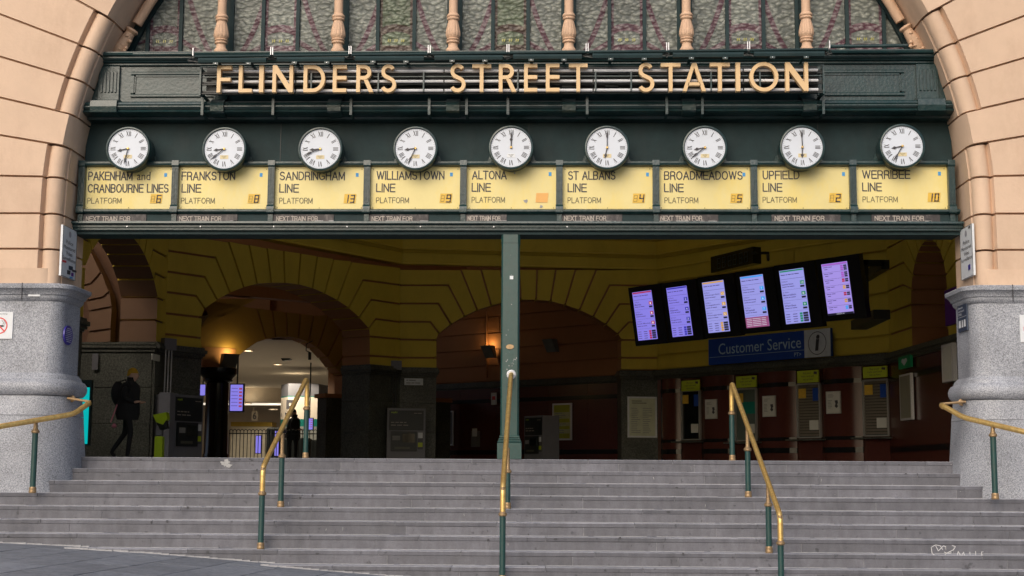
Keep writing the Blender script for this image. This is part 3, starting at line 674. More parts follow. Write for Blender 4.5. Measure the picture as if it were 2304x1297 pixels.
ob('scroll_bracket', mb, GREEN, clock, tri=True)
CK = [(288.5, 335, 257, 192, 'plate over six, hands reading about 8:32'), (505, 336, 263, 231, 'hands close together reading about 8:38'), (721, 336, 265, 249, 'both hands near nine, about 8:42'), (935, 334.5, 262, 205, 'hands at about 8:34'), (1150, 332.5, 0, 2, 'both hands on twelve'),
      (1366, 333, 192, 0, 'minute hand at twelve, hour hand a little past six'), (1586, 333, 260, 233, 'hands at about 8:39, wide gap left of centre'), (1805, 332, 182, 358, 'hands in one straight vertical line, six o clock'), (2030, 329.5, 258, 211, 'rightmost, hands at about 8:35')]
for k, (px_, py_, ha, ma, ds) in enumerate(CK):
    c = clock if k == 0 else copy_tree(clock)
    p = PY(px_, py_, -.30); c.location = (p.x, -.30, p.z); c.scale = (1.06, 1, 1.06)
    c['label'] = 'round white clock over the %s board, %s' % (BD[k][-1], ds.split(',')[0])
    for ch in c.children:
        b_ = ch.name.split('.')[0]
        if b_ == 'hour_hand': ch.rotation_euler = (0, R_(ha), 0)
        if b_ == 'minute_hand': ch.rotation_euler = (0, R_(ma), 0)
        if b_ == 'maker_plate' and k == 4: ch.data = ch.data.copy(); ch.data.materials[0] = SIGNW

# ================================================================== STATION SIGN
YL = -.78
sign = thing('station_name_sign', (0, -.6, 5.0), 'gold FLINDERS STREET STATION letters in front of rows of fluorescent tubes', 'sign')
LET = [('F', 487, 521), ('L', 536, 568), ('I', 582, 592), ('N', 612, 660), ('D', 682, 732), ('E', 748, 780), ('R', 801, 841), ('S', 855, 892),
       ('S', 1011, 1048), ('T', 1062, 1105), ('R', 1122, 1162), ('E', 1179, 1209), ('E', 1228, 1259), ('T', 1280, 1322),
       ('S', 1435, 1472), ('T', 1487, 1531), ('A', 1536, 1588), ('T', 1598, 1642), ('I', 1656, 1666), ('O', 1687, 1751), ('N', 1768, 1818)]
TH = .052
def arcp(cx_, cz_, rx, rz, a0, a1, n): return [(cx_+rx*math.cos(R_(a0+(a1-a0)*i/n)), cz_+rz*math.sin(R_(a0+(a1-a0)*i/n))) for i in range(n+1)]
def ribbon(pts, t):   # centreline -> closed polygon strips
    out = []; n = len(pts)
    for i, p in enumerate(pts):
        a = pts[max(i-1, 0)]; b = pts[min(i+1, n-1)]; d = Vector((b[0]-a[0], b[1]-a[1])).normalized(); out.append(((p[0]-d.y*t/2, p[1]+d.x*t/2), (p[0]+d.y*t/2, p[1]-d.x*t/2)))
    return out
def letter(ch, W, H):
    mb = MB(); t = TH; D = .085
    def rect(a, b, c, d): mb.prism([(a, 0, c), (b, 0, c), (b, 0, d), (a, 0, d)], (0, D, 0))
    def poly(p): mb.prism([(a, 0, b) for a, b in p], (0, D, 0))
    def rib(pts, tt=t):
        r = ribbon(pts, tt); n = len(r); V = []; F = []
        for y in (0, D):
            for (a, b) in r: V += [(a[0], y, a[1]), (b[0], y, b[1])]
        o = 2*n
        for i in range(n-1):
            F += [(2*i, 2*i+1, 2*i+3, 2*i+2), (o+2*i, o+2*i+2, o+2*i+3, o+2*i+1), (2*i, 2*i+2, o+2*i+2, o+2*i), (2*i+1, o+2*i+1, o+2*i+3, 2*i+3)]
        F += [(0, o, o+1, 1), (2*n-2, 2*n-1, o+2*n-1, o+2*n-2)]
        mb.add(V, F)
    if ch == 'I': rect(0, W, 0, H)
    if ch == 'F': poly([(0, 0), (t, 0), (t, H*.42), (W*.95, H*.42), (W*.95, H*.42+t*.95), (t, H*.42+t*.95), (t, H-t), (W, H-t), (W, H), (0, H)])
    if ch == 'L': poly([(0, 0), (W, 0), (W, t), (t, t), (t, H), (0, H)])
    if ch == 'E': poly([(0, 0), (W, 0), (W, t), (t, t), (t, H*.46), (W, H*.46), (W, H*.46+t), (t, H*.46+t), (t, H-t), (W, H-t), (W, H), (0, H)])
    if ch == 'T': poly([(W/2-t/2, 0), (W/2+t/2, 0), (W/2+t/2, H-t), (W, H-t), (W, H), (0, H), (0, H-t), (W/2-t/2, H-t)])
    if ch == 'N': poly([(0, 0), (t, 0), (t, H*.70), (W-t*1.15, 0), (W, 0), (W, H), (W-t, H), (W-t, H*.30), (t*1.15, H), (0, H)])
    if ch == 'A':
        q = t*1.08; poly([(0, 0), (q, 0), (W/2, H*.83), (W-q, 0), (W, 0), (W/2+q*.52, H), (W/2-q*.52, H)]); x_ = .30
        def xi(z): return q+(W/2-q)*z/(H*.83)
        rect_z0, rect_z1 = H*.20, H*.20+t*.85
        poly([(xi(rect_z0)-.01, rect_z0), (W-xi(rect_z0)+.01, rect_z0), (W-xi(rect_z1)+.01, rect_z1), (xi(rect_z1)-.01, rect_z1)])
    if ch == 'O': rib(arcp(W/2, H/2, W/2-t/2, H/2-t/2, 0, 360, 36))
    if ch == 'D': r = H/2-t/2; rib([(t*.99, H-t/2), (W-t/2-r*.86, H-t/2)]+arcp(W-t/2-r*.86, H/2, r*.86, r, 85, -85, 16)+[(W-t/2-r*.86, t/2), (t*.99, t/2)]); rect(0, t, .0, H)
    if ch == 'R': r = H*.26-t/2+.005; zc_ = H-t/2-r; xc_ = W*.86-t/2-r; rib([(t*.99, H-t/2), (xc_, H-t/2)]+arcp(xc_, zc_, r, r, 85, -85, 12)+[(xc_, zc_-r), (t*.99, zc_-r)]); rect(0, t, 0, H); poly([(W*.42, zc_-r-t*.5-.0005), (W*.42+t*1.15, zc_-r-t*.5-.0005), (W, 0), (W-t*1.2, 0)])
    if ch == 'S':
        r1x, r1z = W*.43-t/2, H*.25-t/2+.004; r2x, r2z = W*.5-t/2, H*.27-t/2+.004; c1 = (W*.5, H-t/2-r1z); c2 = (W*.5, t/2+r2z)
        rib(arcp(c1[0], c1[1], r1x*1.05, r1z, 28, 250, 16)+arcp(c2[0], c2[1], r2x, r2z, 62, -152, 18))
    return mb
for (ch, a, b) in LET:
    f = (a-487)/(1818-487); yt, yb = 148-8*f, 208.2-3.4*f
    if ch in 'SO': yt -= 1; yb += 1
    A = PY(a, yb, YL); B = PY(b, yt, YL)
    mb = letter(ch, B.x-A.x if ch != 'I' else .062, B.z-A.z); mb.v = [v+Vector((A.x, YL, A.z)) for v in mb.v]
    ob('letter', mb, GOLD, sign, tri=True)
SX0, SX1 = PY(452, 180, -.62).x, PY(1852, 180, -.62).x
TX0, TX1 = PY(500, 180, -.66).x, PY(1842, 180, -.66).x
for r, py_ in enumerate((162.5, 185.5, 206)):
    z = PY(1152, py_-2.2, -.66).z; n = 8; L_ = (TX1-TX0)/n
    for k in range(n):
        mb = MB(); off = (.0, .35, .1)[r]; x0 = TX0+k*L_+.01; x1 = x0+L_-.02
        mb.tube([(x0, -.66, z), (x1, -.66, z)], .022, 10); o = ob('tube', mb, TUBE, sign, smooth=True)
    mb = MB(); mb.box(SX0, SX1, -.63, -.60, z-.035, z-.02); mb.box(SX0, SX1, -.60, -.56, z-.005, z+.02); ob('tube_rail', mb, BLACKM, sign)
for py_ in (150, 173, 211):
    z = PY(1152, py_, -.6).z; mb = MB(); mb.box(SX0, SX1, -.62, -.59, z-.008, z+.008); ob('frame_rail', mb, GREEN, sign)
for k, px_ in enumerate((700, 851, 953, 1165, 1340, 1420, 1600, 1710)):
    x = PY(px_, 180, -.7).x; mb = MB(); mb.box(x-.01, x+.01, -.70, -.585, 5.09, 5.36); ob('tube_bracket', mb, GREEN, sign)
for x in (SX0, SX1):
    mb = MB(); mb.box(x-.012, x+.012, -.66, -.57, 5.05, 5.47, .003); mb.box(x-.02, x+.02, -.6, -.2, 5.42, 5.45); mb.box(x-.02, x+.02, -.6, -.2, 5.08, 5.11); ob('end_frame', mb, GREEN, sign)
for px_ in (456, 615, 790, 966, 1050, 1143, 1321, 1500, 1580, 1852):
    x = PY(px_, 230, -.45).x; mb = MB(); mb.box(x-.018, x+.018, -.475, -.455, 4.83, 5.12); mb.box(x-.018, x+.018, -.6, -.455, 5.10, 5.12); mb.box(x-.018, x+.018, -.475, -.2, 4.815, 4.832)
    ob('support_strap', mb, GREEN, sign)
mb = MB(); mb.box(SX0+.05, SX1-.05, -.50, -.47, 5.10, 5.50); ob('black_backing', mb, BLACKM, sign)  # added black sheet that darkens the background behind the tubes
mb = MB()
for k in range(70):
    x = rnd.uniform(SX0, SX1); z = rnd.choice((5.14, 5.27, 5.41))+rnd.uniform(-.02, .02); l = rnd.uniform(.04, .3)
    mb.tube([(x, -.57, z), (x+l*.3, -.56, z-rnd.uniform(0, .04)), (x+l, -.575, z+rnd.uniform(-.02, .02))], .006, 5)
for k in range(40):
    x = rnd.uniform(SX0, SX1); mb.box(x, x+rnd.uniform(.03, .12), -.58, -.5, 5.1+rnd.uniform(0, .35), 5.15+rnd.uniform(0, .32)) if False else None
ob('wiring', mb, BLACKM, sign, smooth=True)['kind'] = 'stuff'
for k in range(16):
    x = SX0+(SX1-SX0)*(k+.5)/16+rnd.uniform(-.1, .1); mb = MB(); mb.box(x-.09, x+.09, -.56, -.47, 5.2+rnd.uniform(-.05, .1), 5.30+rnd.uniform(-.02, .1), .008); ob('ballast_box', mb, BLACKM, sign)
# lamp bars above the letters
SP = [435, 612, 788, 966, 1143, 1321, 1502, 1684, 1866]
def lz(px_, off): return PY(px_, 128-.0115*(px_-435)+off, -.85)
lamp = []
for k in range(8):
    a, b = lz(SP[k], 0), lz(SP[k+1], 0)
    t = thing('lamp_bar', ((a.x+b.x)/2, -.85, a.z), 'dark green shaded lamp bar above the gold letters, number %d from the left' % (k+1), 'lamp', 'lamp bars over the station name'); lamp.append(t)
    t['label'] = 'dark green shaded lamp bar running just above ' + ['the letters FLI', 'the letters NDE', 'the end of the word FLINDERS', 'the gap and the letter S of STREET', 'the middle of the word STREET', 'the final T of STREET and the gap', 'the letters STAT', 'the letters ION'][k]
    mb = MB(); mb.tube([(a.x+.02, -.85, a.z), (b.x-.02, -.85, b.z)], .020, 10); ob('bar', mb, GREENM, t, smooth=True)
    c = lz(SP[k]+12, 9.5); d = lz(SP[k+1]-12, 9.5)
    mb = MB(); mb.sweepx([(-.84, c.z+.045), (-.885, c.z+.03), (-.90, c.z+.0), (-.89, c.z-.035), (-.80, c.z-.03), (-.79, c.z+.02)], c.x, d.x); ob('reflector', mb, GREENM, t)
    for f in (.26, .74):
        x = c.x+(d.x-c.x)*f; mb = MB(); mb.box(x-.035, x+.035, -.892, -.86, c.z-.066, c.z-.036); ob('tab', mb, GREEN, t)
        mb = MB(); mb.box(x-.006, x+.006, -.898, -.890, c.z-.055, c.z-.045); ob('tab_screw', mb, STEEL, t)
        mb = MB(); mb.box(x-.02, x+.02, -.80, -.3, c.z+.0, c.z+.015); ob('support_arm', mb, GREEN, t)
for k, px_ in enumerate(SP):
    a = lz(px_, -10); mb = MB()
    for s_ in ((-.014, .014) if k not in (0, 8) else (0,)): mb.box(a.x+s_-.006, a.x+s_+.006, -.875, -.835, a.z-.055, a.z+.055)
    t = thing('steel_clip', (a.x, -.86, a.z-.05), ['leftmost single', 'second', 'third', 'fourth', 'middle', 'sixth', 'seventh', 'eighth', 'rightmost single'][k]+' bright steel end clip standing up from the lamp bars', 'bracket', 'bright steel clips on the lamp bars')
    ob('clip_blade', mb, STEEL, t)
    mb = MB()
    for q in range(5): mb.tube([(a.x+rnd.uniform(-.06, .06), -.83, a.z-.07), (a.x+rnd.uniform(-.1, .1), -.82, a.z-.11), (a.x+rnd.uniform(-.13, .13), -.82, a.z-.09-rnd.uniform(0, .06))], .009, 5)
    ob('cable', mb, BLACKM, t, smooth=True)
for (a, b, da) in ((300, 436, 'left'), (1866, 2042, 'right')):
    A, B = PY(a, 125-.0115*(a-300)-2, -.6), PY(b, 125-.0115*(b-300)-2, -.6); mb = MB(); mb.tube([A, B], .026, 10)
    o = ob('conduit_pipe', mb, GREEN, None, True, 'dark green horizontal pipe above the %s recessed panel of the beam' % da, 'pipe', 'pipes at the ends of the lamp bars')

# ================================================================== WINDOW AND COLONNETTES
YG = .22
win = thing('stained_glass_window', (0, YG, 5.75), 'tall arched stained glass window of lumpy green and plum glass behind the colonnettes', 'window')
COLX = [497, 760, 1019, 1280, 1545, 1815]; CW = [PY(x, 110, -.1).x for x in COLX]
MUL = [333, 407, 592, 670, 850, 932, 1109, 1188, 1371, 1450, 1636, 1718, 1906, 1989]
MW = [PY(x, 60, YG-.04).x for x in MUL]
SPC = (CW[-1]-CW[0])/5
edges = [-6.2]+sorted(MW+[c-.09 for c in CW]+[c+.09 for c in CW])+[6.24]
RW = 6.34
def topz(x): return CZ+math.sqrt(max(RW*RW-(x-.02)**2, .01))
Zb = 5.72
for a, b in zip(edges, edges[1:]):
    if b-a < .2 and any(abs((a+b)/2-c) < .05 for c in CW): continue
    xc = (a+b)/2; n = 4
    if a < -6.1 or b > 6.1: pass
    mid = None
    for q in range(0, 14, 2):
        if abs(MW[q]-a) < .01 and abs(MW[q+1]-b) < .01: mid = q//2
    mt = GL1
    mb = MB(); pts = [(a+.01, YG, Zb), (b-.01, YG, Zb)]+[(b-.01-(b-a-.02)*i/n, YG, max(topz(b-.01-(b-a-.02)*i/n), Zb+.05)) for i in range(n+1)]
    mb.prism(pts, (0, .012, 0)); pane = ob('pane', mb, (GL2 if mid == 2 or mid == 3 else GL1), win, tri=True)
    # coloured bands
    def band(pts, t, m_, y=YG-.004):
        mbb = MB(); r = ribbon(pts, t)
        V = []; 
        for (p, q) in r: V += [(min(max(p[0], a+.012), b-.012), y, p[1]), (min(max(q[0], a+.012), b-.012), y, q[1])]
        V = [(x, yy, max(z, Zb+.005)) for x, yy, z in V]
        mbb.add(V, [(2*i, 2*i+1, 2*i+3, 2*i+2) for i in range(len(r)-1)]); ob('stained_band', mbb, m_, pane)
    pm = GLG if mid in (2, 3) else GLP
    if mid is not None:
        band([(a, Zb+.16), (xc, Zb+.165), (b, Zb+.16)], .30, pm, YG-.004); 
        band([(a, Zb+.50), (a+(b-a)*.25, Zb+.56), (xc, Zb+.58), (b-(b-a)*.25, Zb+.56), (b, Zb+.50)], .11, pm, YG-.006)
        band([(a+.035, Zb+.3), (a+.035, topz(a)-.1)], .06, pm, YG-.008); band([(b-.035, Zb+.3), (b-.035, topz(b)-.1)], .06, pm, YG-.008)
        mbb = MB()
        for q in range(3):
            cx_ = xc+(q-1)*.1
            for kx in (-.014, .014):
                mbb.add([(cx_+kx-.01, YG-.009, Zb+.36), (cx_+kx+.004, YG-.009, Zb+.365), (cx_+kx+.01, YG-.009, Zb+.40), (cx_+kx-.004, YG-.009, Zb+.41)], [(0, 1, 2, 3)])
        ob('glass_jewel', mbb, GLY, pane)
    else:
        cn = min(CW, key=lambda c: abs(c-xc)); d0, d1 = a-cn, b-cn; sgn = 1 if xc > cn else -1
        if abs(xc-cn) < .7:
            H1 = lambda d: Zb+.02+.80*(abs(d)/.5)**1.9
            H2 = lambda d: Zb+.03+.26*(abs(d)/.5)**1.2
            ds = [d0+(d1-d0)*i/12 for i in range(13)]
            band([(cn+d, H1(d)) for d in ds], .075, pm, YG-.004); band([(cn+d, H2(d)) for d in ds], .07, pm, YG-.006)
        else:
            band([(a, Zb+.25), (xc, Zb+.28), (b, Zb+.4)], .05, pm)
for k, x in enumerate(MW):
    mb = MB(); mb.box(x-.026, x+.026, YG-.05, YG+.03, Zb-.02, topz(x)); ob('glazing_bar', mb, GREENM, win)
for c in CW:
    mb = MB()
    for s_ in (-1, 1): mb.box(c+s_*.085-.025, c+s_*.085+.025, YG-.05, YG+.03, Zb-.02, topz(c))
    mb.box(c-.06, c+.06, YG, YG+.02, Zb-.02, topz(c)); ob('glazing_frame', mb, GREENM, win)
mb = MB(); mb.box(-6.1, 6.14, YG-.07, YG+.04, Zb-.06, Zb+.02); ob('sill', mb, GREENM, win)
mb = MB(); V = []; F = []; n = 60
for i in range(n+1):
    t = R_(15+150*i/n)
    for (r, y) in ((6.30, YG-.08), (6.16, YG-.08), (6.16, YG+.03), (6.30, YG+.03)): V.append((.02-r*math.cos(t), y, CZ+r*math.sin(t)))
for i in range(n):
    for k in range(4): F.append((i*4+k, i*4+(k+1) % 4, (i+1)*4+(k+1) % 4, (i+1)*4+k))
mb.add(V, F); ob('arch_frame', mb, GREENM, win, smooth=True)
# colonnettes
def prof_col():
    p = [(.102, .0), (.104, .05), (.098, .075), (.100, .085), (.103, .105), (.098, .125), (.086, .135), (.080, .15), (.070, .165), (.068, .205), (.074, .212), (.090, .22), (.094, .232), (.090, .243), (.082, .247), (.094, .258), (.100, .268), (.094, .278), (.084, .283), (.094, .30), (.106, .325), (.109, .35), (.106, .385), (.096, .44), (.082, .50), (.070, .545), (.072, .555), (.086, .562), (.092, .578), (.086, .592), (.080, .596), (.092, .606), (.096, .62), (.090, .634), (.078, .65), (.066, .66), (.064, .72), (.064, 1.6), (.064, 3.9)]
    return p
c0 = None
for k, c in enumerate(CW):
    if c0 is None:
        c0 = thing('colonnette', (0, 0, 0), '', 'column', 'turned colonnettes in front of the stained glass')
        mb = MB(); mb.lathe((0, 0, 0), [p for p in prof_col() if p[1] <= .284], 24); ob('base', mb, PEACH2, c0, smooth=True)
        mb = MB(); mb.lathe((0, 0, 0), [p for p in prof_col() if .28 <= p[1] <= .556], 48, flute=lambda q, h: (-.055 if q % 4 == 0 else 0) if .30 < h < .53 else 0); ob('fluted_vase', mb, PEACH2, c0, smooth=False)
        mb = MB(); mb.lathe((0, 0, 0), [p for p in prof_col() if p[1] >= .545], 24); ob('shaft', mb, PEACH2, c0, smooth=True); o = c0
    else: o = copy_tree(c0)
    o.location = (c, -.10, 5.745)
    o['label'] = 'peach turned colonnette with fluted vase ' + ['above the first letters FL of FLINDERS', 'above the letter E of FLINDERS', 'above the letter S of STREET', 'above the last T of STREET', 'above the letters TA of STATION', 'above the final N of STATION'][k]
for mirror in (0, 1):
    X = (lambda x: .04-x) if mirror else (lambda x: x)
    t = thing('arch_rib', (X(-5.8), -.02, 5.77), 'slender peach rib with carved foot inside the %s edge of the arched window' % ('right' if mirror else 'left'), 'moulding', 'ribs edging the arched window')
    mb = MB(); pts = []
    for i in range(26):
        a = R_(27+2.5*i); pts.append((X(-6.2*math.cos(a)), -.02, CZ+6.2*math.sin(a)))
    mb.tube(pts, .075, 12); ob('rib', mb, PEACH2, t, smooth=True)
    p0 = Vector((X(-5.80), -.04, 5.765)); mb = MB(); mb.lathe(p0, [(.10, 0), (.105, .03), (.09, .06), (.075, .08)], 16); ob('foot', mb, PEACH2, t, smooth=True)
    mb = MB(); d = Vector((X(-5.48)-X(-5.80), 0, .52)).normalized(); mb.tube([p0+Vector((0, 0, .07)), p0+Vector((0, 0, .08))+d*.06, p0+Vector((0, 0, .08))+d*.2, p0+Vector((0, 0, .08))+d*.36, p0+Vector((0, 0, .08))+d*.40, p0+Vector((0, 0, .08))+d*.43], [.06, .10, .095, .07, .10, .085], 14)
    for q in range(7):
        a = q*1.3; mb.lathe(p0+d*(.12+.03*q)+Vector((.07*math.cos(a), -.07, .07*math.sin(a))), [(.01, -.03), (.03, -.01), (.028, .01), (.01, .03)], 8)
    ob('carved_boss', mb, PEACH2, t, smooth=True)

# ================================================================== CENTRE POST
t = thing('iron_post', (-.03, .06, 0), 'dark green square cast iron post in the middle of the entrance', 'post')
def chambox(x, y, hw, z0, z1, ch):
    p = [(-hw, -hw+ch), (-hw+ch, -hw), (hw-ch, -hw), (hw, -hw+ch), (hw, hw-ch), (hw-ch, hw), (-hw+ch, hw), (-hw, hw-ch)]
    mb = MB(); return mb.prism([(x+a, y+b, z0) for a, b in p], (0, 0, z1-z0))
PXc, PYc = -.03, .06
ob('shaft', chambox(PXc, PYc, .128, .33, 3.05, .022), GREENP, t, tri=True)
ob('capital', chambox(PXc, PYc, .134, 3.05, 3.17, .03), GREENP, t, tri=True)
mb = MB()
for (a, b, c) in ((.0, .23, .168), (.232, .25, .165), (.25, .27, .158), (.272, .295, .148), (.297, .33, .138)): mb.box(PXc-c, PXc+c, PYc-c, PYc+c, a, b, .006)
ob('base', mb, GREENP, t)
mb = MB(); mb.lathe((PXc-.0, PYc-.13, 1.57), [(.06, 0), (.055, .01)], 20, 'y'); mb.v = [Vector((v.x, v.y, (v.z-1.57)*.6+1.57)) for v in mb.v]; ob('maker_oval', mb, BRASSD, t)
mb = MB()
for _ in range(26):
    x = PXc+rnd.uniform(-.09, .1); z = rnd.choice((rnd.uniform(1.2, 1.5), rnd.uniform(1.3, 1.42), rnd.uniform(.3, 3))); r = rnd.uniform(.002, .007); mb.box(x-r, x+r, PYc-.1305, PYc-.128, z-r*rnd.uniform(.5, 2), z+r)
ob('chipped_paint', mb, PAINT, t)['kind'] = 'stuff'
p = PY(1151, 625, -.07); mb = MB(); mb.box(p.x-.025, p.x+.025, -.0745, -.0685, p.z-.025, p.z+.025); ob('sticker', mb, SIGNW, t)

# ================================================================== HANDRAILS
def post(par, x, y, zb, zt, brass_h, r=.036):
    mb = MB(); mb.lathe((x, y, zb+.075), [(r, 0), (r, zt-zb-.075-brass_h-.02)], 16); P_ = ob('post', mb, GREENP, par, smooth=True)
    mb = MB(); mb.lathe((x, y, zb), [(r+.008, 0), (r+.012, .01), (r+.010, .03), (r+.006, .045), (r+.010, .055), (r+.004, .08)], 16); ob('foot_collar', mb, BRASSD, P_, smooth=True)
    zc_ = zt-brass_h; mb = MB(); mb.lathe((x, y, zc_-.045), [(r+.004, 0), (r+.016, .012), (r+.016, .03), (r+.002, .045), (r-.006, .06)], 16); ob('top_collar', mb, BRASSD, P_, smooth=True)
    mb = MB(); mb.lathe((x, y, zc_+.0), [(r-.006, 0), (r-.010, .05), (r-.012, brass_h)], 14); ob('spigot', mb, BRASSD, P_, smooth=True)
def bez(pts, rad=.12, n=6):
    pts = [Vector(p) for p in pts]; out = [pts[0]]
    for i in range(1, len(pts)-1):
        a = pts[i]+(pts[i-1]-pts[i]).normalized()*min(rad, (pts[i-1]-pts[i]).length*.49); b = pts[i]+(pts[i+1]-pts[i]).normalized()*min(rad, (pts[i+1]-pts[i]).length*.49)
        for k in range(n+1):
            f = k/n; out.append(a*(1-f)**2+pts[i]*2*f*(1-f)+b*f*f)
    return out+[pts[-1]]
def at_px(x, y, px_): 
    return x
def rail_z(py_, y, x=0):   # height of an image row at depth y
    return PY(1152, py_, y).z
# left inner rail
def inner_rail(x, posts, label, skew=0., attach=None):
    yf_ = posts[0][0]; X_ = lambda y: x+skew*(y-yf_)
    t = thing('handrail', (x, posts[0][0], posts[0][1]), label, 'handrail', 'brass topped handrails on the steps')
    y0, zb0, zt0 = posts[0]
    for i, (y, zb, zt) in enumerate(posts):
        post(t, X_(y), y, zb, zt, .30 if i == 0 else (.28 if i < len(posts)-1 or attach else .26))
    pts = [(x, y0, zt0-.36), (x, y0, zt0)]
    yl, zbl, ztl = posts[-1]
    if attach: pts += [(X_(attach[0]), attach[0]-.16, attach[1]-.03), (X_(attach[0]), attach[0]-.03, attach[1]), (X_(attach[0]), attach[0], attach[1])]
    else: pts += [(X_(yl), yl-.07, ztl+.14), (X_(yl), yl+.0, ztl+.03), (X_(yl), yl, ztl-.30)]
    mb = MB(); mb.tube(bez(pts, .1, 8), .033, 14); ob('rail', mb, BRASS, t, smooth=True)
    return t
def zz(px_, py_, Y): return PY(px_, py_, Y).z
ya, yb_, yc = edge_y(7)+.17, edge_y(4)+.17, edge_y(0)+.14
xa = PY(588, 1180, ya).x
inner_rail(xa, [(ya, -RIS*7, zz(588, 1052, ya)), (yb_, -RIS*4, zz(630, 975, yb_)), (yc+.12, 0, zz(683, 875, yc+.12))], 'brass topped handrail on the left half of the steps, three green posts', skew=.038)
y0 = edge_y(9)+.2; y1 = edge_y(4)+.17
xb = PY(1129, 1200, y0).x
t = inner_rail(xb+.01, [(y0, -RIS*9, zz(1129, 1096, y0)), (y1, -RIS*4, zz(1142, 1000, y1)-.05)], 'middle brass handrail fixed by a round flange to the green iron post', attach=(PYc-.14, zz(1149, 843, PYc-.14)))
mb = MB(); mb.lathe((xb+.01, PYc-.128, zz(1149, 843, PYc-.14)), [(.068, 0), (.068, .006), (.06, .016), (.05, .02), (.045, .012), (.04, .03)], 24, 'y'); ob('wall_flange', mb, STEEL, t, smooth=True)
y0, y1, y2, y3 = edge_y(9)+.17, edge_y(7)+.17, edge_y(3)+.12, edge_y(0)+.26
xr = PY(1757, 1260, y0).x
inner_rail(xr, [(y0, -RIS*9, zz(1757, 1160, y0)), (y1, -RIS*7, zz(1716, 1080, y1)), (y2, -RIS*3, zz(1674, 960, y2)), (y3, 0, zz(1645, 885, y3))], 'longest brass topped handrail on the right half of the steps, four green posts', skew=-.052)
for mirror in (0, 1):
    t = thing('handrail', ((6.35 if mirror else -6.27), -1.2, -RIS*3), 'brass wall handrail with one green post against the %s granite pier' % ('right' if mirror else 'left'), 'handrail', 'brass topped handrails on the steps')
    if not mirror: P = [PY(195, 911, -.55), PY(203, 906, -.62), PY(166, 932, -.95), PY(0, 960, -1.75), PY(-330, 1020, -2.9)]; pb, ptp, br = PY(76, 1111, -1.24), PY(85, 947, -1.32), PY(182, 897, -.5)
    else: P = [PY(2122, 916, -.55), PY(2117, 911, -.62), PY(2168, 940, -.95), PY(2304, 972, -1.7), PY(2640, 1050, -2.9)]; pb, ptp, br = PY(2237, 1128, -1.24), PY(2228, 955, -1.28), PY(2142, 905, -.5)
    mb = MB(); mb.tube(bez(P, .1, 6), .036, 14); ob('rail', mb, BRASS, t, smooth=True)
    # foot on the step, leaning slightly like the photographed post
    post(t, pb.x, -1.29, -RIS*3, ptp.z-.0, .12, .038)
    q = Vector((-6.10 if not mirror else 6.14, -.42, br.z)); mb = MB(); mb.lathe(q+Vector((0, 0, 0)), [(.05, 0), (.05, .012), (.035, .02)], 16, 'y'); mb.tube([q, (q.x, -.58, q.z), P[1]+Vector((0, .03, .01))], .018, 8); ob('wall_bracket', mb, BRASSD, t, smooth=True)

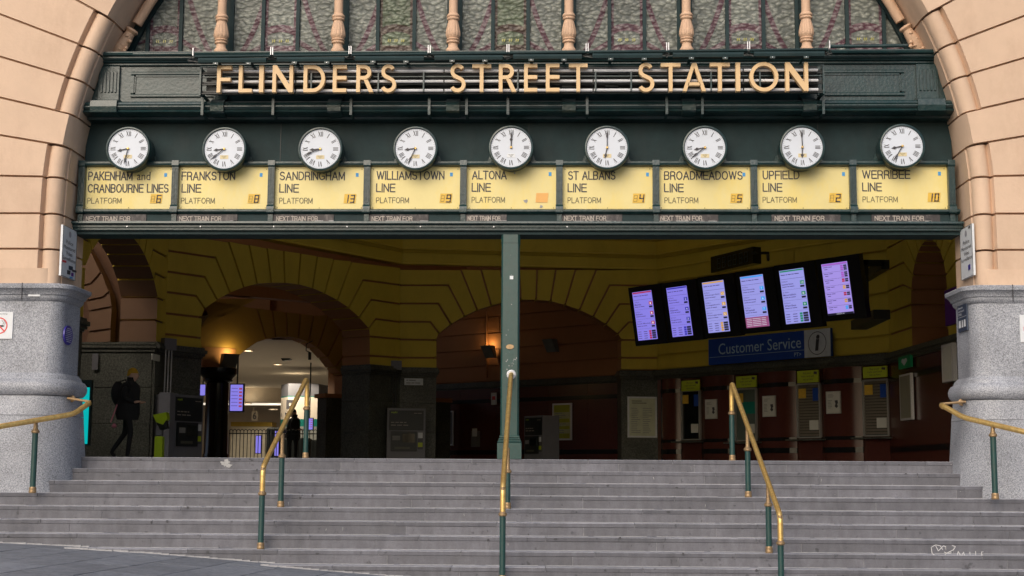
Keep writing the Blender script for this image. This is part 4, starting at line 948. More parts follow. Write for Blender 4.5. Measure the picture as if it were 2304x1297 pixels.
# ================================================================== SIGNS ON THE PIERS
def quad_sign(mb, c, d=(0, .012, 0)): mb.prism(c, d)
def on_quad(c, u, v):   # c: TL,TR,BR,BL
    a = c[0].lerp(c[1], u); b = c[3].lerp(c[2], u); return a.lerp(b, v)
def qtext(mb, c, s_, u0, u1, v0, v1, off, bold=0.):
    o = on_quad(c, u0, v1)+off; put_text(mb, s_, o, on_quad(c, u1, v1)+off-o, on_quad(c, u0, v0)+off-o, bold)
def frame_quad(c, w_, h): pass
for mirror in (0, 1):
    # police sign stands on the reveal face, x ~ const
    Xw = -6.294 if not mirror else 6.334
    def PX(px_, py_, X_=Xw):
        r = ray(px_, py_); return CAM+r*((X_-CAM.x)/r.x)
    if not mirror: c = [PX(140, 509), PX(172, 522), PX(168, 634), PX(136, 622)]
    else: c = [PX(2156, 524), PX(2182, 510), PX(2186, 623), PX(2160, 637)]
    for q in c: q.x = Xw
    zt = (c[0].z+c[1].z)/2; zb = (c[2].z+c[3].z)/2; ys = sorted([c[0].y, c[1].y]); 
    yF, yB = (-.63, -.05)
    nx = 1 if not mirror else -1
    xs = Xw+nx*.035
    A = Vector((xs, yF, zt)); B = Vector((xs, yB, zt)); C_ = Vector((xs, yB, zb)); D_ = Vector((xs, yF, zb))
    cc = [A, B, C_, D_] if not mirror else [B, A, D_, C_]
    t = thing('police_notice', (xs, (yF+yB)/2, zb), 'white Police Monitored Video Surveillance plate on the %s arch reveal%s' % (('right', ', clean') if mirror else ('left', ', with stickers')), 'sign', 'police surveillance plates')
    mb = MB(); mb.prism(cc, (-nx*.03, 0, 0)); ob('plate', mb, SIGNW, t)
    mb = MB(); off = Vector((nx*.003, 0, 0))
    for k, s_ in enumerate(('Police', 'Monitored', 'Video', 'Surveillance')): 
        w2 = (.25, .4, .22, .46)[k]; qtext(mb, cc, s_, .5-w2, .5+w2, .26+.11*k, .335+.11*k, off)
    ob('lettering', mb, INK, t)
    mb = MB(); e0 = on_quad(cc, .5, .13)+off; n = 16
    mb.add([e0+Vector((0, .05*math.cos(6.283*q/n), .045*math.sin(6.283*q/n))) for q in range(n)], [list(range(n))]); ob('crest', mb, mat('grey_crest', (.3, .3, .33), .6), t)
    mb = MB()
    for (u0, u1, v0, v1) in ((.0, .012, 0, 1), (.988, 1, 0, 1), (0, 1, 0, .006), (0, 1, .994, 1)):
        mb.prism([on_quad(cc, u0, v0)+off, on_quad(cc, u1, v0)+off, on_quad(cc, u1, v1)+off, on_quad(cc, u0, v1)+off], (nx*.002, 0, 0))
    ob('edge_strip', mb, BLACKM, t)
    stk = ((.05, .3, .68, .72, RED), (.5, .78, .74, .82, NAVY), (.75, 1.05, .79, .83, INK), (.4, .62, .84, .92, INK), (.7, .85, .86, .93, PURPLE), (.6, .8, .95, .98, TAPE)) if not mirror else ((.75, .88, .02, .06, INK), (.62, .78, .76, .86, COBALT))
    for (u0, u1, v0, v1, m_) in stk:
        mb = MB(); mb.prism([on_quad(cc, u0, v0+.01)+off, on_quad(cc, u1, v0)+off, on_quad(cc, u1, v1)+off, on_quad(cc, u0, v1+.01)+off], (nx*.004, 0, 0)); ob('sticker', mb, m_, t)
# no smoking plates on pier fronts
for mirror in (0, 1):
    Yn = -.757
    if not mirror: a, b = PY(-30, 702, Yn), PY(27, 763, Yn)
    else: a, b = PY(2294, 709, Yn), PY(2351, 771, Yn)
    cx_, cz_ = (a.x+b.x)/2, (a.z+b.z)/2
    t = thing('no_smoking_plate', (cx_, Yn, b.z), 'white no smoking plate with red ring on the %s granite pier' % ('right' if mirror else 'left'), 'sign', 'no smoking plates')
    mb = MB(); mb.box(a.x, b.x, Yn, Yn+.02, b.z, a.z, .004); ob('plate', mb, SIGNW, t)
    mb = MB(); rr = .115; n = 32; V = []; 
    for q in range(n): 
        an = 6.2832*q/n
        for r in (rr, rr-.016): V.append((cx_+r*math.cos(an), Yn-.003, cz_-.005+r*math.sin(an)))
    mb.add(V, [(2*q, 2*q+1, (2*q+3) % (2*n), (2*q+2) % (2*n)) for q in range(n)])
    s_ = rr*.7; mb.add([(cx_-s_-.005, Yn-.004, cz_-.005+s_-.01), (cx_-s_+.005, Yn-.004, cz_-.005+s_+.005), (cx_+s_+.005, Yn-.004, cz_-.005-s_+.005), (cx_+s_-.005, Yn-.004, cz_-.005-s_-.01)], [(0, 1, 2, 3)]); ob('red_ring', mb, RED, t)
    mb = MB(); mb.box(cx_-.075, cx_+.055, Yn-.0025, Yn, cz_-.022, cz_+.004); mb.box(cx_+.06, cx_+.068, Yn-.0025, Yn, cz_-.022, cz_+.004)
    for q in range(2):
        P_ = [Vector((cx_+.045+.025*q+.012*math.sin(i*.9), Yn-.0025, cz_+.012+i*.012)) for i in range(6)]
        for u, v in zip(P_, P_[1:]): mb.add([u+Vector((-.003, 0, 0)), u+Vector((.003, 0, 0)), v+Vector((.003, 0, 0)), v+Vector((-.003, 0, 0))], [(0, 1, 2, 3)])
    put_text(mb, 'No Smoking', (cx_-.085, Yn-.0025, a.z-.04), (.19, 0, 0), (0, 0, .02), .01); ob('cigarette_mark', mb, INK, t)
# blue heritage plaque and navy plate, on the rounded inner corner of each pier
c = Vector((-6.155, -.42, 0)); p = PY(143, 755, -.46)
t = thing('blue_plaque', (-6.18, -.46, p.z-.16), 'round cobalt blue plaque on the left granite pier', 'plaque')
mb = MB(); n = 32; V = []
for x in (-6.17, -6.192):
    V += [(x, -.46+.17*math.cos(6.2832*q/n), p.z+.135*math.sin(6.2832*q/n)) for q in range(n)]
mb.add(V, [list(range(n)), list(range(2*n-1, n-1, -1))]+[(q, (q+1) % n, n+(q+1) % n, n+q) for q in range(n)]); ob('disc', mb, COBALT, t)
mb = MB(); lines = ['~xxxxxxxx', '~xxxxxxx xxxxxxx', '~xxxx xxxxxxxx xxxxxx', '~xx xx xxxxxxxxxxx xx', '~xx xxx xxxxx xxx xx', '~xxxxxxxxx xx xxx', '~xxxxxxx xxxx', '~xxxxxx']
for k, s_ in enumerate(lines):
    w2 = .13*math.sqrt(max(0, 1-((k-3.5)/4.6)**2)); put_text(mb, s_, (-6.168, -.46-w2, p.z+.085-k*.026), (0, 2*w2, 0), (0, 0, .014))
ob('plaque_lettering', mb, SIGNW, t)
p = PY(2178, 717, -.35); xw = 6.23-.025
t = thing('navy_notice', (xw, -.4, p.z-.2), 'narrow navy notice with white symbols on the right granite pier', 'sign')
zt, zb = PY(2178, 683, -.4).z, PY(2178, 745, -.4).z; yF, yB = -.56, -.14
cc = [Vector((xw, yB, zt)), Vector((xw, yF, zt)), Vector((xw, yF, zb)), Vector((xw, yB, zb))]; mb = MB(); mb.prism(cc, (.02, 0, 0)); ob('plate', mb, NAVY, t)
mb = MB(); off = Vector((-.003, 0, 0))
for k, s_ in enumerate(('Beacon', 'activated', 'area')): qtext(mb, cc, s_, .1, (.6, .75, .45)[k], .1+.12*k, .18+.12*k, off)
for u0, u1 in ((.1, .35), (.45, .6), (.68, .9)): mb.prism([on_quad(cc, u0+.03, .6)+off, on_quad(cc, u1-.03, .6)+off, on_quad(cc, u1, .86)+off, on_quad(cc, u0, .86)+off], (-.001, 0, 0))
mb.prism([on_quad(cc, .0, .48)+off, on_quad(cc, 1, .48)+off, on_quad(cc, 1, .49)+off, on_quad(cc, 0, .49)+off], (-.001, 0, 0)); ob('symbols', mb, SIGNW, t)
# scrap of paper under the left cap
a = PY(80, 666, -.76); mb = MB(); mb.box(a.x-.09, a.x+.08, -.80, -.75, a.z-.012, a.z+.016); ob('folded_paper', mb, SIGNW, None, False, 'small white folded paper wedged under the cap of the left granite pier', 'paper')

# ================================================================== INTERIOR
floor = MB(); floor.box(-30, 14, .45, 60, -.3, -.002); ob('station_floor', floor, FLOORM, kind='structure')
class Plane:
    def __init__(s, A, B):
        s.A = Vector((*A, 0)); s.B = Vector((*B, 0)); s.u = (s.B-s.A).normalized(); s.n = Vector((s.u.y, -s.u.x, 0))   # n toward viewer
        s.len = (s.B-s.A).length
    def hit(s, x, y, off=0.):
        r = ray(x, y); A = s.A+s.n*off; return CAM+r*((A-CAM).dot(s.n)/r.dot(s.n))
    def pt(s, u, z, off=0.): return s.A+s.u*u+s.n*off+Vector((0, 0, z))
def offset_line(P, pl, d):
    # P: 3D polyline in plane; offset perpendicular in plane by d
    q = [((p-pl.A).dot(pl.u), p.z) for p in P]; out = []
    for i in range(len(q)):
        ns = []
        for (a, b) in ((i-1, i), (i, i+1)):
            if a < 0 or b >= len(q): continue
            dx, dz = q[b][0]-q[a][0], q[b][1]-q[a][1]; l = math.hypot(dx, dz) or 1; ns.append((-dz/l, dx/l))
        nx_, nz_ = sum(n[0] for n in ns), sum(n[1] for n in ns); l = math.hypot(nx_, nz_) or 1; nx_, nz_ = nx_/l, nz_/l
        k = 1/max(.4, nx_*ns[0][0]+nz_*ns[0][1]); out.append(pl.pt(q[i][0]+nx_*d*k, q[i][1]+nz_*d*k))
    return out
def jointed_wall(name, pl, joints, thick, mats, label, gap=.05, rec=.05, extra_first=None, extra_last=None, corners=None, group=None):
    """joints: list of pixel polylines outer->arch; consecutive joints bound one block; corners: {index:[extra px points between outer ends]}"""
    t = thing(name, (pl.A+pl.B)/2, label, 'wall', group); core = MB(); J = [[pl.hit(*p) for p in j] for j in joints]
    d = -pl.n*thick
    for i in range(len(J)-1):
        a, b = J[i], J[i+1]; ex = [pl.hit(*p) for p in (corners or {}).get(i, [])]
        ccen = sum(a+b, Vector())/len(a+b)
        s_ = 1
        oa = offset_line(a, pl, gap/2); ob_ = offset_line(b, pl, -gap/2)
        def side(P, c): 
            v = P[-1]-P[0]; w_ = c-P[0]; return (v.dot(pl.u)*w_.z-v.z*w_.dot(pl.u))
        oa = offset_line(a, pl, gap/2 if side(a, ccen) > 0 else -gap/2); ob_ = offset_line(b, pl, gap/2 if side(b, ccen) > 0 else -gap/2)
        poly = oa+ob_[::-1]+ex
        n = len(poly); mb = MB(); V = poly+[p+d for p in poly]
        F = [list(range(n)), list(range(2*n-1, n-1, -1))]; M_ = [0, 0]
        for k in range(n):
            F.append([k, k+n, (k+1) % n+n, (k+1) % n]); M_.append(1 if k == len(oa)-1 else 0)
        mb.v = [Vector(v) for v in V]; mb.f = F; mb.mi = M_
        ob('wall_block', mb, mats, t, tri=True)
        pa = a[:-1]+[a[-1]+(a[-2]-a[-1]).normalized()*rec]; pb = b[:-1]+[b[-1]+(b[-2]-b[-1]).normalized()*rec]
        core.prism([p-pl.n*rec for p in pa+pb[::-1]+ex], d*.98+pl.n*rec, 0)
    ob('joint_core', core, mats[1], t, tri=True)
    return t
def z5(p): return (340+p[0]/2.317, 500+p[1]/2.317)
def z6(p): return (940+p[0]/2.316, 500+p[1]/2.316)
def z4(p): return (170+p[0]/4.471, 510+p[1]/4.471)
V1, V2, V3, V4 = (-7.46, 9.05), (-3.26, 15.3), (3.2, 16.3), (7.9, 10.6)
PL1 = Plane(V1, V2)
j5 = lambda *ps: [z5(p) for p in ps]
j4 = lambda *ps: [z4(p) for p in ps]
JBL = [j4((880, 1205), (1268, 1250)), j4((870, 1078), (1260, 1122)), j4((880, 870), (1268, 915)), j4((885, 655), (1215, 700), (1300, 828)), j4((900, 450), (1300, 508), (1425, 735)), j4((910, 240), (1410, 315), (1555, 665)),
       j5((405, 105), (483, 340)), j5((512, 122), (553, 322)), j5((605, 138), (627, 317)), j5((692, 152), (697, 317)), j5((780, 165), (768, 325)), j5((867, 180), (842, 345)), j5((952, 195), (905, 372)), j5((1045, 208), (972, 408)),
       j5((1298, 328), (1105, 303), (1030, 448)), j5((1298, 427), (1148, 405), (1085, 498)), j5((1298, 522), (1172, 505), (1135, 555)), j5((1298, 610), (1140, 597)), j5((1298, 707), (1140, 697)), j5((1298, 770), (1140, 762))]
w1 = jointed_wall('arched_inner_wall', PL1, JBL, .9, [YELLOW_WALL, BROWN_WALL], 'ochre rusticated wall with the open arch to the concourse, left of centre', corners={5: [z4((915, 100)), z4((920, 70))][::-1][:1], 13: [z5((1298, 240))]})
PL2 = Plane(V2, V3)
j6 = lambda *ps: [z6(p) for p in ps]
LV, RV = -93, 1250
JC = [j6((LV, 772), (97, 775)), j6((LV, 707), (97, 708)), j6((LV, 612), (97, 615)), j6((LV, 520), (65, 520), (110, 580)), j6((LV, 425), (107, 425), (172, 532)), j6((LV, 330), (160, 330), (243, 490)),
      j6((225, 250), (310, 458)), j6((330, 250), (383, 435)), j6((432, 250), (460, 415)), j6((528, 250), (538, 405)), j6((622, 250), (617, 405)), j6((720, 250), (692, 412)), j6((822, 250), (768, 432)), j6((930, 250), (843, 458)),
      j6((RV, 330), (1000, 330), (915, 492)), j6((RV, 427), (1052, 427), (980, 533)), j6((RV, 522), (1100, 522), (1043, 582)), j6((RV, 615), (1060, 615)), j6((RV, 708), (1060, 708)), j6((RV, 772), (1060, 772))]
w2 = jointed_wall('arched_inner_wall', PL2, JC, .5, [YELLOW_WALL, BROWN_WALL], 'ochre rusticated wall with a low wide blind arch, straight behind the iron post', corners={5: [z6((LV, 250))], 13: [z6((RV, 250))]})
# left wall, seen edge-on
PL0 = Plane((-7.5, 1.2), V1)
JL = [j4((878, 1205), (748, 1170)), j4((868, 1078), (750, 1022)), j4((878, 870), (755, 803)), j4((883, 655), (800, 600), (755, 710)), j4((898, 450), (778, 370), (720, 580)), j4((908, 240), (750, 130), (670, 455))]
Jl2 = [[PL0.hit(*p) for p in j] for j in JL]
def wall_from_points(t, pl, J, thick, mats, gap=.05, rec=.05, corners=None):
    core = MB(); d = -pl.n*thick
    for i in range(len(J)-1):
        a, b = J[i], J[i+1]; ex = (corners or {}).get(i, []); cen = sum(a+b, Vector())/len(a+b)
        def side(P, c):
            v = P[-1]-P[0]; w_ = c-P[0]; return (v.dot(pl.u)*w_.z-v.z*w_.dot(pl.u))
        oa = offset_line(a, pl, gap/2 if side(a, cen) > 0 else -gap/2); ob_ = offset_line(b, pl, gap/2 if side(b, cen) > 0 else -gap/2)
        poly = oa+ob_[::-1]+ex; n = len(poly); mb = MB(); mb.v = poly+[p+d for p in poly]
        mb.f = [list(range(n)), list(range(2*n-1, n-1, -1))]+[[k, k+n, (k+1) % n+n, (k+1) % n] for k in range(n)]; mb.mi = [0, 0]+[1 if k == len(oa)-1 else 0 for k in range(n)]
        ob('wall_block', mb, mats, t, tri=True)
        pa = a[:-1]+[a[-1]+(a[-2]-a[-1]).normalized()*rec]; pb = b[:-1]+[b[-1]+(b[-2]-b[-1]).normalized()*rec]
        core.prism([p-pl.n*rec for p in pa+pb[::-1]+ex], d*.98+pl.n*rec)
    ob('joint_core', core, mats[1], t, tri=True)
def arc_wall(name, pl, uc, r, zs, z_cap, levels, ztop, umin, umax, thick, mats, label, rise=None):
    """parametric rusticated wall with a round arch: returns thing"""
    t = thing(name, pl.pt(uc, 0), label, 'wall'); J = []; corners = {}
    if rise: R = (r*r+rise*rise)/(2*rise); zc = zs+rise-R; a_s = math.degrees(math.asin((R-rise)/R))
    else: R, zc, a_s = r, zs, 0.
    stp = (90-a_s)/6.
    for z in [z for z in levels if z <= zs]: J.append([pl.pt(umin, z), pl.pt(uc-r, z)])
    hi = [z for z in levels if z > zs+.05]
    def bent(i, z, sg):
        a = R_(a_s+stp*(i+1)); ax, az = uc+sg*R*math.cos(a), zc+R*math.sin(a); k = max(.12, (z-az)/math.sin(a)); bx = ax+sg*math.cos(a)*k; um = umax if sg > 0 else umin
        bx = min(bx, um-.06) if sg > 0 else max(bx, um+.06)
        return [pl.pt(um, max(z, az+.1)), pl.pt(bx, max(z, az+.1)), pl.pt(ax, az)]
    for i, z in enumerate(hi): J.append(bent(i, z, -1))
    a0 = a_s+stp*(len(hi)+1); n = max(3, int((180-2*a0)/(stp*.8))); corners[len(J)-1] = [pl.pt(umin, ztop)]
    for i in range(n+1):
        a = math.pi-R_(a0+(180-2*a0)*i/n); ax, az = uc+R*math.cos(a), zc+R*math.sin(a); k = (ztop-az)/math.sin(a); J.append([pl.pt(min(max(ax+math.cos(a)*k, umin+.02), umax-.02), ztop), pl.pt(ax, az)])
    corners[len(J)-1] = [pl.pt(umax, ztop)]
    for i, z in reversed(list(enumerate(hi))): J.append(bent(i, z, 1))
    for z in reversed([z for z in levels if z <= zs]): J.append([pl.pt(umax, z), pl.pt(uc+r, z)])
    wall_from_points(t, pl, J, thick, mats, corners=corners); return t
LVZ = [2.36, 2.78, 3.25, 3.72, 4.18, 4.65]
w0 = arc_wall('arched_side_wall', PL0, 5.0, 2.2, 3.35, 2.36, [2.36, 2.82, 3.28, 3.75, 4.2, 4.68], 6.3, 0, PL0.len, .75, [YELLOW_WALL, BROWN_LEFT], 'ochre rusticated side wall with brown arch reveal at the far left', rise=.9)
PL4 = Plane((7.75, 10.6), (8.25, 1.2))
w4 = arc_wall('arched_side_wall', PL4, 2.75, 1.12, 3.27, 2.36, LVZ, 5.6, 0, PL4.len, .75, [YELLOW_WALL, BROWN_WALL], 'ochre rusticated side wall with narrow arched niche at the far right')
# right wall (above ticket windows)
PL3 = Plane(V3, (7.8, 10.7))
t3 = thing('ticket_hall_wall', (5.5, 13.4, 0), 'ochre wall over the dark red polished ticket window front, right of centre', 'wall')
zl = [2.40, 2.78, 3.23, 3.70, 4.16, 4.63, 5.03]
for i in range(len(zl)-1):
    cuts = [0, 2.1, 4.6, PL3.len] if i % 2 else [0, 3.2, PL3.len]
    for a, b in zip(cuts, cuts[1:]):
        mb = MB(); mb.prism([PL3.pt(a+.015, zl[i]+.028), PL3.pt(b-.015, zl[i]+.028), PL3.pt(b-.015, zl[i+1]-.028), PL3.pt(a+.015, zl[i+1]-.028)], -PL3.n*.1); ob('wall_block', mb, YELLOW_WALL, t3)
mb = MB(); mb.prism([PL3.pt(-.2, 2.3, -.05), PL3.pt(PL3.len+.2, 2.3, -.05), PL3.pt(PL3.len+.2, 7, -.05), PL3.pt(-.2, 7, -.05)], -PL3.n*.5); ob('wall_core', mb, YELLOW_WALL, t3)
# frieze, cornices, ceiling over the whole hall
hall = [(-6.2, .36), (-7.5, 1.2), V1, V2, V3, (7.8, 10.7), (8.25, 1.2), (6.3, .36)]
def offp(P, d):
    c = Vector((0, 8, 0)); return [(p[0]+(c.x-p[0])*d/8, p[1]+(c.y-p[1])*d/8) for p in P]
def hall_band(name, prof, m_, label=None, par=None, segs=None, smooth=False):   # prof: closed list of (inward, z)
    mb = MB()
    H = [Vector((*p, 0)) for p in hall]
    rings = []
    for (o, z) in prof:
        ring = []
        for i in range(len(H)):
            ds = []
            for (a, b) in ((i-1, i), (i, i+1)):
                if a < 0 or b >= len(H): continue
                u = (H[b]-H[a]).normalized(); ds.append(Vector((u.y, -u.x, 0)))
            n_ = sum(ds, Vector()).normalized(); k = 1/max(.5, n_.dot(ds[0])); ring.append(H[i]+n_*o*k+Vector((0, 0, z)))
        rings.append(ring)
    n = len(H); V = [v for r in rings for v in r]; F = []
    for r in range(len(prof)):
        r2 = (r+1) % len(prof)
        for i in range(n-1): F.append((r*n+i, r*n+i+1, r2*n+i+1, r2*n+i))
    mb.add(V, F); return ob(name, mb, m_, par)
ent = thing('hall_entablature', (0, 8, 5.0), 'ochre plaster band and cornices running round the top of the dark hall', 'cornice')
hall_band('frieze_band', [(-.45, 5.02), (.0, 5.02), (.0, 10.25), (-.45, 10.25)], YELLOW_WALL, par=ent)
hall_band('lower_cornice', [(.0, 5.28), (.03, 5.29), (.05, 5.33), (.09, 5.35), (.09, 5.37), (.0, 5.40)], YELLOW_WALL, par=ent)
hall_band('upper_cornice', [(.0, 5.72), (.05, 5.75), (.07, 5.81), (.15, 5.85), (.18, 5.90), (.18, 5.93), (.0, 5.97)], YELLOW_WALL, par=ent)
hall_band('necking', [(.0, 4.98), (.02, 4.985), (.02, 5.015), (.0, 5.03)], YELLOW_WALL, par=ent)
SKX0, SKX1, SKY0, SKY1 = -4., 4., 5., 12.  # roof opening added out of view to bring daylight into the hall
mb = MB(); mb.box(-30, SKX0, .36, 60, 10.2, 10.4); mb.box(SKX1, 14, .36, 60, 10.2, 10.4); mb.box(SKX0, SKX1, .36, SKY0, 10.2, 10.4); mb.box(SKX0, SKX1, SKY1, 60, 10.2, 10.4); ob('hall_ceiling', mb, CREAM, kind='structure')
roof_fill = thing('added_roof_light', (0, 8.5, 10.3), 'added unseen frosted roof opening filling the dark hall with daylight', 'added skylight')
FR = bpy.data.materials.new('added_roof_glass'); FR.use_nodes = True; n_ = FR.node_tree; tr_ = n_.nodes.new('ShaderNodeBsdfTranslucent'); tr_.inputs[0].default_value = (.33, .33, .30, 1); n_.links.new(tr_.outputs[0], n_.nodes['Material Output'].inputs[0])
for i in range(4):
    for j in range(3):
        a = SKX0+2*i; b = SKY0+(SKY1-SKY0)/3*j; mb = MB(); mb.quad((a+.04, b+.04, 10.4), (a+1.96, b+.04, 10.4), (a+1.96, b+(SKY1-SKY0)/3-.04, 10.4), (a+.04, b+(SKY1-SKY0)/3-.04, 10.4)); ob('pane', mb, FR, roof_fill)
for i in range(5): mb = MB(); mb.box(SKX0+2*i-.05, SKX0+2*i+.05, SKY0, SKY1, 10.36, 10.46); ob('glazing_bar', mb, GREENM, roof_fill)
for j in range(4): mb = MB(); mb.box(SKX0, SKX1, SKY0+(SKY1-SKY0)/3*j-.05, SKY0+(SKY1-SKY0)/3*j+.05, 10.35, 10.358); ob('cross_bar', mb, GREENM, roof_fill)
# granite dado of piers between walls
dado = thing('granite_dado', (-3.3, 15, 0), 'dark granite dado and piers below the ochre walls of the hall', 'wall')
def granite_run(A, B, th_=.5, z1=2.38, par=dado, o0=0., nm='dado_block'):
    pl = Plane(A, B); zs_ = [0, .78, 1.5, 2.16]
    for i in range(3):
        mb = MB(); mb.prism([pl.pt(.0, zs_[i]+.004, o0), pl.pt(pl.len, zs_[i]+.004, o0), pl.pt(pl.len, zs_[i+1]-.004, o0), pl.pt(0, zs_[i+1]-.004, o0)], -pl.n*th_); ob(nm, mb, GRANI, par)
    mb = MB()
    for (o, za, zb) in ((.03, 2.16, 2.2), (.07, 2.2, 2.25), (.11, 2.255, 2.33), (.06, 2.335, 2.385)):
        mb.prism([pl.pt(-o*.6, za, o0+o), pl.pt(pl.len+o*.6, za, o0+o), pl.pt(pl.len+o*.6, zb, o0+o), pl.pt(-o*.6, zb, o0+o)], -pl.n*(th_+o))
    ob('dado_cap', mb, GRANI, par)
g1 = PL1.hit(*z4((1268, 1250))); g2 = PL1.hit(*z5((1140, 765))); 
def xy(v): return (v.x, v.y)
granite_run(V1, xy(g1), .9); granite_run(xy(g2), V2, .9)
c1 = PL2.hit(*z6((97, 775))); c2 = PL2.hit(*z6((1060, 775)))
granite_run(V2, xy(c1), .5); granite_run(xy(c2), V3, .5)
granite_run(xy(PL0.pt(7.2, 0)), V1, .75); granite_run((-7.5, 1.2), xy(PL0.pt(2.8, 0)), .75)
mb = MB(); mb.box(-9.12, -8.27, 8.96, 8.998, 0, 2.3); mb.box(-14, -9.1, 9.26, 9.298, 0, 2.3); ob('passage_dado', mb, MARBLE, None, False, 'dark polished dado beyond the far left side arch', 'wall')
# beyond the left arch: passage walls, the shade of their depth painted into the brown
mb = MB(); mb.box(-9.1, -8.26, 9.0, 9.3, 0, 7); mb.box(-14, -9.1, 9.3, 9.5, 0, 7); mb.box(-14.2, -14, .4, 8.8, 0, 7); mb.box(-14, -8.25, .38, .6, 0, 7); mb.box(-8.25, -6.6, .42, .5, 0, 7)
ob('side_passage_wall', mb, mat('shaded_brown_paint', (.14, .07, .04), .8), None, False, 'brown passage wall beyond the far left side arch, shade painted into its colour', 'wall')
pp = PY(188, 930, 6); t = thing('teal_light_box', (-12.5, 6.2, 0), 'glowing teal advertising panel glimpsed past the left granite pier', 'sign')
A_, B_ = PY(150, 860, 6.2), PY(196.5, 1003, 6.2); mb = MB(); mb.box(A_.x, B_.x+.03, 6.2, 6.3, B_.z, A_.z+.04); ob('housing', mb, GREENM, t)
mb = MB(); mb.box(A_.x, B_.x, 6.185, 6.197, B_.z+.03, A_.z-.1); ob('lit_panel', mb, mat('teal_glow', (0, .2, .2), emit=(0, .38, .38), estr=1.), t)
# right side closing walls
mb = MB(); mb.box(6.6, 9.2, .42, .5, 0, 7); mb.box(9.1, 9.3, .4, 9.6, 0, 7); mb.box(8.3, 9.3, 10.2, 10.5, 0, 7)
ob('niche_back_wall', mb, YELLOW_WALL, None, False, 'plain ochre wall behind the narrow niche at the far right', 'wall')
granite_run(xy(PL4.pt(4.0, 0)), (8.25, 1.2), .6)
# purple sign, timetable case near the right pier
p = [PY(2133, 655, 4.2), PY(2175, 640, 3.4)]
t = thing('purple_sign', (7.9, 4.0, 2.7), 'purple hanging sign half hidden behind the right granite pier', 'sign')
a, b = PL4.hit(2132, 655, .1), PL4.hit(2175, 640, .1); zb = PL4.hit(2133, 735, .1).z
mb = MB(); mb.prism([a, Vector((b.x, b.y, a.z)), Vector((b.x, b.y, zb)), Vector((a.x, a.y, zb))], PL4.n*.06); ob('panel', mb, PURPLE, t)
t = thing('timetable_case', (7.9, 4.6, 1.4), 'tall framed timetable case beside the right granite pier', 'noticeboard')
a = PL4.hit(2127, 778, .08); b = PL4.hit(2152, 768, .08); zb = PL4.hit(2130, 862, .08).z
mb = MB(); mb.prism([a, Vector((b.x, b.y, a.z)), Vector((b.x, b.y, zb)), Vector((a.x, a.y, zb))], PL4.n*.08); ob('case', mb, STEEL, t)
mb = MB(); k_ = .12; mb.prism([a.lerp(b, k_)+PL4.n*.083+Vector((0, 0, -.05)), a.lerp(b, 1-k_)+PL4.n*.083+Vector((0, 0, -.05-(b.z-a.z)*(1-k_))), Vector((*xy(a.lerp(b, 1-k_)+PL4.n*.083), zb+.05)), Vector((*xy(a.lerp(b, k_)+PL4.n*.083), zb+.05))], PL4.n*.004); ob('sheet', mb, PAPER, t)

# ---- recess wall inside the centre arch
PR = Plane((-3.6, 22.4), (2.9, 16.95))
tr = thing('recess_wall', (0, 19.5, 0), 'terracotta wall deep inside the low blind arch behind the iron post', 'wall')
zl = [2.36, 2.8, 3.27, 3.74, 4.2, 4.7]
for i in range(5):
    for a, b in ((0, 3.4), (3.4, PR.len)) if i % 2 else ((0, PR.len),):
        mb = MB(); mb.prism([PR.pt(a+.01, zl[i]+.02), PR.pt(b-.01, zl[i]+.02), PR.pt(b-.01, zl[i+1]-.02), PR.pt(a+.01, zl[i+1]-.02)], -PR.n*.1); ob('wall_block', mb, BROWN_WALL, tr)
mb = MB(); mb.prism([PR.pt(-4, 0, -.06), PR.pt(PR.len+.3, 0, -.06), PR.pt(PR.len+.3, 7, -.06), PR.pt(-4, 7, -.06)], -PR.n*.4); ob('wall_core', mb, BROWN_WALL, tr)
mb = MB()
for (o, za, zb) in ((.02, 2.16, 2.2), (.08, 2.2, 2.28), (.05, 2.28, 2.35)): mb.prism([PR.pt(0, za, o), PR.pt(PR.len, za, o), PR.pt(PR.len, zb, o), PR.pt(0, zb, o)], -PR.n*(.1+o))
ob('dado_cap', mb, GRANI, tr)
for a, b in ((0, 1.9), (1.9, 3.3), (3.3, 5.2), (5.2, 6.6), (6.6, PR.len)):
    mb = MB(); mb.prism([PR.pt(a+.004, 0, .0), PR.pt(b-.004, 0, 0), PR.pt(b-.004, 2.16, 0), PR.pt(a+.004, 2.16, 0)], -PR.n*.05); ob('marble_panel', mb, MARBLE, tr)
mb = MB(); mb.prism([PR.pt(0, .30, .01), PR.pt(PR.len, .30, .01), PR.pt(PR.len, .42, .01), PR.pt(0, .42, .01)], -PR.n*.02); mb.prism([PR.pt(0, 1.75, .01), PR.pt(PR.len, 1.75, .01), PR.pt(PR.len, 1.86, .01), PR.pt(0, 1.86, .01)], -PR.n*.02); ob('black_band', mb, BLKG, tr)
mb = MB(); mb.tube([PR.hit(1095, 700, .04), PR.hit(1095, 850, .04)], .03, 6); ob('downpipe', mb, BROWN_WALL, tr)

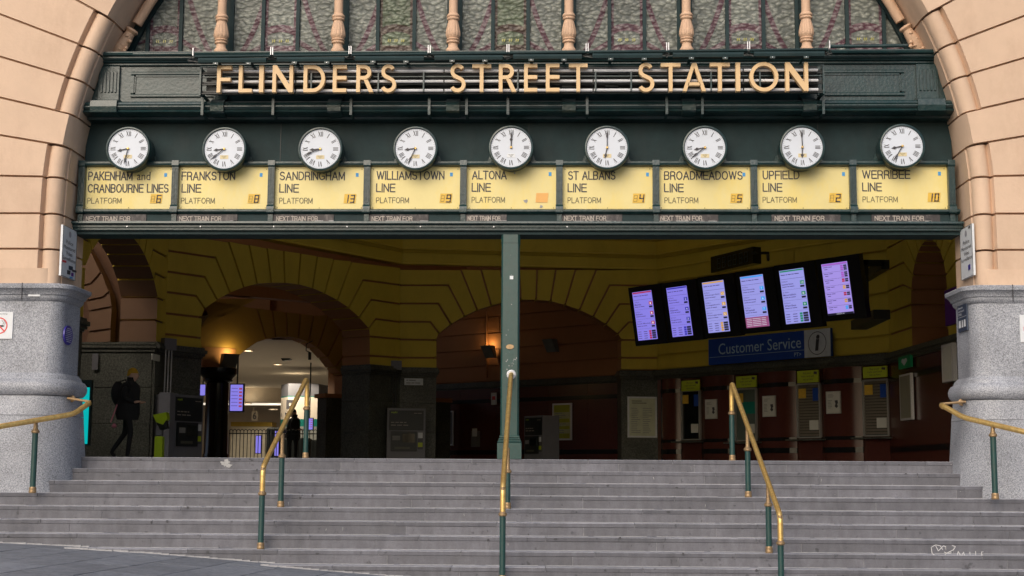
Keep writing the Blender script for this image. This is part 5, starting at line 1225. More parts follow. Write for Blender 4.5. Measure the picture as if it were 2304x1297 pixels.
def plane_panel(name, pl, x0, y0, x1, y1, m_, label, cat, off=.03, th_=.03, border=None, group=None, par=None, y0r=None, y1r=None):
    a = pl.hit(x0, y0, off+th_); b = pl.hit(x1, y0 if y0r is None else y0r, off+th_); zb = pl.hit((x0+x1)/2, y1, off+th_).z; zt = (a.z+b.z)/2
    A = Vector((a.x, a.y, zt)); B = Vector((b.x, b.y, zt)); C_ = Vector((b.x, b.y, zb)); D_ = Vector((a.x, a.y, zb))
    t = par or thing(name, ((A.x+B.x)/2, (A.y+B.y)/2, zb), label, cat, group)
    mb = MB(); mb.prism([A, B, C_, D_], -pl.n*th_); ob('backing' if not par else name, mb, border or m_, t)
    cc = [A, B, C_, D_]
    if border:
        i = .06; q = [on_quad(cc, i, i*.7)+pl.n*.003, on_quad(cc, 1-i, i*.7)+pl.n*.003, on_quad(cc, 1-i, 1-i*.7)+pl.n*.003, on_quad(cc, i, 1-i*.7)+pl.n*.003]
        mb = MB(); mb.prism(q, -pl.n*.002); ob('sheet', mb, m_, t)
    return t, cc
def print_lines(t, cc, pl, n, m_=INKF, u0=.12, u1=.88, v0=.2, v1=.9, h=.35, nm='print', cols=1):
    mb = MB(); off = pl.n*.007
    for i in range(n):
        v = v0+(v1-v0)*i/n; dv = (v1-v0)/n*h
        for c_ in range(cols):
            ua = u0+(u1-u0)*c_/cols; ub = u0+(u1-u0)*(c_+.85)/cols
            e = ua+(ub-ua)*rnd.uniform(.55, 1); mb.add([on_quad(cc, ua, v)+off, on_quad(cc, e, v)+off, on_quad(cc, e, v+dv)+off, on_quad(cc, ua, v+dv)+off], [(0, 1, 2, 3)])
    return ob(nm, mb, m_, t)
LIGHTINK = mat('grey_print', (.25, .25, .24), .7)
t, cc = plane_panel('framed_map', PR, 985, 925, 1020, 1003, mat('grey_sheet', (.13, .13, .14), .5), 'grey framed notice in the dark recess left of the iron post', 'poster', border=STEEL); print_lines(t, cc, PR, 8, LIGHTINK)
t, cc = plane_panel('framed_poster', PR, 1243, 908, 1286, 991, mat('yellowish_sheet', (.45, .46, .25), .6), 'yellowish framed poster in the dark recess right of the iron post', 'poster', border=STEEL); print_lines(t, cc, PR, 12, LIGHTINK)
mb = MB()
for v0, v1 in ((.05, .24), (.42, .52), (.62, .7), (.82, .95)): mb.add([on_quad(cc, .1, v0)+PR.n*.009, on_quad(cc, .9, v0)+PR.n*.009, on_quad(cc, .9, v1)+PR.n*.009, on_quad(cc, .1, v1)+PR.n*.009], [(0, 1, 2, 3)])
ob('yellow_block', mb, mat('olive_print', (.35, .36, .03), .6), t)
t, cc = plane_panel('small_notice', PR, 1105, 884, 1117, 911, SIGNW, 'small pale red-marked sign beside the iron post in the recess', 'sign'); mb = MB(); mb.add([on_quad(cc, .2, .3)+PR.n*.004, on_quad(cc, .8, .3)+PR.n*.004, on_quad(cc, .8, .6)+PR.n*.004, on_quad(cc, .2, .6)+PR.n*.004], [(0, 1, 2, 3)]); ob('red_mark', mb, RED, t)
t, cc = plane_panel('sanitiser_dispenser', PR, 1060, 970, 1074, 1006, GREYM, 'small grey wall dispenser with pale screen in the dark recess', 'dispenser', th_=.12); mb = MB(); mb.add([on_quad(cc, .2, -.15)+PR.n*.01, on_quad(cc, 1, -.15)+PR.n*.01, on_quad(cc, 1, .35)+PR.n*.01, on_quad(cc, .2, .35)+PR.n*.01], [(0, 1, 2, 3)]); ob('pale_label', mb, SIGNW, t)

# ---- sconces
def sconce(pos, n_, label, lit=True, power=6, size=.36):
    t = thing('wall_sconce', pos, label, 'lamp', 'angled metal wall lamps'); n_ = Vector(n_).normalized(); u = Vector((-n_.y, n_.x, 0)); pos = Vector(pos)
    h = size
    mb = MB(); f = [pos+u*(-h/2)+n_*.32+Vector((0, 0, .12)), pos+u*(h/2)+n_*.32+Vector((0, 0, .12)), pos+u*(h/2)+n_*.1+Vector((0, 0, -.22)), pos+u*(-h/2)+n_*.1+Vector((0, 0, -.22))]
    mb.prism(f, -n_*.02); mb.prism([f[0], f[3], f[3]-n_*.1, f[0]-n_*.22], u*.015); mb.prism([f[1], f[2], f[2]-n_*.1, f[1]-n_*.22], -u*.015); ob('reflector_hood', mb, mat('hood_grey', (.20, .21, .19), .5), t)
    mb = MB(); c = pos+n_*.16+Vector((0, 0, .02)); mb.lathe(c, [(.03, 0), (.035, .04), (.02, .08)], 10)
    ob('bulb', mb, mat('lit_bulb', (1, .8, .4), emit=(1, .72, .35), estr=8) if lit else WHITE, t)
    mb = MB(); mb.tube([pos, c], .015, 6); ob('arm', mb, BLACKM, t)
    if lit:
        ld = bpy.data.lights.new('sconce_light', 'POINT'); ld.energy = power; ld.color = (1, .78, .32) if size > .4 else (1, .62, .22); ld.shadow_soft_size = .05; lo = bpy.data.objects.new('sconce_light', ld); col.objects.link(lo); lo.location = c+Vector((0, 0, .16))+n_*.02
p = PR.hit(1108, 789, 0); sconce(p, PR.n, 'lit angled wall lamp glowing orange just left of the iron post', True, 4)
p = PR.hit(1247, 775, 0); sconce(p, PR.n, 'unlit grey angled wall lamp right of the iron post', False)

# ================================================================== CONCOURSE beyond the left arch
PS = Plane((-9.3, 15.4), (-3.2, 20.2))
j5b = [j5((268, 770), (445, 770)), j5((268, 720), (330, 680), (430, 680), (470, 745))]
JS = [j5((262, 700), (440, 715)), j5((262, 655), (340, 575), (440, 582), (495, 665)), j5((262, 555), (300, 490), (490, 512), (548, 628)),
      j5((552, 452), (600, 610)), j5((632, 462), (650, 600)), j5((706, 472), (710, 597)), j5((778, 480), (768, 605)), j5((848, 488), (820, 625)), j5((925, 488), (868, 655)), j5((985, 565), (918, 705)), j5((1050, 640), (960, 757)), j5((1120, 700), (985, 790)), j5((1120, 800), (1003, 800)), j5((1120, 900), (1003, 905))]
ts = jointed_wall('inner_concourse_arch', PS, JS, .5, [PIERW, BROWN_WALL], 'terracotta inner arch seen through the larger ochre arch, lit by a sconce', corners={2: [z5((262, 400)), z5((552, 400))][::1][:2][::-1][::-1], 8: [z5((1120, 480))]})
mb = MB(); a, b = PS.hit(*z5((262, 460)), 0), PS.hit(*z5((1120, 500)), 0)
mb.prism([PS.pt(-1.2, 4.35, .0), PS.pt(PS.len+3, 4.35, .0), PS.pt(PS.len+3, 7, .0), PS.pt(-1.2, 7, .0)], -PS.n*.4); mb.prism([PS.pt(-1.2, 4.62, .1), PS.pt(PS.len+2, 4.62, .1), PS.pt(PS.len+2, 4.75, .1), PS.pt(-1.2, 4.75, .1)], -PS.n*.12); ob('upper_band', mb, BROWN_WALL, ts)
sp = PS.hit(*z5((395, 715)), 0); sconce(sp, PS.n, 'lit angled wall lamp glowing yellow on the brown pier inside the left arch', True, 5, .42)
# granite column under that pier
cc0 = PS.hit(*z5((350, 850)), 0)
t = thing('dark_column', (cc0.x, cc0.y, 0), 'thick dark polished column with black capital inside the left arch', 'column')
rw = (PS.hit(*z5((415, 900)), 0)-PS.hit(*z5((283, 900)), 0)).length/2*.86
cc1 = Vector((cc0.x-.1, cc0.y+.35, 0)); zc0 = cc0.z
mb = MB(); mb.lathe(cc1, [(rw*1.1, 0), (rw*1.1, .2), (rw, .25), (rw*.97, 2.05)], 24); ob('shaft', mb, BLKG, t, smooth=True)
mb = MB(); mb.lathe(cc1, [(rw*.97, 2.05), (rw*1.3, 2.12), (rw*1.2, 2.16), (rw*1.3, 2.2), (rw*1.5, 2.26), (rw*1.6, 2.3), (rw*1.6, 2.44)], 24); ob('capital', mb, BLKG, t, smooth=True)
zsp = PS.hit(*z5((268, 770))).z
mb = MB(); q0, q1 = PS.hit(*z5((268, 740)), .02), PS.hit(*z5((440, 740)), .02)
mb.prism([Vector((q0.x, q0.y, 2.44)), Vector((q1.x, q1.y, 2.44)), Vector((q1.x, q1.y, 2.95)), Vector((q0.x, q0.y, 2.95))], -PS.n*.5); ob('impost_block', mb, BROWN_WALL, t)
# pier at right of inner arch
a, b = PS.hit(*z5((925, 900)), 0), PS.hit(*z5((1040, 900)), 0)
mb = MB(); pa = PS.hit(*z5((915, 900)), .06); mb.prism([Vector((pa.x, pa.y, 0)), PS.pt(PS.len+1, 0, .02), PS.pt(PS.len+1, pa.z-.08, .02), Vector((pa.x, pa.y, pa.z-.08))], -PS.n*.5); ob('pier_base', mb, GRANI, ts)
mb = MB(); mb.prism([Vector((pa.x, pa.y, pa.z-.08))-PS.u*.08+PS.n*.06, PS.pt(PS.len+1, pa.z-.08, .1), PS.pt(PS.len+1, pa.z+.03, .1), Vector((pa.x, pa.y, pa.z+.03))-PS.u*.08+PS.n*.06], -PS.n*.6); ob('pier_cap', mb, BROWN_WALL, ts)
# concourse shell
CEI = 3.75
mb = MB(); mb.box(-32, 2, 22.6, 75, CEI, CEI+.2); mb.box(-32, -3, 48.5, 49.2, 3.05, CEI); ob('concourse_ceiling', mb, CREAM, kind='structure')
mb = MB(); mb.box(-32, 2, 66, 66.4, 0, CEI); ob('concourse_back_wall', mb, CREAM, None, False, 'cream far wall of the concourse beyond the barriers', 'wall')
mb = MB(); mb.box(-32, -31.8, 9, 66, 0, 7); mb.box(-32, -9.5, 9.6, 9.9, 0, 7); mb.box(3.4, 3.6, 23, 66, 0, 7); mb.box(-32, 14, 75, 75.2, -.3, 7.2); mb.box(13.8, 14, .4, 75, -.3, 7.2); mb.box(-30.2, -30, .4, 9, -.3, 7.2); mb.box(-32, -8, 22.3, 22.6, CEI, 7); mb.box(-8, 3.5, 22.6, 22.9, CEI, 7)
mb.box(8.25, 14, .38, .5, 0, 7.1); mb.box(-30, -14, .38, .5, 0, 7.1)
ob('outer_wall', mb, BROWN_WALL, None, False, 'plain brown outer walls closing the concourse', 'wall')
t = thing('strip_skylight', (-13, 52, 3.2), 'long bright white light panel across the concourse ceiling', 'lamp')
mb = MB(); a, b = PZ(545, 880, 3.28), PZ(740, 884, 3.28); 
mb.box(-26, -8.6, 50, 56, 3.25, 3.28); ob('lit_panel', mb, mat('warm_white_panel', (.8, .75, .65), emit=(1, .9, .75), estr=.8), t)
def dl(px_, py_, z, k, e=24, r=.16, label=''):
    p = PZ(px_, py_, z); t = thing('downlight', (p.x, p.y, z), label, 'lamp', 'round downlights in the concourse ceiling')
    mb = MB(); mb.lathe((p.x, p.y, z-.02), [(r, 0), (r, .018)], 20); ob('lens', mb, mat('downlight_glow', (1, .9, .7), emit=(1, .82, .55), estr=9), t)
    mb = MB(); mb.lathe((p.x, p.y, z-.03), [(r+.04, 0), (r+.04, .012), (r+.02, .03)], 20) if False else mb.tube([(p.x+(r+.02)*math.cos(a*.314), p.y+(r+.02)*math.sin(a*.314), z-.02) for a in range(21)], .02, 6); ob('trim_ring', mb, CREAM, t)
    ld = bpy.data.lights.new('downlight_lamp', 'SPOT'); ld.energy = e; ld.spot_size = R_(150); ld.color = (1, .86, .66); ld.shadow_soft_size = .15; lo = bpy.data.objects.new('downlight_lamp', ld); col.objects.link(lo); lo.location = (p.x, p.y, z-.05)
LB = ['nearest the left arch edge', 'in the middle of the visible ceiling', 'beside the bright strip, near the brass rail', 'low and right of the dark column', 'furthest, just left of the teal pillar']
for k, (a, b, z, e) in enumerate(((558, 788, CEI-.0, 600), (625, 819, CEI-.0, 700), (665, 871, 3.2, 500), (556, 907, 3.0, 500), (615, 921, 3.0, 500))): dl(a, b, z, k, e, .15 if k < 2 else .2, 'glowing round downlight '+LB[k])
# loudspeaker box, camera
p = PY(644, 803, 30); t = thing('hanging_loudspeaker', (p.x, p.y, p.z), 'black box loudspeaker hanging under the concourse ceiling', 'loudspeaker')
mb = MB(); s_ = .2
mb.prism([p+Vector((-.28, 0, .1)), p+Vector((.1, 0, .14)), p+Vector((.14, 0, -.1)), p+Vector((-.14, 0, -.14))], (0, .35, 0)); mb.prism([p+Vector((.1, .1, .14)), p+Vector((.3, .1, .12)), p+Vector((.24, .1, -.02)), p+Vector((.12, .1, -.06))], (0, .2, 0)); ob('cabinet', mb, BLACKM, t)
mb = MB(); mb.tube([p+Vector((0, .2, .1)), (p.x, p.y+.2, CEI)], .015, 6); ob('hanger', mb, BLACKM, t)
p = PY(697, 800, 17.5); t = thing('hanging_camera', p, 'small cylindrical camera hanging at the right of the inner arch', 'camera')
mb = MB(); mb.tube([p+Vector((0, 0, .08)), p+Vector((.0, 0, -.12))], .04, 10); ob('body', mb, BLACKM, t, smooth=True); mb = MB(); mb.tube([p+Vector((-.1, 0, .3)), p+Vector((-.1, 0, .12)), p+Vector((0, 0, .08))], .012, 6); mb.tube([p+Vector((-.1, 0, .3)), PS.pt(0, 0)*0+p+Vector((-.02, .6, .45))], .012, 6); ob('bracket', mb, BLACKM, t)
# teal pillar with platform numbers
pa, pb = PY(622, 905, 34), PY(715, 905, 34)
t = thing('teal_pillar', ((pa.x+pb.x)/2, 34.5, 0), 'cream and teal square pillar with large 5 on it beyond the barriers', 'pillar')
TEAL = mat('teal_paint', (.0, .16, .14), .5)
x0, x1 = pa.x, pb.x; xm = PY(648, 905, 34).x; ztp = PY(660, 891, 34).z; zcr = PY(660, 943, 34).z
mb = MB(); mb.add([(x0, 35, 0), (xm, 34, 0), (x1, 34.1, 0), (x1, 35.4, 0)], []); 
def pill(z0, z1, m_, nm): 
    mb = MB(); mb.prism([(x0, 34.9, z0), (xm, 34, z0), (x1, 34.15, z0), (x1+.2, 35.5, z0), (x0+.2, 35.8, z0)], (0, 0, z1-z0)); return ob(nm, mb, m_, t, tri=True)
pill(0, zcr-.28, mat('pillar_grey', (.25, .26, .25), .6), 'base'); pill(zcr-.28, zcr, TEAL, 'teal_band'); pill(zcr, ztp-.04, CREAM, 'cream_face'); pill(ztp-.04, ztp, TEAL, 'top_band'); pill(ztp, 3.1, GREYM, 'head')
mb = MB(); q = PY(642, 938, 34); put_text(mb, '5', (PY(640, 938, 33.9).x, 33.99, PY(640, 938, 34).z), (PY(662, 938, 34).x-q.x, .0, 0), (0, 0, PY(650, 900, 34).z-q.z), .02); mb2 = MB(); put_text(mb, '5', (x0+.05, 34.78, q.z), (.22, -.35, 0), (0, 0, PY(650, 900, 34).z-q.z), .02); ob('number_five', mb, INK, t)
# platform 6 plate on back wall
a, b = PY(566, 925, 60), PY(580, 947, 60); mb = MB(); t = thing('platform_sign', (a.x, 60, b.z), 'small square sign with the number 6 far inside the concourse', 'sign'); mb.box(a.x, b.x, 60, 60.05, b.z, a.z); mb.box(a.x+.1, a.x+.14, 60.01, 60.04, a.z, CEI); ob('plate', mb, mat('pale_sign', (.45, .4, .33), .6), t); mb = MB(); put_text(mb, '6', (a.x+.08, 59.99, b.z+.07), (b.x-a.x-.16, 0, 0), (0, 0, a.z-b.z-.14), .02); ob('number_six', mb, INK, t)
# ochre counter front far back
t = thing('concourse_counter', (-11, 44, 0), 'low cream counter with yellow top edge behind the barriers', 'counter')
a, b = PY(520, 960, 42), PY(612, 958, 42); mb = MB(); mb.box(a.x, b.x, 42, 43, 0, a.z); ob('front', mb, mat('counter_cream', (.6, .55, .45), .6), t); mb = MB(); mb.box(a.x, b.x, 41.95, 43, a.z+.01, PY(560, 950, 42).z); ob('top_edge', mb, mat('counter_yellow', (.45, .3, .04), .6), t)
SCR = {}
def scr_mat(name, c, s_=.82):
    return mat('screen_'+name, (.02, .02, .02), .3, emit=c, estr=s_)
SLIT = scr_mat('lilac', (.28, .24, .86)); SLIT2 = scr_mat('pale', (.36, .36, .86)); SLIT3 = scr_mat('mauve', (.42, .32, .86)); SINK = mat('screen_ink', (.02, .02, .02), .3, emit=(.05, .03, .16), estr=1.); SBLK = mat('screen_black', (.01, .01, .01), .3, emit=(.01, .01, .02), estr=1.)
def far_screen(px0, py0, px1, py1, Y, label, rows=4, zt=None, name='departure_screen'):
    a, b = PY(px0, py0, Y), PY(px1, py1, Y); cx_ = (a.x+b.x)/2; t = thing(name, (cx_, Y, b.z), label, 'screen')
    mb = MB(); e = (b.x-a.x)*.1; mb.box(a.x-e, b.x+e, Y+.012, Y+.12, b.z-e, a.z+e); ob('bezel', mb, BLACKM, t)
    mb = MB(); mb.box(a.x, b.x, Y, Y+.011, b.z, a.z); ob('display', mb, SLIT, t)
    if rows:
        mb = MB(); mc = MB()
        for i in range(rows):
            z = a.z+(b.z-a.z)*(.12+.8*i/rows); h = (a.z-b.z)*.07; mc.box(b.x-(b.x-a.x)*.3, b.x-(b.x-a.x)*.05, Y-.004, Y, z-h, z); mb.box(a.x+(b.x-a.x)*.08, a.x+(b.x-a.x)*.6, Y-.004, Y, z-h*.4, z-h*.15)
        ob('platform_tags', mc, mat('tag_red', (.1, .02, .02), emit=(.30, .05, .10), estr=1), t); ob('text_rows', mb, SINK, t)
    mb = MB(); mb.box(cx_-.02, cx_+.02, Y+.05, Y+.09, a.z, 3.6 if zt is None else zt); ob('hanger', mb, BLACKM, t)
    return t
far_screen(519, 866, 545, 925, 24, 'lilac departure screen hanging just right of the dark column', 6)
far_screen(450, 866, 461, 890, 24, 'sliver of a lilac screen left of the dark column', 0)
far_screen(688, 942, 703, 967, 30, 'small lilac screen hanging right of the second brass post', 4)
far_screen(576, 981, 586, 1020, 26, 'narrow upright lilac screen behind the iron fence', 0, .9)
far_screen(619, 970, 626, 1026, 27, 'thin blue lit column display beside the left handrail', 0, .9)
mb = MB()
# iron fence with hooped tops
t = thing('hooped_fence', (PY(610, 1030, 22.5).x, 22.5, 0), 'black iron fence with hooped tops across the concourse arch', 'fence')
xa_, xb_ = PY(515, 1000, 22.5).x, PY(790, 1000, 22.5).x; zt_ = PY(560, 968, 22.5).z; n = int((xb_-xa_)/.11)
for k in range(n):
    x = xa_+k*.11; mb = MB()
    mb.tube([(x, 22.5, 0), (x, 22.5, zt_-.04)]+([(x+.02, 22.5, zt_), (x+.055, 22.5, zt_+.02), (x+.09, 22.5, zt_), (x+.11, 22.5, zt_-.04)] if k % 1 == 0 else []), .012, 5); ob('picket', mb, BLACKM, t)
mb = MB(); mb.box(xa_, xb_, 22.48, 22.52, .1, .14); mb.box(xa_, xb_, 22.48, 22.52, zt_-.12, zt_-.09); ob('fence_rail', mb, BLACKM, t)
# barrier cabinets behind fence
t = thing('ticket_gates', (-8, 28, 0), 'dark ticket gate cabinets behind the hooped fence', 'gate')
for (a, b, c) in ((600, 640, 962), (640, 690, 985), (700, 735, 990)):
    A, B = PY(a, c, 28), PY(b, c, 28); mb = MB(); mb.box(A.x, B.x, 28, 29.2, 0, A.z, .05); ob('cabinet', mb, BLACKM, t)
a, b = PY(712, 1005, 25), PY(718, 1026, 25); mb = MB(); mb.lathe(((a.x+b.x)/2, 25, b.z), [(.03, 0), (.045, .05), (.04, .1), (.03, a.z-b.z)], 8); ob('orange_vest', mb, ORANGE, None, True, 'small bright orange vest hanging behind the fence', 'vest')

# ================================================================== DEPARTURE SCREENS (main row of six)
ROWDIR = Vector((.64, -.77, 0)).normalized(); NRM = Vector((-.77, -.64, 0)).normalized()
tilt = R_(10)
UPS = (Vector((0, 0, 1))*math.cos(tilt)+NRM*math.sin(tilt)); NS = (NRM*math.cos(tilt)-Vector((0, 0, 1))*math.sin(tilt))
SC = [(1422, 661, 1467, 655, 1435, 766, 'red', (.42, .01, .02), SLIT, [('5:35am', 'Mernda', '1'), ('5:41am', 'Eltham', '1'), ('5:52am', 'South Morang', '1')]),
      (1499, 651, 1546, 645, 1512, 758, 'dark blue', (.02, .02, .36), SLIT, [('8:35am', 'Burnley', '2'), ('8:40am', 'Alamein', '4'), ('8:41am', 'Ringwood', '3')]),
      (1579, 639, 1629, 632, 1593, 749, 'amber', (.62, .33, .01), SLIT2, [('8:25am', 'Watergardens', '12'), ('8:38am', 'Craigieburn', '5'), ('8:41am', 'Watergardens', '5')]),
      (1664, 627, 1717, 619, 1679, 738, 'sky blue', (.02, .32, .8), SLIT2, [('8:37am', 'Dandenong', '7'), ('8:40am', 'Dandenong', '6'), ('8:45am', 'Westall', '7')]),
      (1753, 613, 1809, 605, 1767, 729, 'green', (.0, .22, .09), SLIT2, [('8:36am', 'Laverton', '10'), ('8:38am', 'Moorabbin', '8'), ('8:41am', 'Werribee', '9')]),
      (1848, 599, 1907, 590, 1862, 710, 'pink', (.35, .08, .5), SLIT3, [])]
for k, (tlx, tly, trx, try_, blx, bly, cn, cc_, sm, rows) in enumerate(SC):
    cx_, cy_ = (trx+blx)/2, (try_+bly)/2; f = k/5
    d = 30.6+(26.2-30.6)*f; Y = d-20
    C0 = PY(cx_, cy_, Y)
    W_ = (trx-tlx)*d/3200*1.0/(.64+.77*(C0.x-.62)/d*0.9)*1.0; H_ = (bly-(tly+try_)/2+2)*d/3200*1.0
    W_ = .60; 
    def Q(u, v, o=0): return C0+ROWDIR*(u-.5)*W_+UPS*(.5-v)*H_+NS*o
    t = thing('departure_screen', C0-UPS*(H_/2+.1), 'portrait departure screen with %s header, %s in the hanging row of six' % (cn, ['leftmost', 'second', 'third', 'fourth', 'fifth', 'rightmost'][k]), 'screen', 'six hanging departure screens')
    def rect(mb, u0, u1, v0, v1, o, th_=None):
        q = [Q(u0, v0, o), Q(u1, v0, o), Q(u1, v1, o), Q(u0, v1, o)]
        if th_: mb.prism(q, -NS*th_)
        else: mb.add(q, [(0, 1, 2, 3)])
    def TG(*a):
        q = MB(); rect(q, *a, .004); return q
    mb = MB(); rect(mb, -.19, 1.46, -.11, 1.11, -.002, .12); ob('bezel', mb, mat('gloss_black', (.012, .012, .014), .25), t)
    mb = MB(); rect(mb, 0, 1, 0, 1, .002); ob('display', mb, sm, t)
    hm = mat('screen_hdr_'+cn.replace(' ', '_'), (.02, .02, .02), emit=cc_, estr=1.)
    mb = MB(); rect(mb, 0.02, .98, .01, .035, .004); 
    if rows:
        for i in range(3): (ob('colour_tag', TG(.80, .96, .225+.2*i, .29+.2*i), hm, t))
        for i in range(4): (ob('colour_tag', TG(.62, .73, .81+.045*i, .845+.045*i), hm, t))
    ob('header_bar', mb, hm, t)
    mb = MB(); ml = MB(); mw = MB()
    def tx(m_, s_, u0, u1, v0, v1, bold=0., o=.006): put_text(m_, s_, Q(u0, v1, o), Q(u1, v1, o)-Q(u0, v1, o), Q(u0, v0, o)-Q(u0, v1, o), bold)
    if rows:
        tx(mb, '~xxxxxx xx xxxx xxx xxxxxx', .05, .8, .075, .10); rect(mb, .02, .98, .165, .17, .006); 
        for i, (a, b, c) in enumerate(rows):
            v = .2+.2*i; tx(mb, a, .05, .3, v, v+.025); tx(mb, b, .05, .05+.058*len(b), v+.045, v+.08, .012); tx(mb, '~xxxxxxxx xxx xxxxxxxx', .05, .55, v+.10, v+.12)
            rect(ml, .79, .96, v+.11, v+.145, .006); tx(mw, c, .84, .91 if len(c) == 1 else .94, v+.04, v+.08, .01); rect(mb, .02, .98, v+.165, v+.168, .006)
        if k != 3:
            for i in range(4): tx(mb, '~xxxxxx', .05, .22, .815+.045*i, .835+.045*i); tx(mb, ('~xxxxxx', '~xxxxxxxx', '~xxxxx', '~xxxxxx')[i], .34, .52, .815+.045*i, .838+.045*i); rect(ml, .76, .96, .808+.045*i, .845+.045*i, .006)
        else:
            mo = MB(); rect(mo, 0, 1, .80, 1, .005); ob('notice_area', mo, mat('screen_notice', (.02, .02, .02), emit=(.28, .07, .18), estr=1.), t)
            for i in range(5): tx(mw, '~xxxxxxx xxxxxxxxxxx xxxxxx', .05, .9, .825+.033*i, .84+.033*i, 0, .008)
    else:
        for i in range(7):
            v = .06+.13*i; rect(mb, .02, .98, v-.02, v-.016, .006); tx(mb, '~xxxxxxxx xxxxxx', .06, .4, v, v+.02); tx(mb, '~xxxxx', .1, .22, v+.04, v+.06)
            for j in range(2 if i > 1 else 3): rect(ml, .84, .96, v+.035*j, v+.028+.035*j, .006); mq = MB(); rect(mq, .72, .82, v+.035*j, v+.028+.035*j, .006); ob('line_tag', mq, mat('screen_hdr_'+('pink', 'pink', 'red', 'amber', 'red', 'amber', 'sky_blue')[i], (0, 0, 0), emit=((.35, .08, .5), (.35, .08, .5), (.42, .01, .02), (.62, .33, .01), (.42, .01, .02), (.62, .33, .01), (.02, .32, .8))[i], estr=1), t)
        rect(ml, 0, 1, .96, 1.0, .008); tx(mw, '8:35:25 am', .35, .65, .967, .99, 0, .01)
    ob('screen_text', mb, SINK, t)['kind'] = 'stuff'; ob('black_tags', ml, SBLK, t)['kind'] = 'stuff'
    if mw.v: ob('pale_text', mw, mat('screen_white', (.1, .1, .1), emit=(.6, .6, .7), estr=1.), t)['kind'] = 'stuff'
    mb = MB(); e0 = Q(.6, -.05, -.12); mb.tube([e0-UPS*.3, e0-UPS*.3-NS*.4], .03, 6); ob('wall_bracket', mb, BLACKM, t)
# long support arm at the right end
t = thing('screen_bracket', PL3.hit(1945, 600), 'black square wall arm at the right end of the screen row', 'bracket'); mb = MB()
for (a, b, c, d) in ((1938, 586, 1962, 712),): 
    P0, P1 = PY(a, b, 7.3), PY(c-4, d, 7.3); mb.box(P0.x, P0.x+.13, 7.3, 7.4, P1.z, P0.z)
P0, P1 = PY(1940, 585, 7.3), PY(1997, 612, 9.3); mb.box(P0.x, P0.x+.42, 7.3, 7.45, P0.z-.12, P0.z); mb.box(P0.x+.36, P0.x+.52, 7.3, 9.5, P0.z-.18, P0.z+.0); P2 = PY(1965, 697, 7.3); mb.box(P2.x, P2.x+.32, 7.3, 9.4, P2.z-.18, P2.z); ob('arm', mb, BLACKM, t)
# LED clock display
PD = Plane(xy(PY(1600, 590, 11.2)), xy(PY(1695, 570, 9.7)))
t, cc = plane_panel('led_clock', PD, 1599, 578, 1694, 604, GLASSD, 'long dark unlit digital clock box above the row of screens', 'clock', off=.05, th_=.2, y0r=556)
mb = MB()
for i, c in enumerate((0, 1, 2, 3, 4, 5)):
    u = .16+.12*i+.02*(i//2); 
    for (a, b, cc2, d) in ((u, u+.08, .2, .24), (u, u+.08, .5, .54), (u, u+.08, .8, .84), (u, u+.012, .2, .8), (u+.07, u+.08, .2, .8)):
        mb.add([on_quad(cc, a, cc2)+PD.n*.004, on_quad(cc, b, cc2)+PD.n*.004, on_quad(cc, b, d)+PD.n*.004, on_quad(cc, a, d)+PD.n*.004], [(0, 1, 2, 3)])
ob('unlit_digits', mb, mat('unlit_segment', (.03, .045, .03), .4), t)
mb = MB(); q = on_quad(cc, 1.0, .4); mb.tube([q, q+Vector((.35, .3, .05)), q+Vector((.55, 1.6, .1))], .035, 6); ob('support_arm', mb, BLACKM, t)
# customer service sign
t, cc = plane_panel('customer_service_sign', PL3, 1594, 765, 1868, 812, BLUES, 'blue Customer Service sign with white information panel under the screens', 'sign', off=.12, th_=.08, y0r=738)
h_ = PL3.hit(1730, 812, .2).z
mb = MB(); o_ = PL3.n*.003; uw = .80
mb.add([on_quad(cc, uw, .0)+o_, on_quad(cc, 1, 0)+o_, on_quad(cc, 1, 1)+o_, on_quad(cc, uw, 1)+o_], [(0, 1, 2, 3)]); ob('white_panel', mb, SIGNW, t)
mb = MB(); qtext(mb, cc, 'Customer Service', .09, .775, .2, .62, o_*1.5, .0)
mb.add([on_quad(cc, .01, .70)+o_, on_quad(cc, uw, .70)+o_, on_quad(cc, uw, .715)+o_, on_quad(cc, .01, .715)+o_], [(0, 1, 2, 3)]); qtext(mb, cc, 'PT>', .72, .775, .78, .92, o_*1.5, .01); ob('sign_lettering', mb, mat('pale_blue_lettering', (.45, .62, .75), .5), t)
mb = MB(); qc = on_quad(cc, .9, .5); n = 28; hh_ = (cc[0].z-cc[3].z)*.42; V = []
for q in range(n):
    a = 6.2832*q/n
    for r in (hh_, hh_*.94): V.append(qc+PL3.u*r*math.cos(a)+Vector((0, 0, r*math.sin(a)))+o_*2)
mb.add(V, [(2*q, 2*q+1, (2*q+3) % (2*n), (2*q+2) % (2*n)) for q in range(n)]); put_text(mb, 'i', qc+PL3.u*(-.07)+Vector((0, 0, -.17))+o_*2, PL3.u*.1, Vector((0, 0, .36))+PL3.u*.05, .05); ob('info_symbol', mb, INK, t)
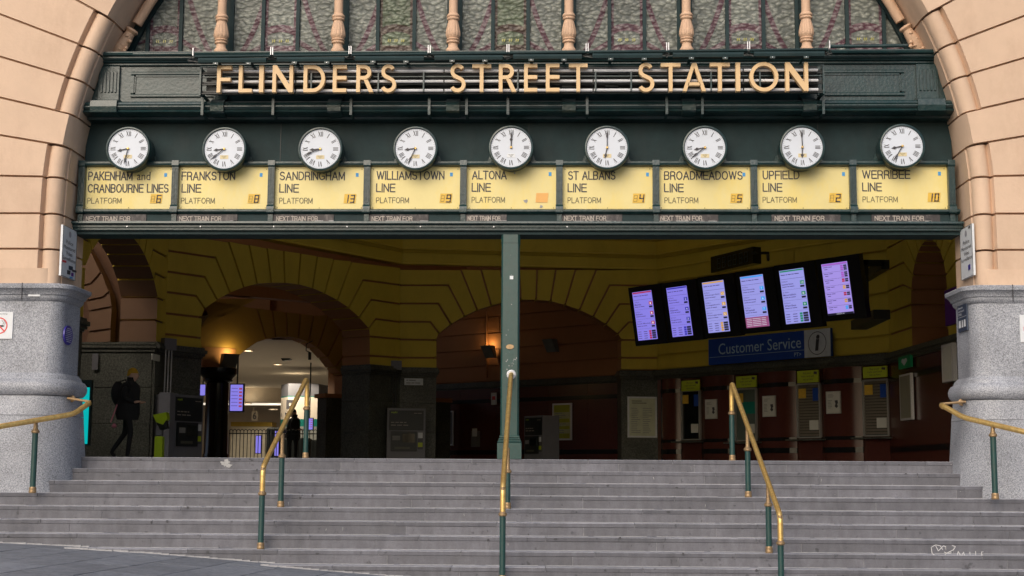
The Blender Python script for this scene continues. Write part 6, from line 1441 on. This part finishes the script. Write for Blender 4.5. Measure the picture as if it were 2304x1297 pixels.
# ---- ticket windows and marble front
T3 = t3
mb = MB(); mb.prism([PL3.pt(.8, 0, -.06), PL3.pt(PL3.len, 0, -.06), PL3.pt(PL3.len, 2.2, -.06), PL3.pt(.8, 2.2, -.06)], -PL3.n*.3); ob('marble_backing', mb, MARBLE, T3)
mb = MB()
for (o, za, zb) in ((.10, 2.16, 2.2), (.14, 2.2, 2.26), (.20, 2.26, 2.34), (.12, 2.34, 2.40)): mb.prism([PL3.pt(-.05, za, o), PL3.pt(PL3.len, za, o), PL3.pt(PL3.len, zb, o), PL3.pt(-.05, zb, o)], -PL3.n*(.15+o))
ob('granite_cornice', mb, GRANI, T3)
def upos(px_, off=0.): q = PL3.hit(px_, 900, off); return (q-PL3.A).dot(PL3.u)
for (a, b) in ((1487, 1532), (1578, 1652), (1704, 1792), (1849, 1940), (2000, 2062)):
    ua, ub = upos(a), upos(b); mb = MB(); n = 8
    pts = [PL3.pt(ua+(ub-ua)*i/n, 0, .14*math.sin(math.pi*i/n)**.6+.005) for i in range(n+1)]
    mb.prism(pts+[PL3.pt(ub, 0, -.05), PL3.pt(ua, 0, -.05)], (0, 0, 2.16)); ob('marble_pilaster', mb, MARBLE, T3, tri=True, smooth=True)
    for (za, zb) in ((.28, .40), (1.80, 1.90), (.56, .64)):
        mb = MB(); pts = [PL3.pt(ua+(ub-ua)*i/n, za, .14*math.sin(math.pi*i/n)**.6+.015) for i in range(n+1)]; mb.prism(pts+[PL3.pt(ub, za, -.02), PL3.pt(ua, za, -.02)], (0, 0, zb-za)); ob('black_band', mb, BLKG, T3, tri=True)
WN = [(1535, 1575, 880, 990, 0, 'first'), (1655, 1702, 876, 992, 1, 'second'), (1795, 1845, 865, 985, 2, 'third'), (1943, 1998, 856, 981, 2, 'fourth')]
for (a, b, yt, yb, kind, nm) in WN:
    t, cc = plane_panel('ticket_window', PL3, a, yt, b, yb, [GLASSD, mat('window_glow', (.10, .13, .11), .5), BLACKM][kind], '%s ticket window from the left, %s' % (nm, ['dark glass', 'pale green light behind glass', 'slatted shutter down'][kind] + (' nearest the right pier' if nm == 'fourth' else '')), 'window', off=.0, th_=.03, group='ticket windows')
    mb = MB(); o_ = PL3.n*.04
    for (u0, u1, v0, v1) in ((-.03, .04, 0, 1), (.97, 1.03, 0, 1), (0, 1, -.02, .015), (0, 1, .985, 1.01)): mb.prism([on_quad(cc, u0, v0)+o_, on_quad(cc, u1, v0)+o_, on_quad(cc, u1, v1)+o_, on_quad(cc, u0, v1)+o_], -PL3.n*.06)
    ob('metal_frame', mb, mat('window_frame_grey', (.30, .29, .27), .5), t)
    mb = MB(); mb.prism([on_quad(cc, -.35, 1.03)+PL3.n*.2, on_quad(cc, 1.3, 1.03)+PL3.n*.2, on_quad(cc, 1.3, 1.055)+PL3.n*.2, on_quad(cc, -.35, 1.055)+PL3.n*.2], -PL3.n*.22); ob('sill', mb, GRANI, t)
    if kind == 2:
        for i in range(18):
            v = .02+i*.0535; mb = MB(); mb.prism([on_quad(cc, .04, v)+PL3.n*.01, on_quad(cc, .97, v)+PL3.n*.01, on_quad(cc, .97, v+.043)+PL3.n*.03, on_quad(cc, .04, v+.043)+PL3.n*.03], -PL3.n*.01); ob('shutter_slat', mb, SHUT, t)
    if kind == 1:
        mb = MB(); mb.prism([on_quad(cc, .3, .25)+PL3.n*.006, on_quad(cc, .96, .25)+PL3.n*.006, on_quad(cc, .96, .48)+PL3.n*.006, on_quad(cc, .3, .48)+PL3.n*.006], -PL3.n*.004); ob('teal_poster', mb, mat('teal_print', (.0, .2, .15), .5), t)
    for (u0, u1, v0, v1, m_, nn) in ((.08, .42, .08, .26, AMBER, 'yellow_notice'), (.72, .96, .08, .32, BLUES, 'blue_notice'), (.55, .95, .68, .86, PAPER, 'white_notice')):
        if kind == 1 and nn == 'blue_notice': continue
        mb = MB(); mb.prism([on_quad(cc, u0, v0)+PL3.n*.045, on_quad(cc, u1, v0)+PL3.n*.045, on_quad(cc, u1, v1)+PL3.n*.045, on_quad(cc, u0, v1)+PL3.n*.045], -PL3.n*.004); ob(nn, mb, m_, t)
for k, (a, b, yt, yb, yr) in enumerate(((1533, 1573, 857, 880, 856), (1656, 1701, 848, 872, 845), (1793, 1841, 836, 861, 832), (1941, 1995, 827, 850, 823))):
    t, cc = plane_panel('lime_card_sign', PL3, a, yt, b, yb, LIMES, 'lime green Buy your card sign above the %s ticket window from the left' % ('first', 'second', 'third', 'fourth')[k], 'sign', off=.14, th_=.03, group='lime signs above the ticket windows', y0r=yr)
    mb = MB()
    for i, s_ in enumerate(('Buy your', 'myki card and', 'top up here')): qtext(mb, cc, s_, (.3, .2, .28)[i], (.68, .8, .74)[i], .14+.26*i, .34+.26*i, PL3.n*.004, .0)
    mb.add([on_quad(cc, .8, .1)+PL3.n*.004, on_quad(cc, .95, .15)+PL3.n*.004, on_quad(cc, .93, .38)+PL3.n*.004, on_quad(cc, .78, .3)+PL3.n*.004], [(0, 1, 2, 3)]); ob('sign_lettering', mb, INK, t)
for k, (a, b, yt, yb) in enumerate(((1586, 1612, 899, 943), (1715, 1744, 891, 938), (1858, 1890, 881, 931))):
    t, cc = plane_panel('framed_poster', PL3, a, yt, b, yb, PAPER, 'white framed notice on the red pilaster %s' % ('between the first and second ticket windows', 'between the second and third ticket windows', 'between the third and fourth ticket windows')[k], 'poster', off=.15, th_=.03, border=mat('silver_frame', (.5, .5, .46), .4), group='framed notices between ticket windows')
    print_lines(t, cc, PL3, 3, LIGHTINK, .15, .7, .14, .3); print_lines(t, cc, PL3, 6, LIGHTINK, .14, .5, .4, .8)
    mb = MB(); mb.prism([on_quad(cc, u, v)+PL3.n*.008 for u, v in ((.62, .42), (.82, .40), (.86, .55), (.78, .58), (.86, .68), (.74, .76), (.62, .68), (.68, .56))], -PL3.n*.002); ob('picture', mb, INK, t, tri=True)
t, cc = plane_panel('framed_timetable', PL2, 1412, 893, 1478, 985, mat('cream_sheet', (.56, .58, .42), .6), 'large pale framed timetable on the dark granite pier left of the ticket windows', 'poster', off=.02, th_=.04, border=SIGNW); print_lines(t, cc, PL2, 2, INKF, .14, .8, .1, .2); print_lines(t, cc, PL2, 14, LIGHTINK, .12, .9, .28, .92, .3, cols=2)
t, cc = plane_panel('green_aid_sign', PL4, 2021, 803, 2048, 829, GREENS, 'small green defibrillator sign with white heart at the far right', 'sign', off=.05, th_=.05, y0r=800)
mb = MB(); mb.prism([on_quad(cc, u, v)+PL4.n*.004 for u, v in ((.3, .25), (.42, .2), (.5, .3), (.6, .2), (.72, .25), (.74, .45), (.5, .8), (.27, .45))], PL4.n*.001); ob('heart', mb, SIGNW, t, tri=True)
t, cc = plane_panel('tall_notice_case', PL4, 2023, 846, 2048, 946, mat('dim_sheet', (.28, .27, .2), .5), 'tall dim framed notice under the green aid sign', 'noticeboard', off=.04, th_=.06, border=STEEL, y0r=838)
# far right polished pier under niche
mb = MB(); mb.prism([PL4.pt(0, 0, .01), PL4.pt(4, 0, .01), PL4.pt(4, 2.2, .01), PL4.pt(0, 2.2, .01)], -PL4.n*.3); ob('marble_panel', mb, MARBLE, w4)
mb = MB(); mb.prism([PL4.pt(0, .28, .03), PL4.pt(4, .28, .03), PL4.pt(4, .40, .03), PL4.pt(0, .40, .03)], -PL4.n*.02); mb.prism([PL4.pt(0, 1.76, .03), PL4.pt(4, 1.76, .03), PL4.pt(4, 1.88, .03), PL4.pt(0, 1.88, .03)], -PL4.n*.02); ob('black_band', mb, BLKG, w4)
mb = MB()
for (o, za, zb) in ((.05, 2.16, 2.2), (.09, 2.2, 2.26), (.14, 2.26, 2.34), (.08, 2.34, 2.38)): mb.prism([PL4.pt(0, za, o), PL4.pt(9.4, za, o), PL4.pt(9.4, zb, o), PL4.pt(0, zb, o)], -PL4.n*(.15+o))
ob('granite_cornice', mb, GRANI, w4)

# ================================================================== MACHINES, READER, SMALL SIGNS
def kiosk(A, B, zt, depth, label, front=True):
    """A,B: floor points of the front edge left->right"""
    pl = Plane(A, B); t = thing('ticket_machine', pl.pt(pl.len/2, 0), label, 'ticket machine', 'ticket machines'); L_ = pl.len
    mb = MB(); mb.prism([pl.pt(0, 0), pl.pt(L_, 0), pl.pt(L_, zt), pl.pt(0, zt)], -pl.n*depth); ob('cabinet', mb, GREYM, t)
    def r(u0, u1, z0, z1, o, m_, nm, th_=.02):
        mb = MB(); mb.prism([pl.pt(u0*L_, z0*zt, o), pl.pt(u1*L_, z0*zt, o), pl.pt(u1*L_, z1*zt, o), pl.pt(u0*L_, z1*zt, o)], -pl.n*th_); return ob(nm, mb, m_, t)
    r(.05, .95, .60, .96, .012, BLACKM, 'header_panel'); r(.10, .78, .22, .58, .05, BLACKM, 'recessed_console', .06); r(.80, .94, .26, .56, .014, mat('panel_grey', (.08, .08, .09), .5), 'side_panel')
    r(.14, .34, .42, .5, .055, LIGHTINK, 'keypad'); r(.4, .72, .38, .54, .055, GLASSD, 'touch_screen'); r(.2, .6, .26, .3, .055, mat('slot_grey', (.1, .1, .07), .5), 'coin_slot'); r(.81, .93, .46, .56, .02, SIGNW, 'white_label'); r(.81, .93, .30, .38, .02, LIMES, 'lime_label')
    mb = MB(); o_ = pl.n*.016
    put_text(mb, 'myki', pl.pt(.1*L_, .90*zt, .016), pl.u*L_*.16, (0, 0, .04*zt), .02); ob('lime_lettering', mb, LIME, t)
    mb = MB(); put_text(mb, '~xxx xxx xxx xx', pl.pt(.1*L_, .73*zt, .016), pl.u*L_*.4, (0, 0, .025*zt)); put_text(mb, '~xxxx xxxx xxxx', pl.pt(.1*L_, .68*zt, .016), pl.u*L_*.45, (0, 0, .025*zt)); put_text(mb, '~xxxxxx xxxxxxx', pl.pt(.7*L_, .90*zt, .016), pl.u*L_*.2, (0, 0, .02*zt)); ob('white_lettering', mb, CHALK, t)['kind'] = 'stuff'
    return t
f0 = PL2.hit(872, 900, .6); f1 = PL2.hit(958, 900, .6)
kiosk(xy(f0), xy(f1), PL2.hit(915, 919, .6).z, .55, 'grey ticket machine standing against the granite pier left of the iron post')
f0 = PY(392, 900, 8.3); f1 = PY(458, 900, 9.1); kiosk(xy(f0), xy(f1), PY(400, 887, 8.3).z, .9, 'grey ticket machine beside the lime green card reader')
f0 = PY(1180, 940, 15.5); f1 = PY(1222, 940, 14.9); kiosk(xy(f0), xy(f1), PY(1200, 936, 15.2).z, .5, 'dim ticket machine half hidden behind the iron post')
# grey side cheek next to first machine
a, b = PY(357, 890, 7.9), PY(391, 890, 8.2); mb = MB(); mb.box(a.x, b.x, 7.95, 8.6, 0, PY(370, 883, 7.95).z, .01); ob('machine_side_screen', mb, mat('cheek_grey', (.22, .22, .25), .45), None, False, 'plain grey upright cabinet side between the card reader and ticket machine', 'cabinet')
# card reader
p = PY(357, 1025, 7.2); t = thing('card_reader', (p.x, 7.2, 0), 'lime green card reader on a grey and lime post at left', 'card reader')
zt = PY(357, 960, 7.2).z; zm = PY(357, 982, 7.2).z
mb = MB(); mb.box(p.x-.075, p.x+.075, 7.15, 7.3, 0, zm, .02); ob('lower_post', mb, LIME, t)
mb = MB(); mb.box(p.x-.06, p.x+.05, 7.16, 7.29, zm, zt, .02); ob('upper_post', mb, GREYM, t)
h = PY(365, 945, 7.2).z
mb = MB(); mb.prism([(p.x-.10, 7.05, h+.09), (p.x+.16, 7.02, h+.14), (p.x+.19, 7.02, h+.02), (p.x+.10, 7.05, h-.1), (p.x-.04, 7.08, h-.05)], (0, .2, 0)); ob('head', mb, LIME, t, tri=True)
mb = MB(); mb.prism([(p.x-.02, 7.02, h-.06), (p.x+.12, 7.0, h-.1), (p.x+.17, 7.0, h-.02), (p.x+.19, 7.05, h-.17), (p.x+.05, 7.05, h-.2)], (0, .15, 0)); ob('reader_face', mb, BLACKM, t, tri=True)
# switch boxes with conduits
for k, (pl, x0, x1, y0, y1, yb) in enumerate(((PL1, 371, 398, 762, 788, 884), (PL2, 880, 904, 812, 832, 918))):
    t, cc = plane_panel('switch_box', pl, x0, y0, x1, y1, GREYM, 'grey electrical box with conduits on the %s granite pier cap' % ('left', 'centre')[k], 'electrical box', off=.1, th_=.18)
    for i in range(3 if k == 0 else 2):
        q = on_quad(cc, .25+.25*i, 1)-pl.n*.05; zb = pl.hit(x0, yb, .1).z; mb = MB(); mb.tube([q, Vector((q.x, q.y, zb))], .014, 6); ob('conduit', mb, STEEL if k == 0 else BLACKM, t)
t, cc = plane_panel('small_plate', PL2, 910, 852, 952, 867, SIGNW, 'small white lettered plate on the granite pier above the ticket machine', 'sign'); mb = MB(); qtext(mb, cc, '~xx xxxxxxx', .1, .6, .15, .4, PL2.n*.005); qtext(mb, cc, '~xxxxxx xxxx xxxxxxx', .1, .85, .55, .8, PL2.n*.005); ob('lettering', mb, LIGHTINK, t)
t, cc = plane_panel('small_plate', Plane((-8.3, 8.35), (-7.4, 8.35)), 208, 796, 221, 832, GREYM, 'narrow grey no smoking plate on the far left granite pier', 'sign', off=.03)
t, cc = plane_panel('small_plate', PL0, 344, 798, 360, 812, PAPER, 'small pale plate on the corner of the left granite pier', 'sign', off=.03)
# granite jamb face below the far-left arch
mb = MB(); 
for za, zb in ((0, .72), (.725, 1.45), (1.455, 2.16)):
    mb = MB(); mb.box(-9.0, -7.52, 8.37, 8.9, za, zb, .01); ob('jamb_block', mb, GRANI, w0)
mb = MB(); mb.box(-9.05, -7.46, 8.33, 8.9, 2.165, 2.23, .01); mb.box(-9.1, -7.42, 8.28, 8.9, 2.235, 2.30, .02); mb.box(-9.08, -7.44, 8.30, 8.9, 2.30, 2.37, .02); ob('jamb_cap', mb, GRANI, w0)
PQ = Plane((-9.6, 8.58), (-8.2, 8.58))
jq = lambda *ps: [z4(p) for p in ps]
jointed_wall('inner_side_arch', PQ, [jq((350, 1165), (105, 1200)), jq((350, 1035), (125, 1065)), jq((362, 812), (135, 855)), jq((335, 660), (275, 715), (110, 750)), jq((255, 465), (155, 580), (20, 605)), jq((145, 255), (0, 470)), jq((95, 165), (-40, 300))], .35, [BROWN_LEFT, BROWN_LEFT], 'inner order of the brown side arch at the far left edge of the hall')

# ================================================================== PEOPLE
def skin_body(name, pts, edges, radii, m_, par, lvl=2):
    me = bpy.data.meshes.new(name); off = wloc(par); me.from_pydata([Vector(p)-off for p in pts], edges, []); me.materials.append(m_)
    o = bpy.data.objects.new(name, me); col.objects.link(o); o.parent = par
    md = o.modifiers.new('skin', 'SKIN')
    for i, r in enumerate(radii): me.skin_vertices[0].data[i].radius = (r, r) if not isinstance(r, tuple) else r
    me.skin_vertices[0].data[0].use_root = True
    s_ = o.modifiers.new('sub', 'SUBSURF'); s_.levels = lvl; s_.render_levels = lvl
    dg = bpy.context.evaluated_depsgraph_get(); dg.update(); m2 = bpy.data.meshes.new_from_object(o.evaluated_get(dg)); o.modifiers.clear(); o.data = m2
    m2.shade_smooth(); return o
SKIN = mat('skin', (.62, .38, .28), .6, var=.04); COAT = mat('black_coat', (.012, .012, .014), .85, var=.2); TROU = mat('black_trousers', (.008, .008, .010), .8); BEAN = mat('mustard_wool', (.55, .33, .02), .9, var=.12, vscale=60, bump=.5, bscale=60); BOOT = mat('boot_leather', (.02, .012, .01), .5)
def person(x, y, H, label, cap_m, walk=True, back=False):
    t = thing('person', (x, y, 0), label, 'person'); k = H/1.68
    def P(a, b, c): return (x+a*k, y+b*k, c*k)
    # body: pelvis root, legs (mid-stride to the right), torso, neck, head
    pts = [P(0, 0, .93), P(.01, 0, 1.08), P(.02, 0, 1.25), P(.035, 0, 1.38), P(.05, 0, 1.46), P(.06, 0, 1.52),
           P(.03, -.09, .86), P(.10, -.09, .49), P(.06, -.09, .10), P(.05, -.09, .045), P(.19, -.09, .03),
           P(-.02, .09, .86), P(-.05, .09, .50), P(-.26, .09, .20), P(-.30, .09, .13), P(-.22, .09, .035)] if walk else \
          [P(0, 0, .93), P(0, 0, 1.08), P(0, 0, 1.25), P(0, 0, 1.38), P(0, 0, 1.46), P(0, 0, 1.52), P(-.09, 0, .86), P(-.1, 0, .49), P(-.1, 0, .1), P(-.1, 0, .04), P(-.1, -.14, .03), P(.09, 0, .86), P(.1, 0, .49), P(.1, 0, .1), P(.1, 0, .04), P(.1, -.14, .03)]
    ed = [(0, 1), (1, 2), (2, 3), (3, 4), (4, 5), (0, 6), (6, 7), (7, 8), (8, 9), (9, 10), (0, 11), (11, 12), (12, 13), (13, 14), (14, 15)]
    rr = [.125, .12, .13, .10, .055, .05, .085, .058, .04, .04, .03, .085, .058, .04, .04, .03]; rr = [r*k for r in rr]
    skin_body('body', pts, ed, rr, TROU, t)
    # head
    hx = .085 if walk else 0
    mb = MB(); hc = Vector(P(hx, 0, 1.56)); n = 16; V = []; F = []; rings = 12
    for i in range(rings+1):
        f = math.pi*i/rings
        for q in range(n):
            a = 2*math.pi*q/n; rx, ry, rz = .095, .078, .118; vx = math.sin(f)*math.cos(a); vy = math.sin(f)*math.sin(a); vz = math.cos(f)
            px_ = vx*rx*(1-.22*max(0, -vz)); pz_ = vz*rz
            if walk and vx > .85 and abs(vz+.1) < .25: px_ += .022*(1-abs(vz+.1)/.25)
            V.append(hc+Vector((px_, vy*ry*(1-.25*max(0, -vz)), pz_))*k)
    for i in range(rings):
        for q in range(n): F.append((i*n+q, i*n+(q+1) % n, (i+1)*n+(q+1) % n, (i+1)*n+q))
    mb.add(V, F)
    # eye, mouth hints
    hd = ob('head', mb, SKIN, t, smooth=True)
    mb = MB(); s1 = hc+Vector((.082, -.03, .015))*k; mb.lathe(s1, [(.004, -.006), (.01, 0), (.004, .006)], 8); s1 = hc+Vector((.082, .03, .015))*k; mb.lathe(s1, [(.004, -.006), (.01, 0), (.004, .006)], 8); ob('eyes', mb, INK, hd)
    mb = MB(); mb.box(*[v for v in (hc.x+.075*k, hc.x+.092*k, hc.y-.018*k, hc.y+.018*k, hc.z-.062*k, hc.z-.054*k)]); ob('mouth', mb, mat('lips', (.3, .1, .08), .6), hd)
    # beanie / hair
    mb = MB(); V = []; F = []
    for i in range(8):
        f = (math.pi*.47)*i/7
        for q in range(n):
            a = 2*math.pi*q/n; V.append(hc+Vector((-.014+math.sin(f)*math.cos(a)*.109, math.sin(f)*math.sin(a)*.093, .022+math.cos(f)*.132+(.012 if i == 7 else 0)+.10*(0)-.03*math.cos(a)*0+ (-.05 if math.cos(a) < -.3 and i > 5 else 0)))*k)
    for i in range(7):
        for q in range(n): F.append((i*n+q, i*n+(q+1) % n, (i+1)*n+(q+1) % n, (i+1)*n+q))
    mb.add(V, F); ob('beanie' if walk else 'hair', mb, cap_m, hd, smooth=True)
    # coat: loose tube from shoulders to thigh, with collar
    mb = MB(); V = []; F = []; lv = [(.74, .20, .16, .0), (.85, .225, .175, 0), (1.0, .22, .17, .005), (1.15, .21, .175, .01), (1.28, .205, .2, .015), (1.38, .17, .2, .025), (1.43, .11, .14, .035), (1.46, .075, .085, .045), (1.53, .085, .085, .05)]
    for (z, rx, ry, dx) in lv:
        for q in range(20):
            a = 2*math.pi*q/20; w_ = 1+.05*math.sin(a*5+z*9); V.append(P(dx+rx*math.cos(a)*w_, ry*math.sin(a)*w_, z))
    for i in range(len(lv)-1):
        for q in range(20): F.append((i*20+q, i*20+(q+1) % 20, (i+1)*20+(q+1) % 20, (i+1)*20+q))
    mb.add(V, F); ob('coat', mb, COAT, t, smooth=True)
    for s_ in (-1, 1):
        sh = P(.02, s_*.18, 1.37); el = P(-.05 if s_ > 0 else -.02, s_*.22, 1.12); wr = P(.16, s_*.15, 1.06)
        skin_body('sleeve', [sh, el, wr], [(0, 1), (1, 2)], [.075*k, .06*k, .045*k], COAT, t, 1)
        pw = Vector(wr); pts = [wr, tuple(pw+Vector((.05, 0, .005))*k), tuple(pw+Vector((.085, 0, .01))*k)]; ed = [(0, 1), (1, 2)]; rd = [.022*k, .028*k, .024*k]
        for q in range(4):
            b = pw+Vector((.085, (q-1.5)*.014, .012))*k; i0 = len(pts); pts += [tuple(b+Vector((.03, 0, .01))*k), tuple(b+Vector((.05-.005*abs(q-1), 0, -.008))*k)]; ed += [(2, i0), (i0, i0+1)]; rd += [.0085*k, .0075*k]
        i0 = len(pts); pts += [tuple(pw+Vector((.06, -s_*.03, .02))*k), tuple(pw+Vector((.085, -s_*.035, .03))*k)]; ed += [(1, i0), (i0, i0+1)]; rd += [.01*k, .008*k]
        skin_body('hand', pts, ed, rd, SKIN, t, 1)
    return t
pp = PY(285, 1031, 5.5)
tperson = person(pp.x-.02, 5.5, 1.62, 'person in mustard beanie and black coat walking right past the left pier', BEAN)
k = 1.62/1.68; bx = pp.x-.02
t = thing('shoulder_bag', (bx-.2, 5.5, .95), 'black shoulder bag behind the walking person in the mustard beanie', 'bag')
mb = MB(); V = []; F = []
for i in range(9):
    z = .98+.42*i/8; r = .12*math.sin(math.pi*(i+.6)/9.2)**.6
    for q in range(14):
        a = 6.2832*q/14; V.append((bx-.19+r*1.0*math.cos(a), 5.5+r*1.15*math.sin(a), z))
for i in range(8):
    for q in range(14): F.append((i*14+q, i*14+(q+1) % 14, (i+1)*14+(q+1) % 14, (i+1)*14+q))
F += [list(range(14)), [8*14+q for q in range(14)]]
mb.add(V, F); ob('pack', mb, COAT, t, smooth=True)
mb = MB(); mb.tube([(bx-.15, 5.36, 1.38), (bx+.0, 5.3, 1.42), (bx+.1, 5.31, 1.25), (bx-.06, 5.33, 1.02)], .014, 6); ob('strap', mb, COAT, t)
mb = MB(); mb.tube([(bx-.16, 5.4, .98), (bx-.26, 5.38, .66)], .012, 6); mb.lathe((bx-.2, 5.4, .56), [(.015, 0), (.05, .03), (.02, .08)], 8); ob('pink_tag', mb, mat('pink_cloth', (.6, .2, .25), .7), t)
q = PY(658, 1030, 24.5); person(q.x, 24.5, 1.70, 'dark clothed person standing behind the fence beside the second brass post', mat('dark_hair', (.015, .012, .01), .6), walk=False)
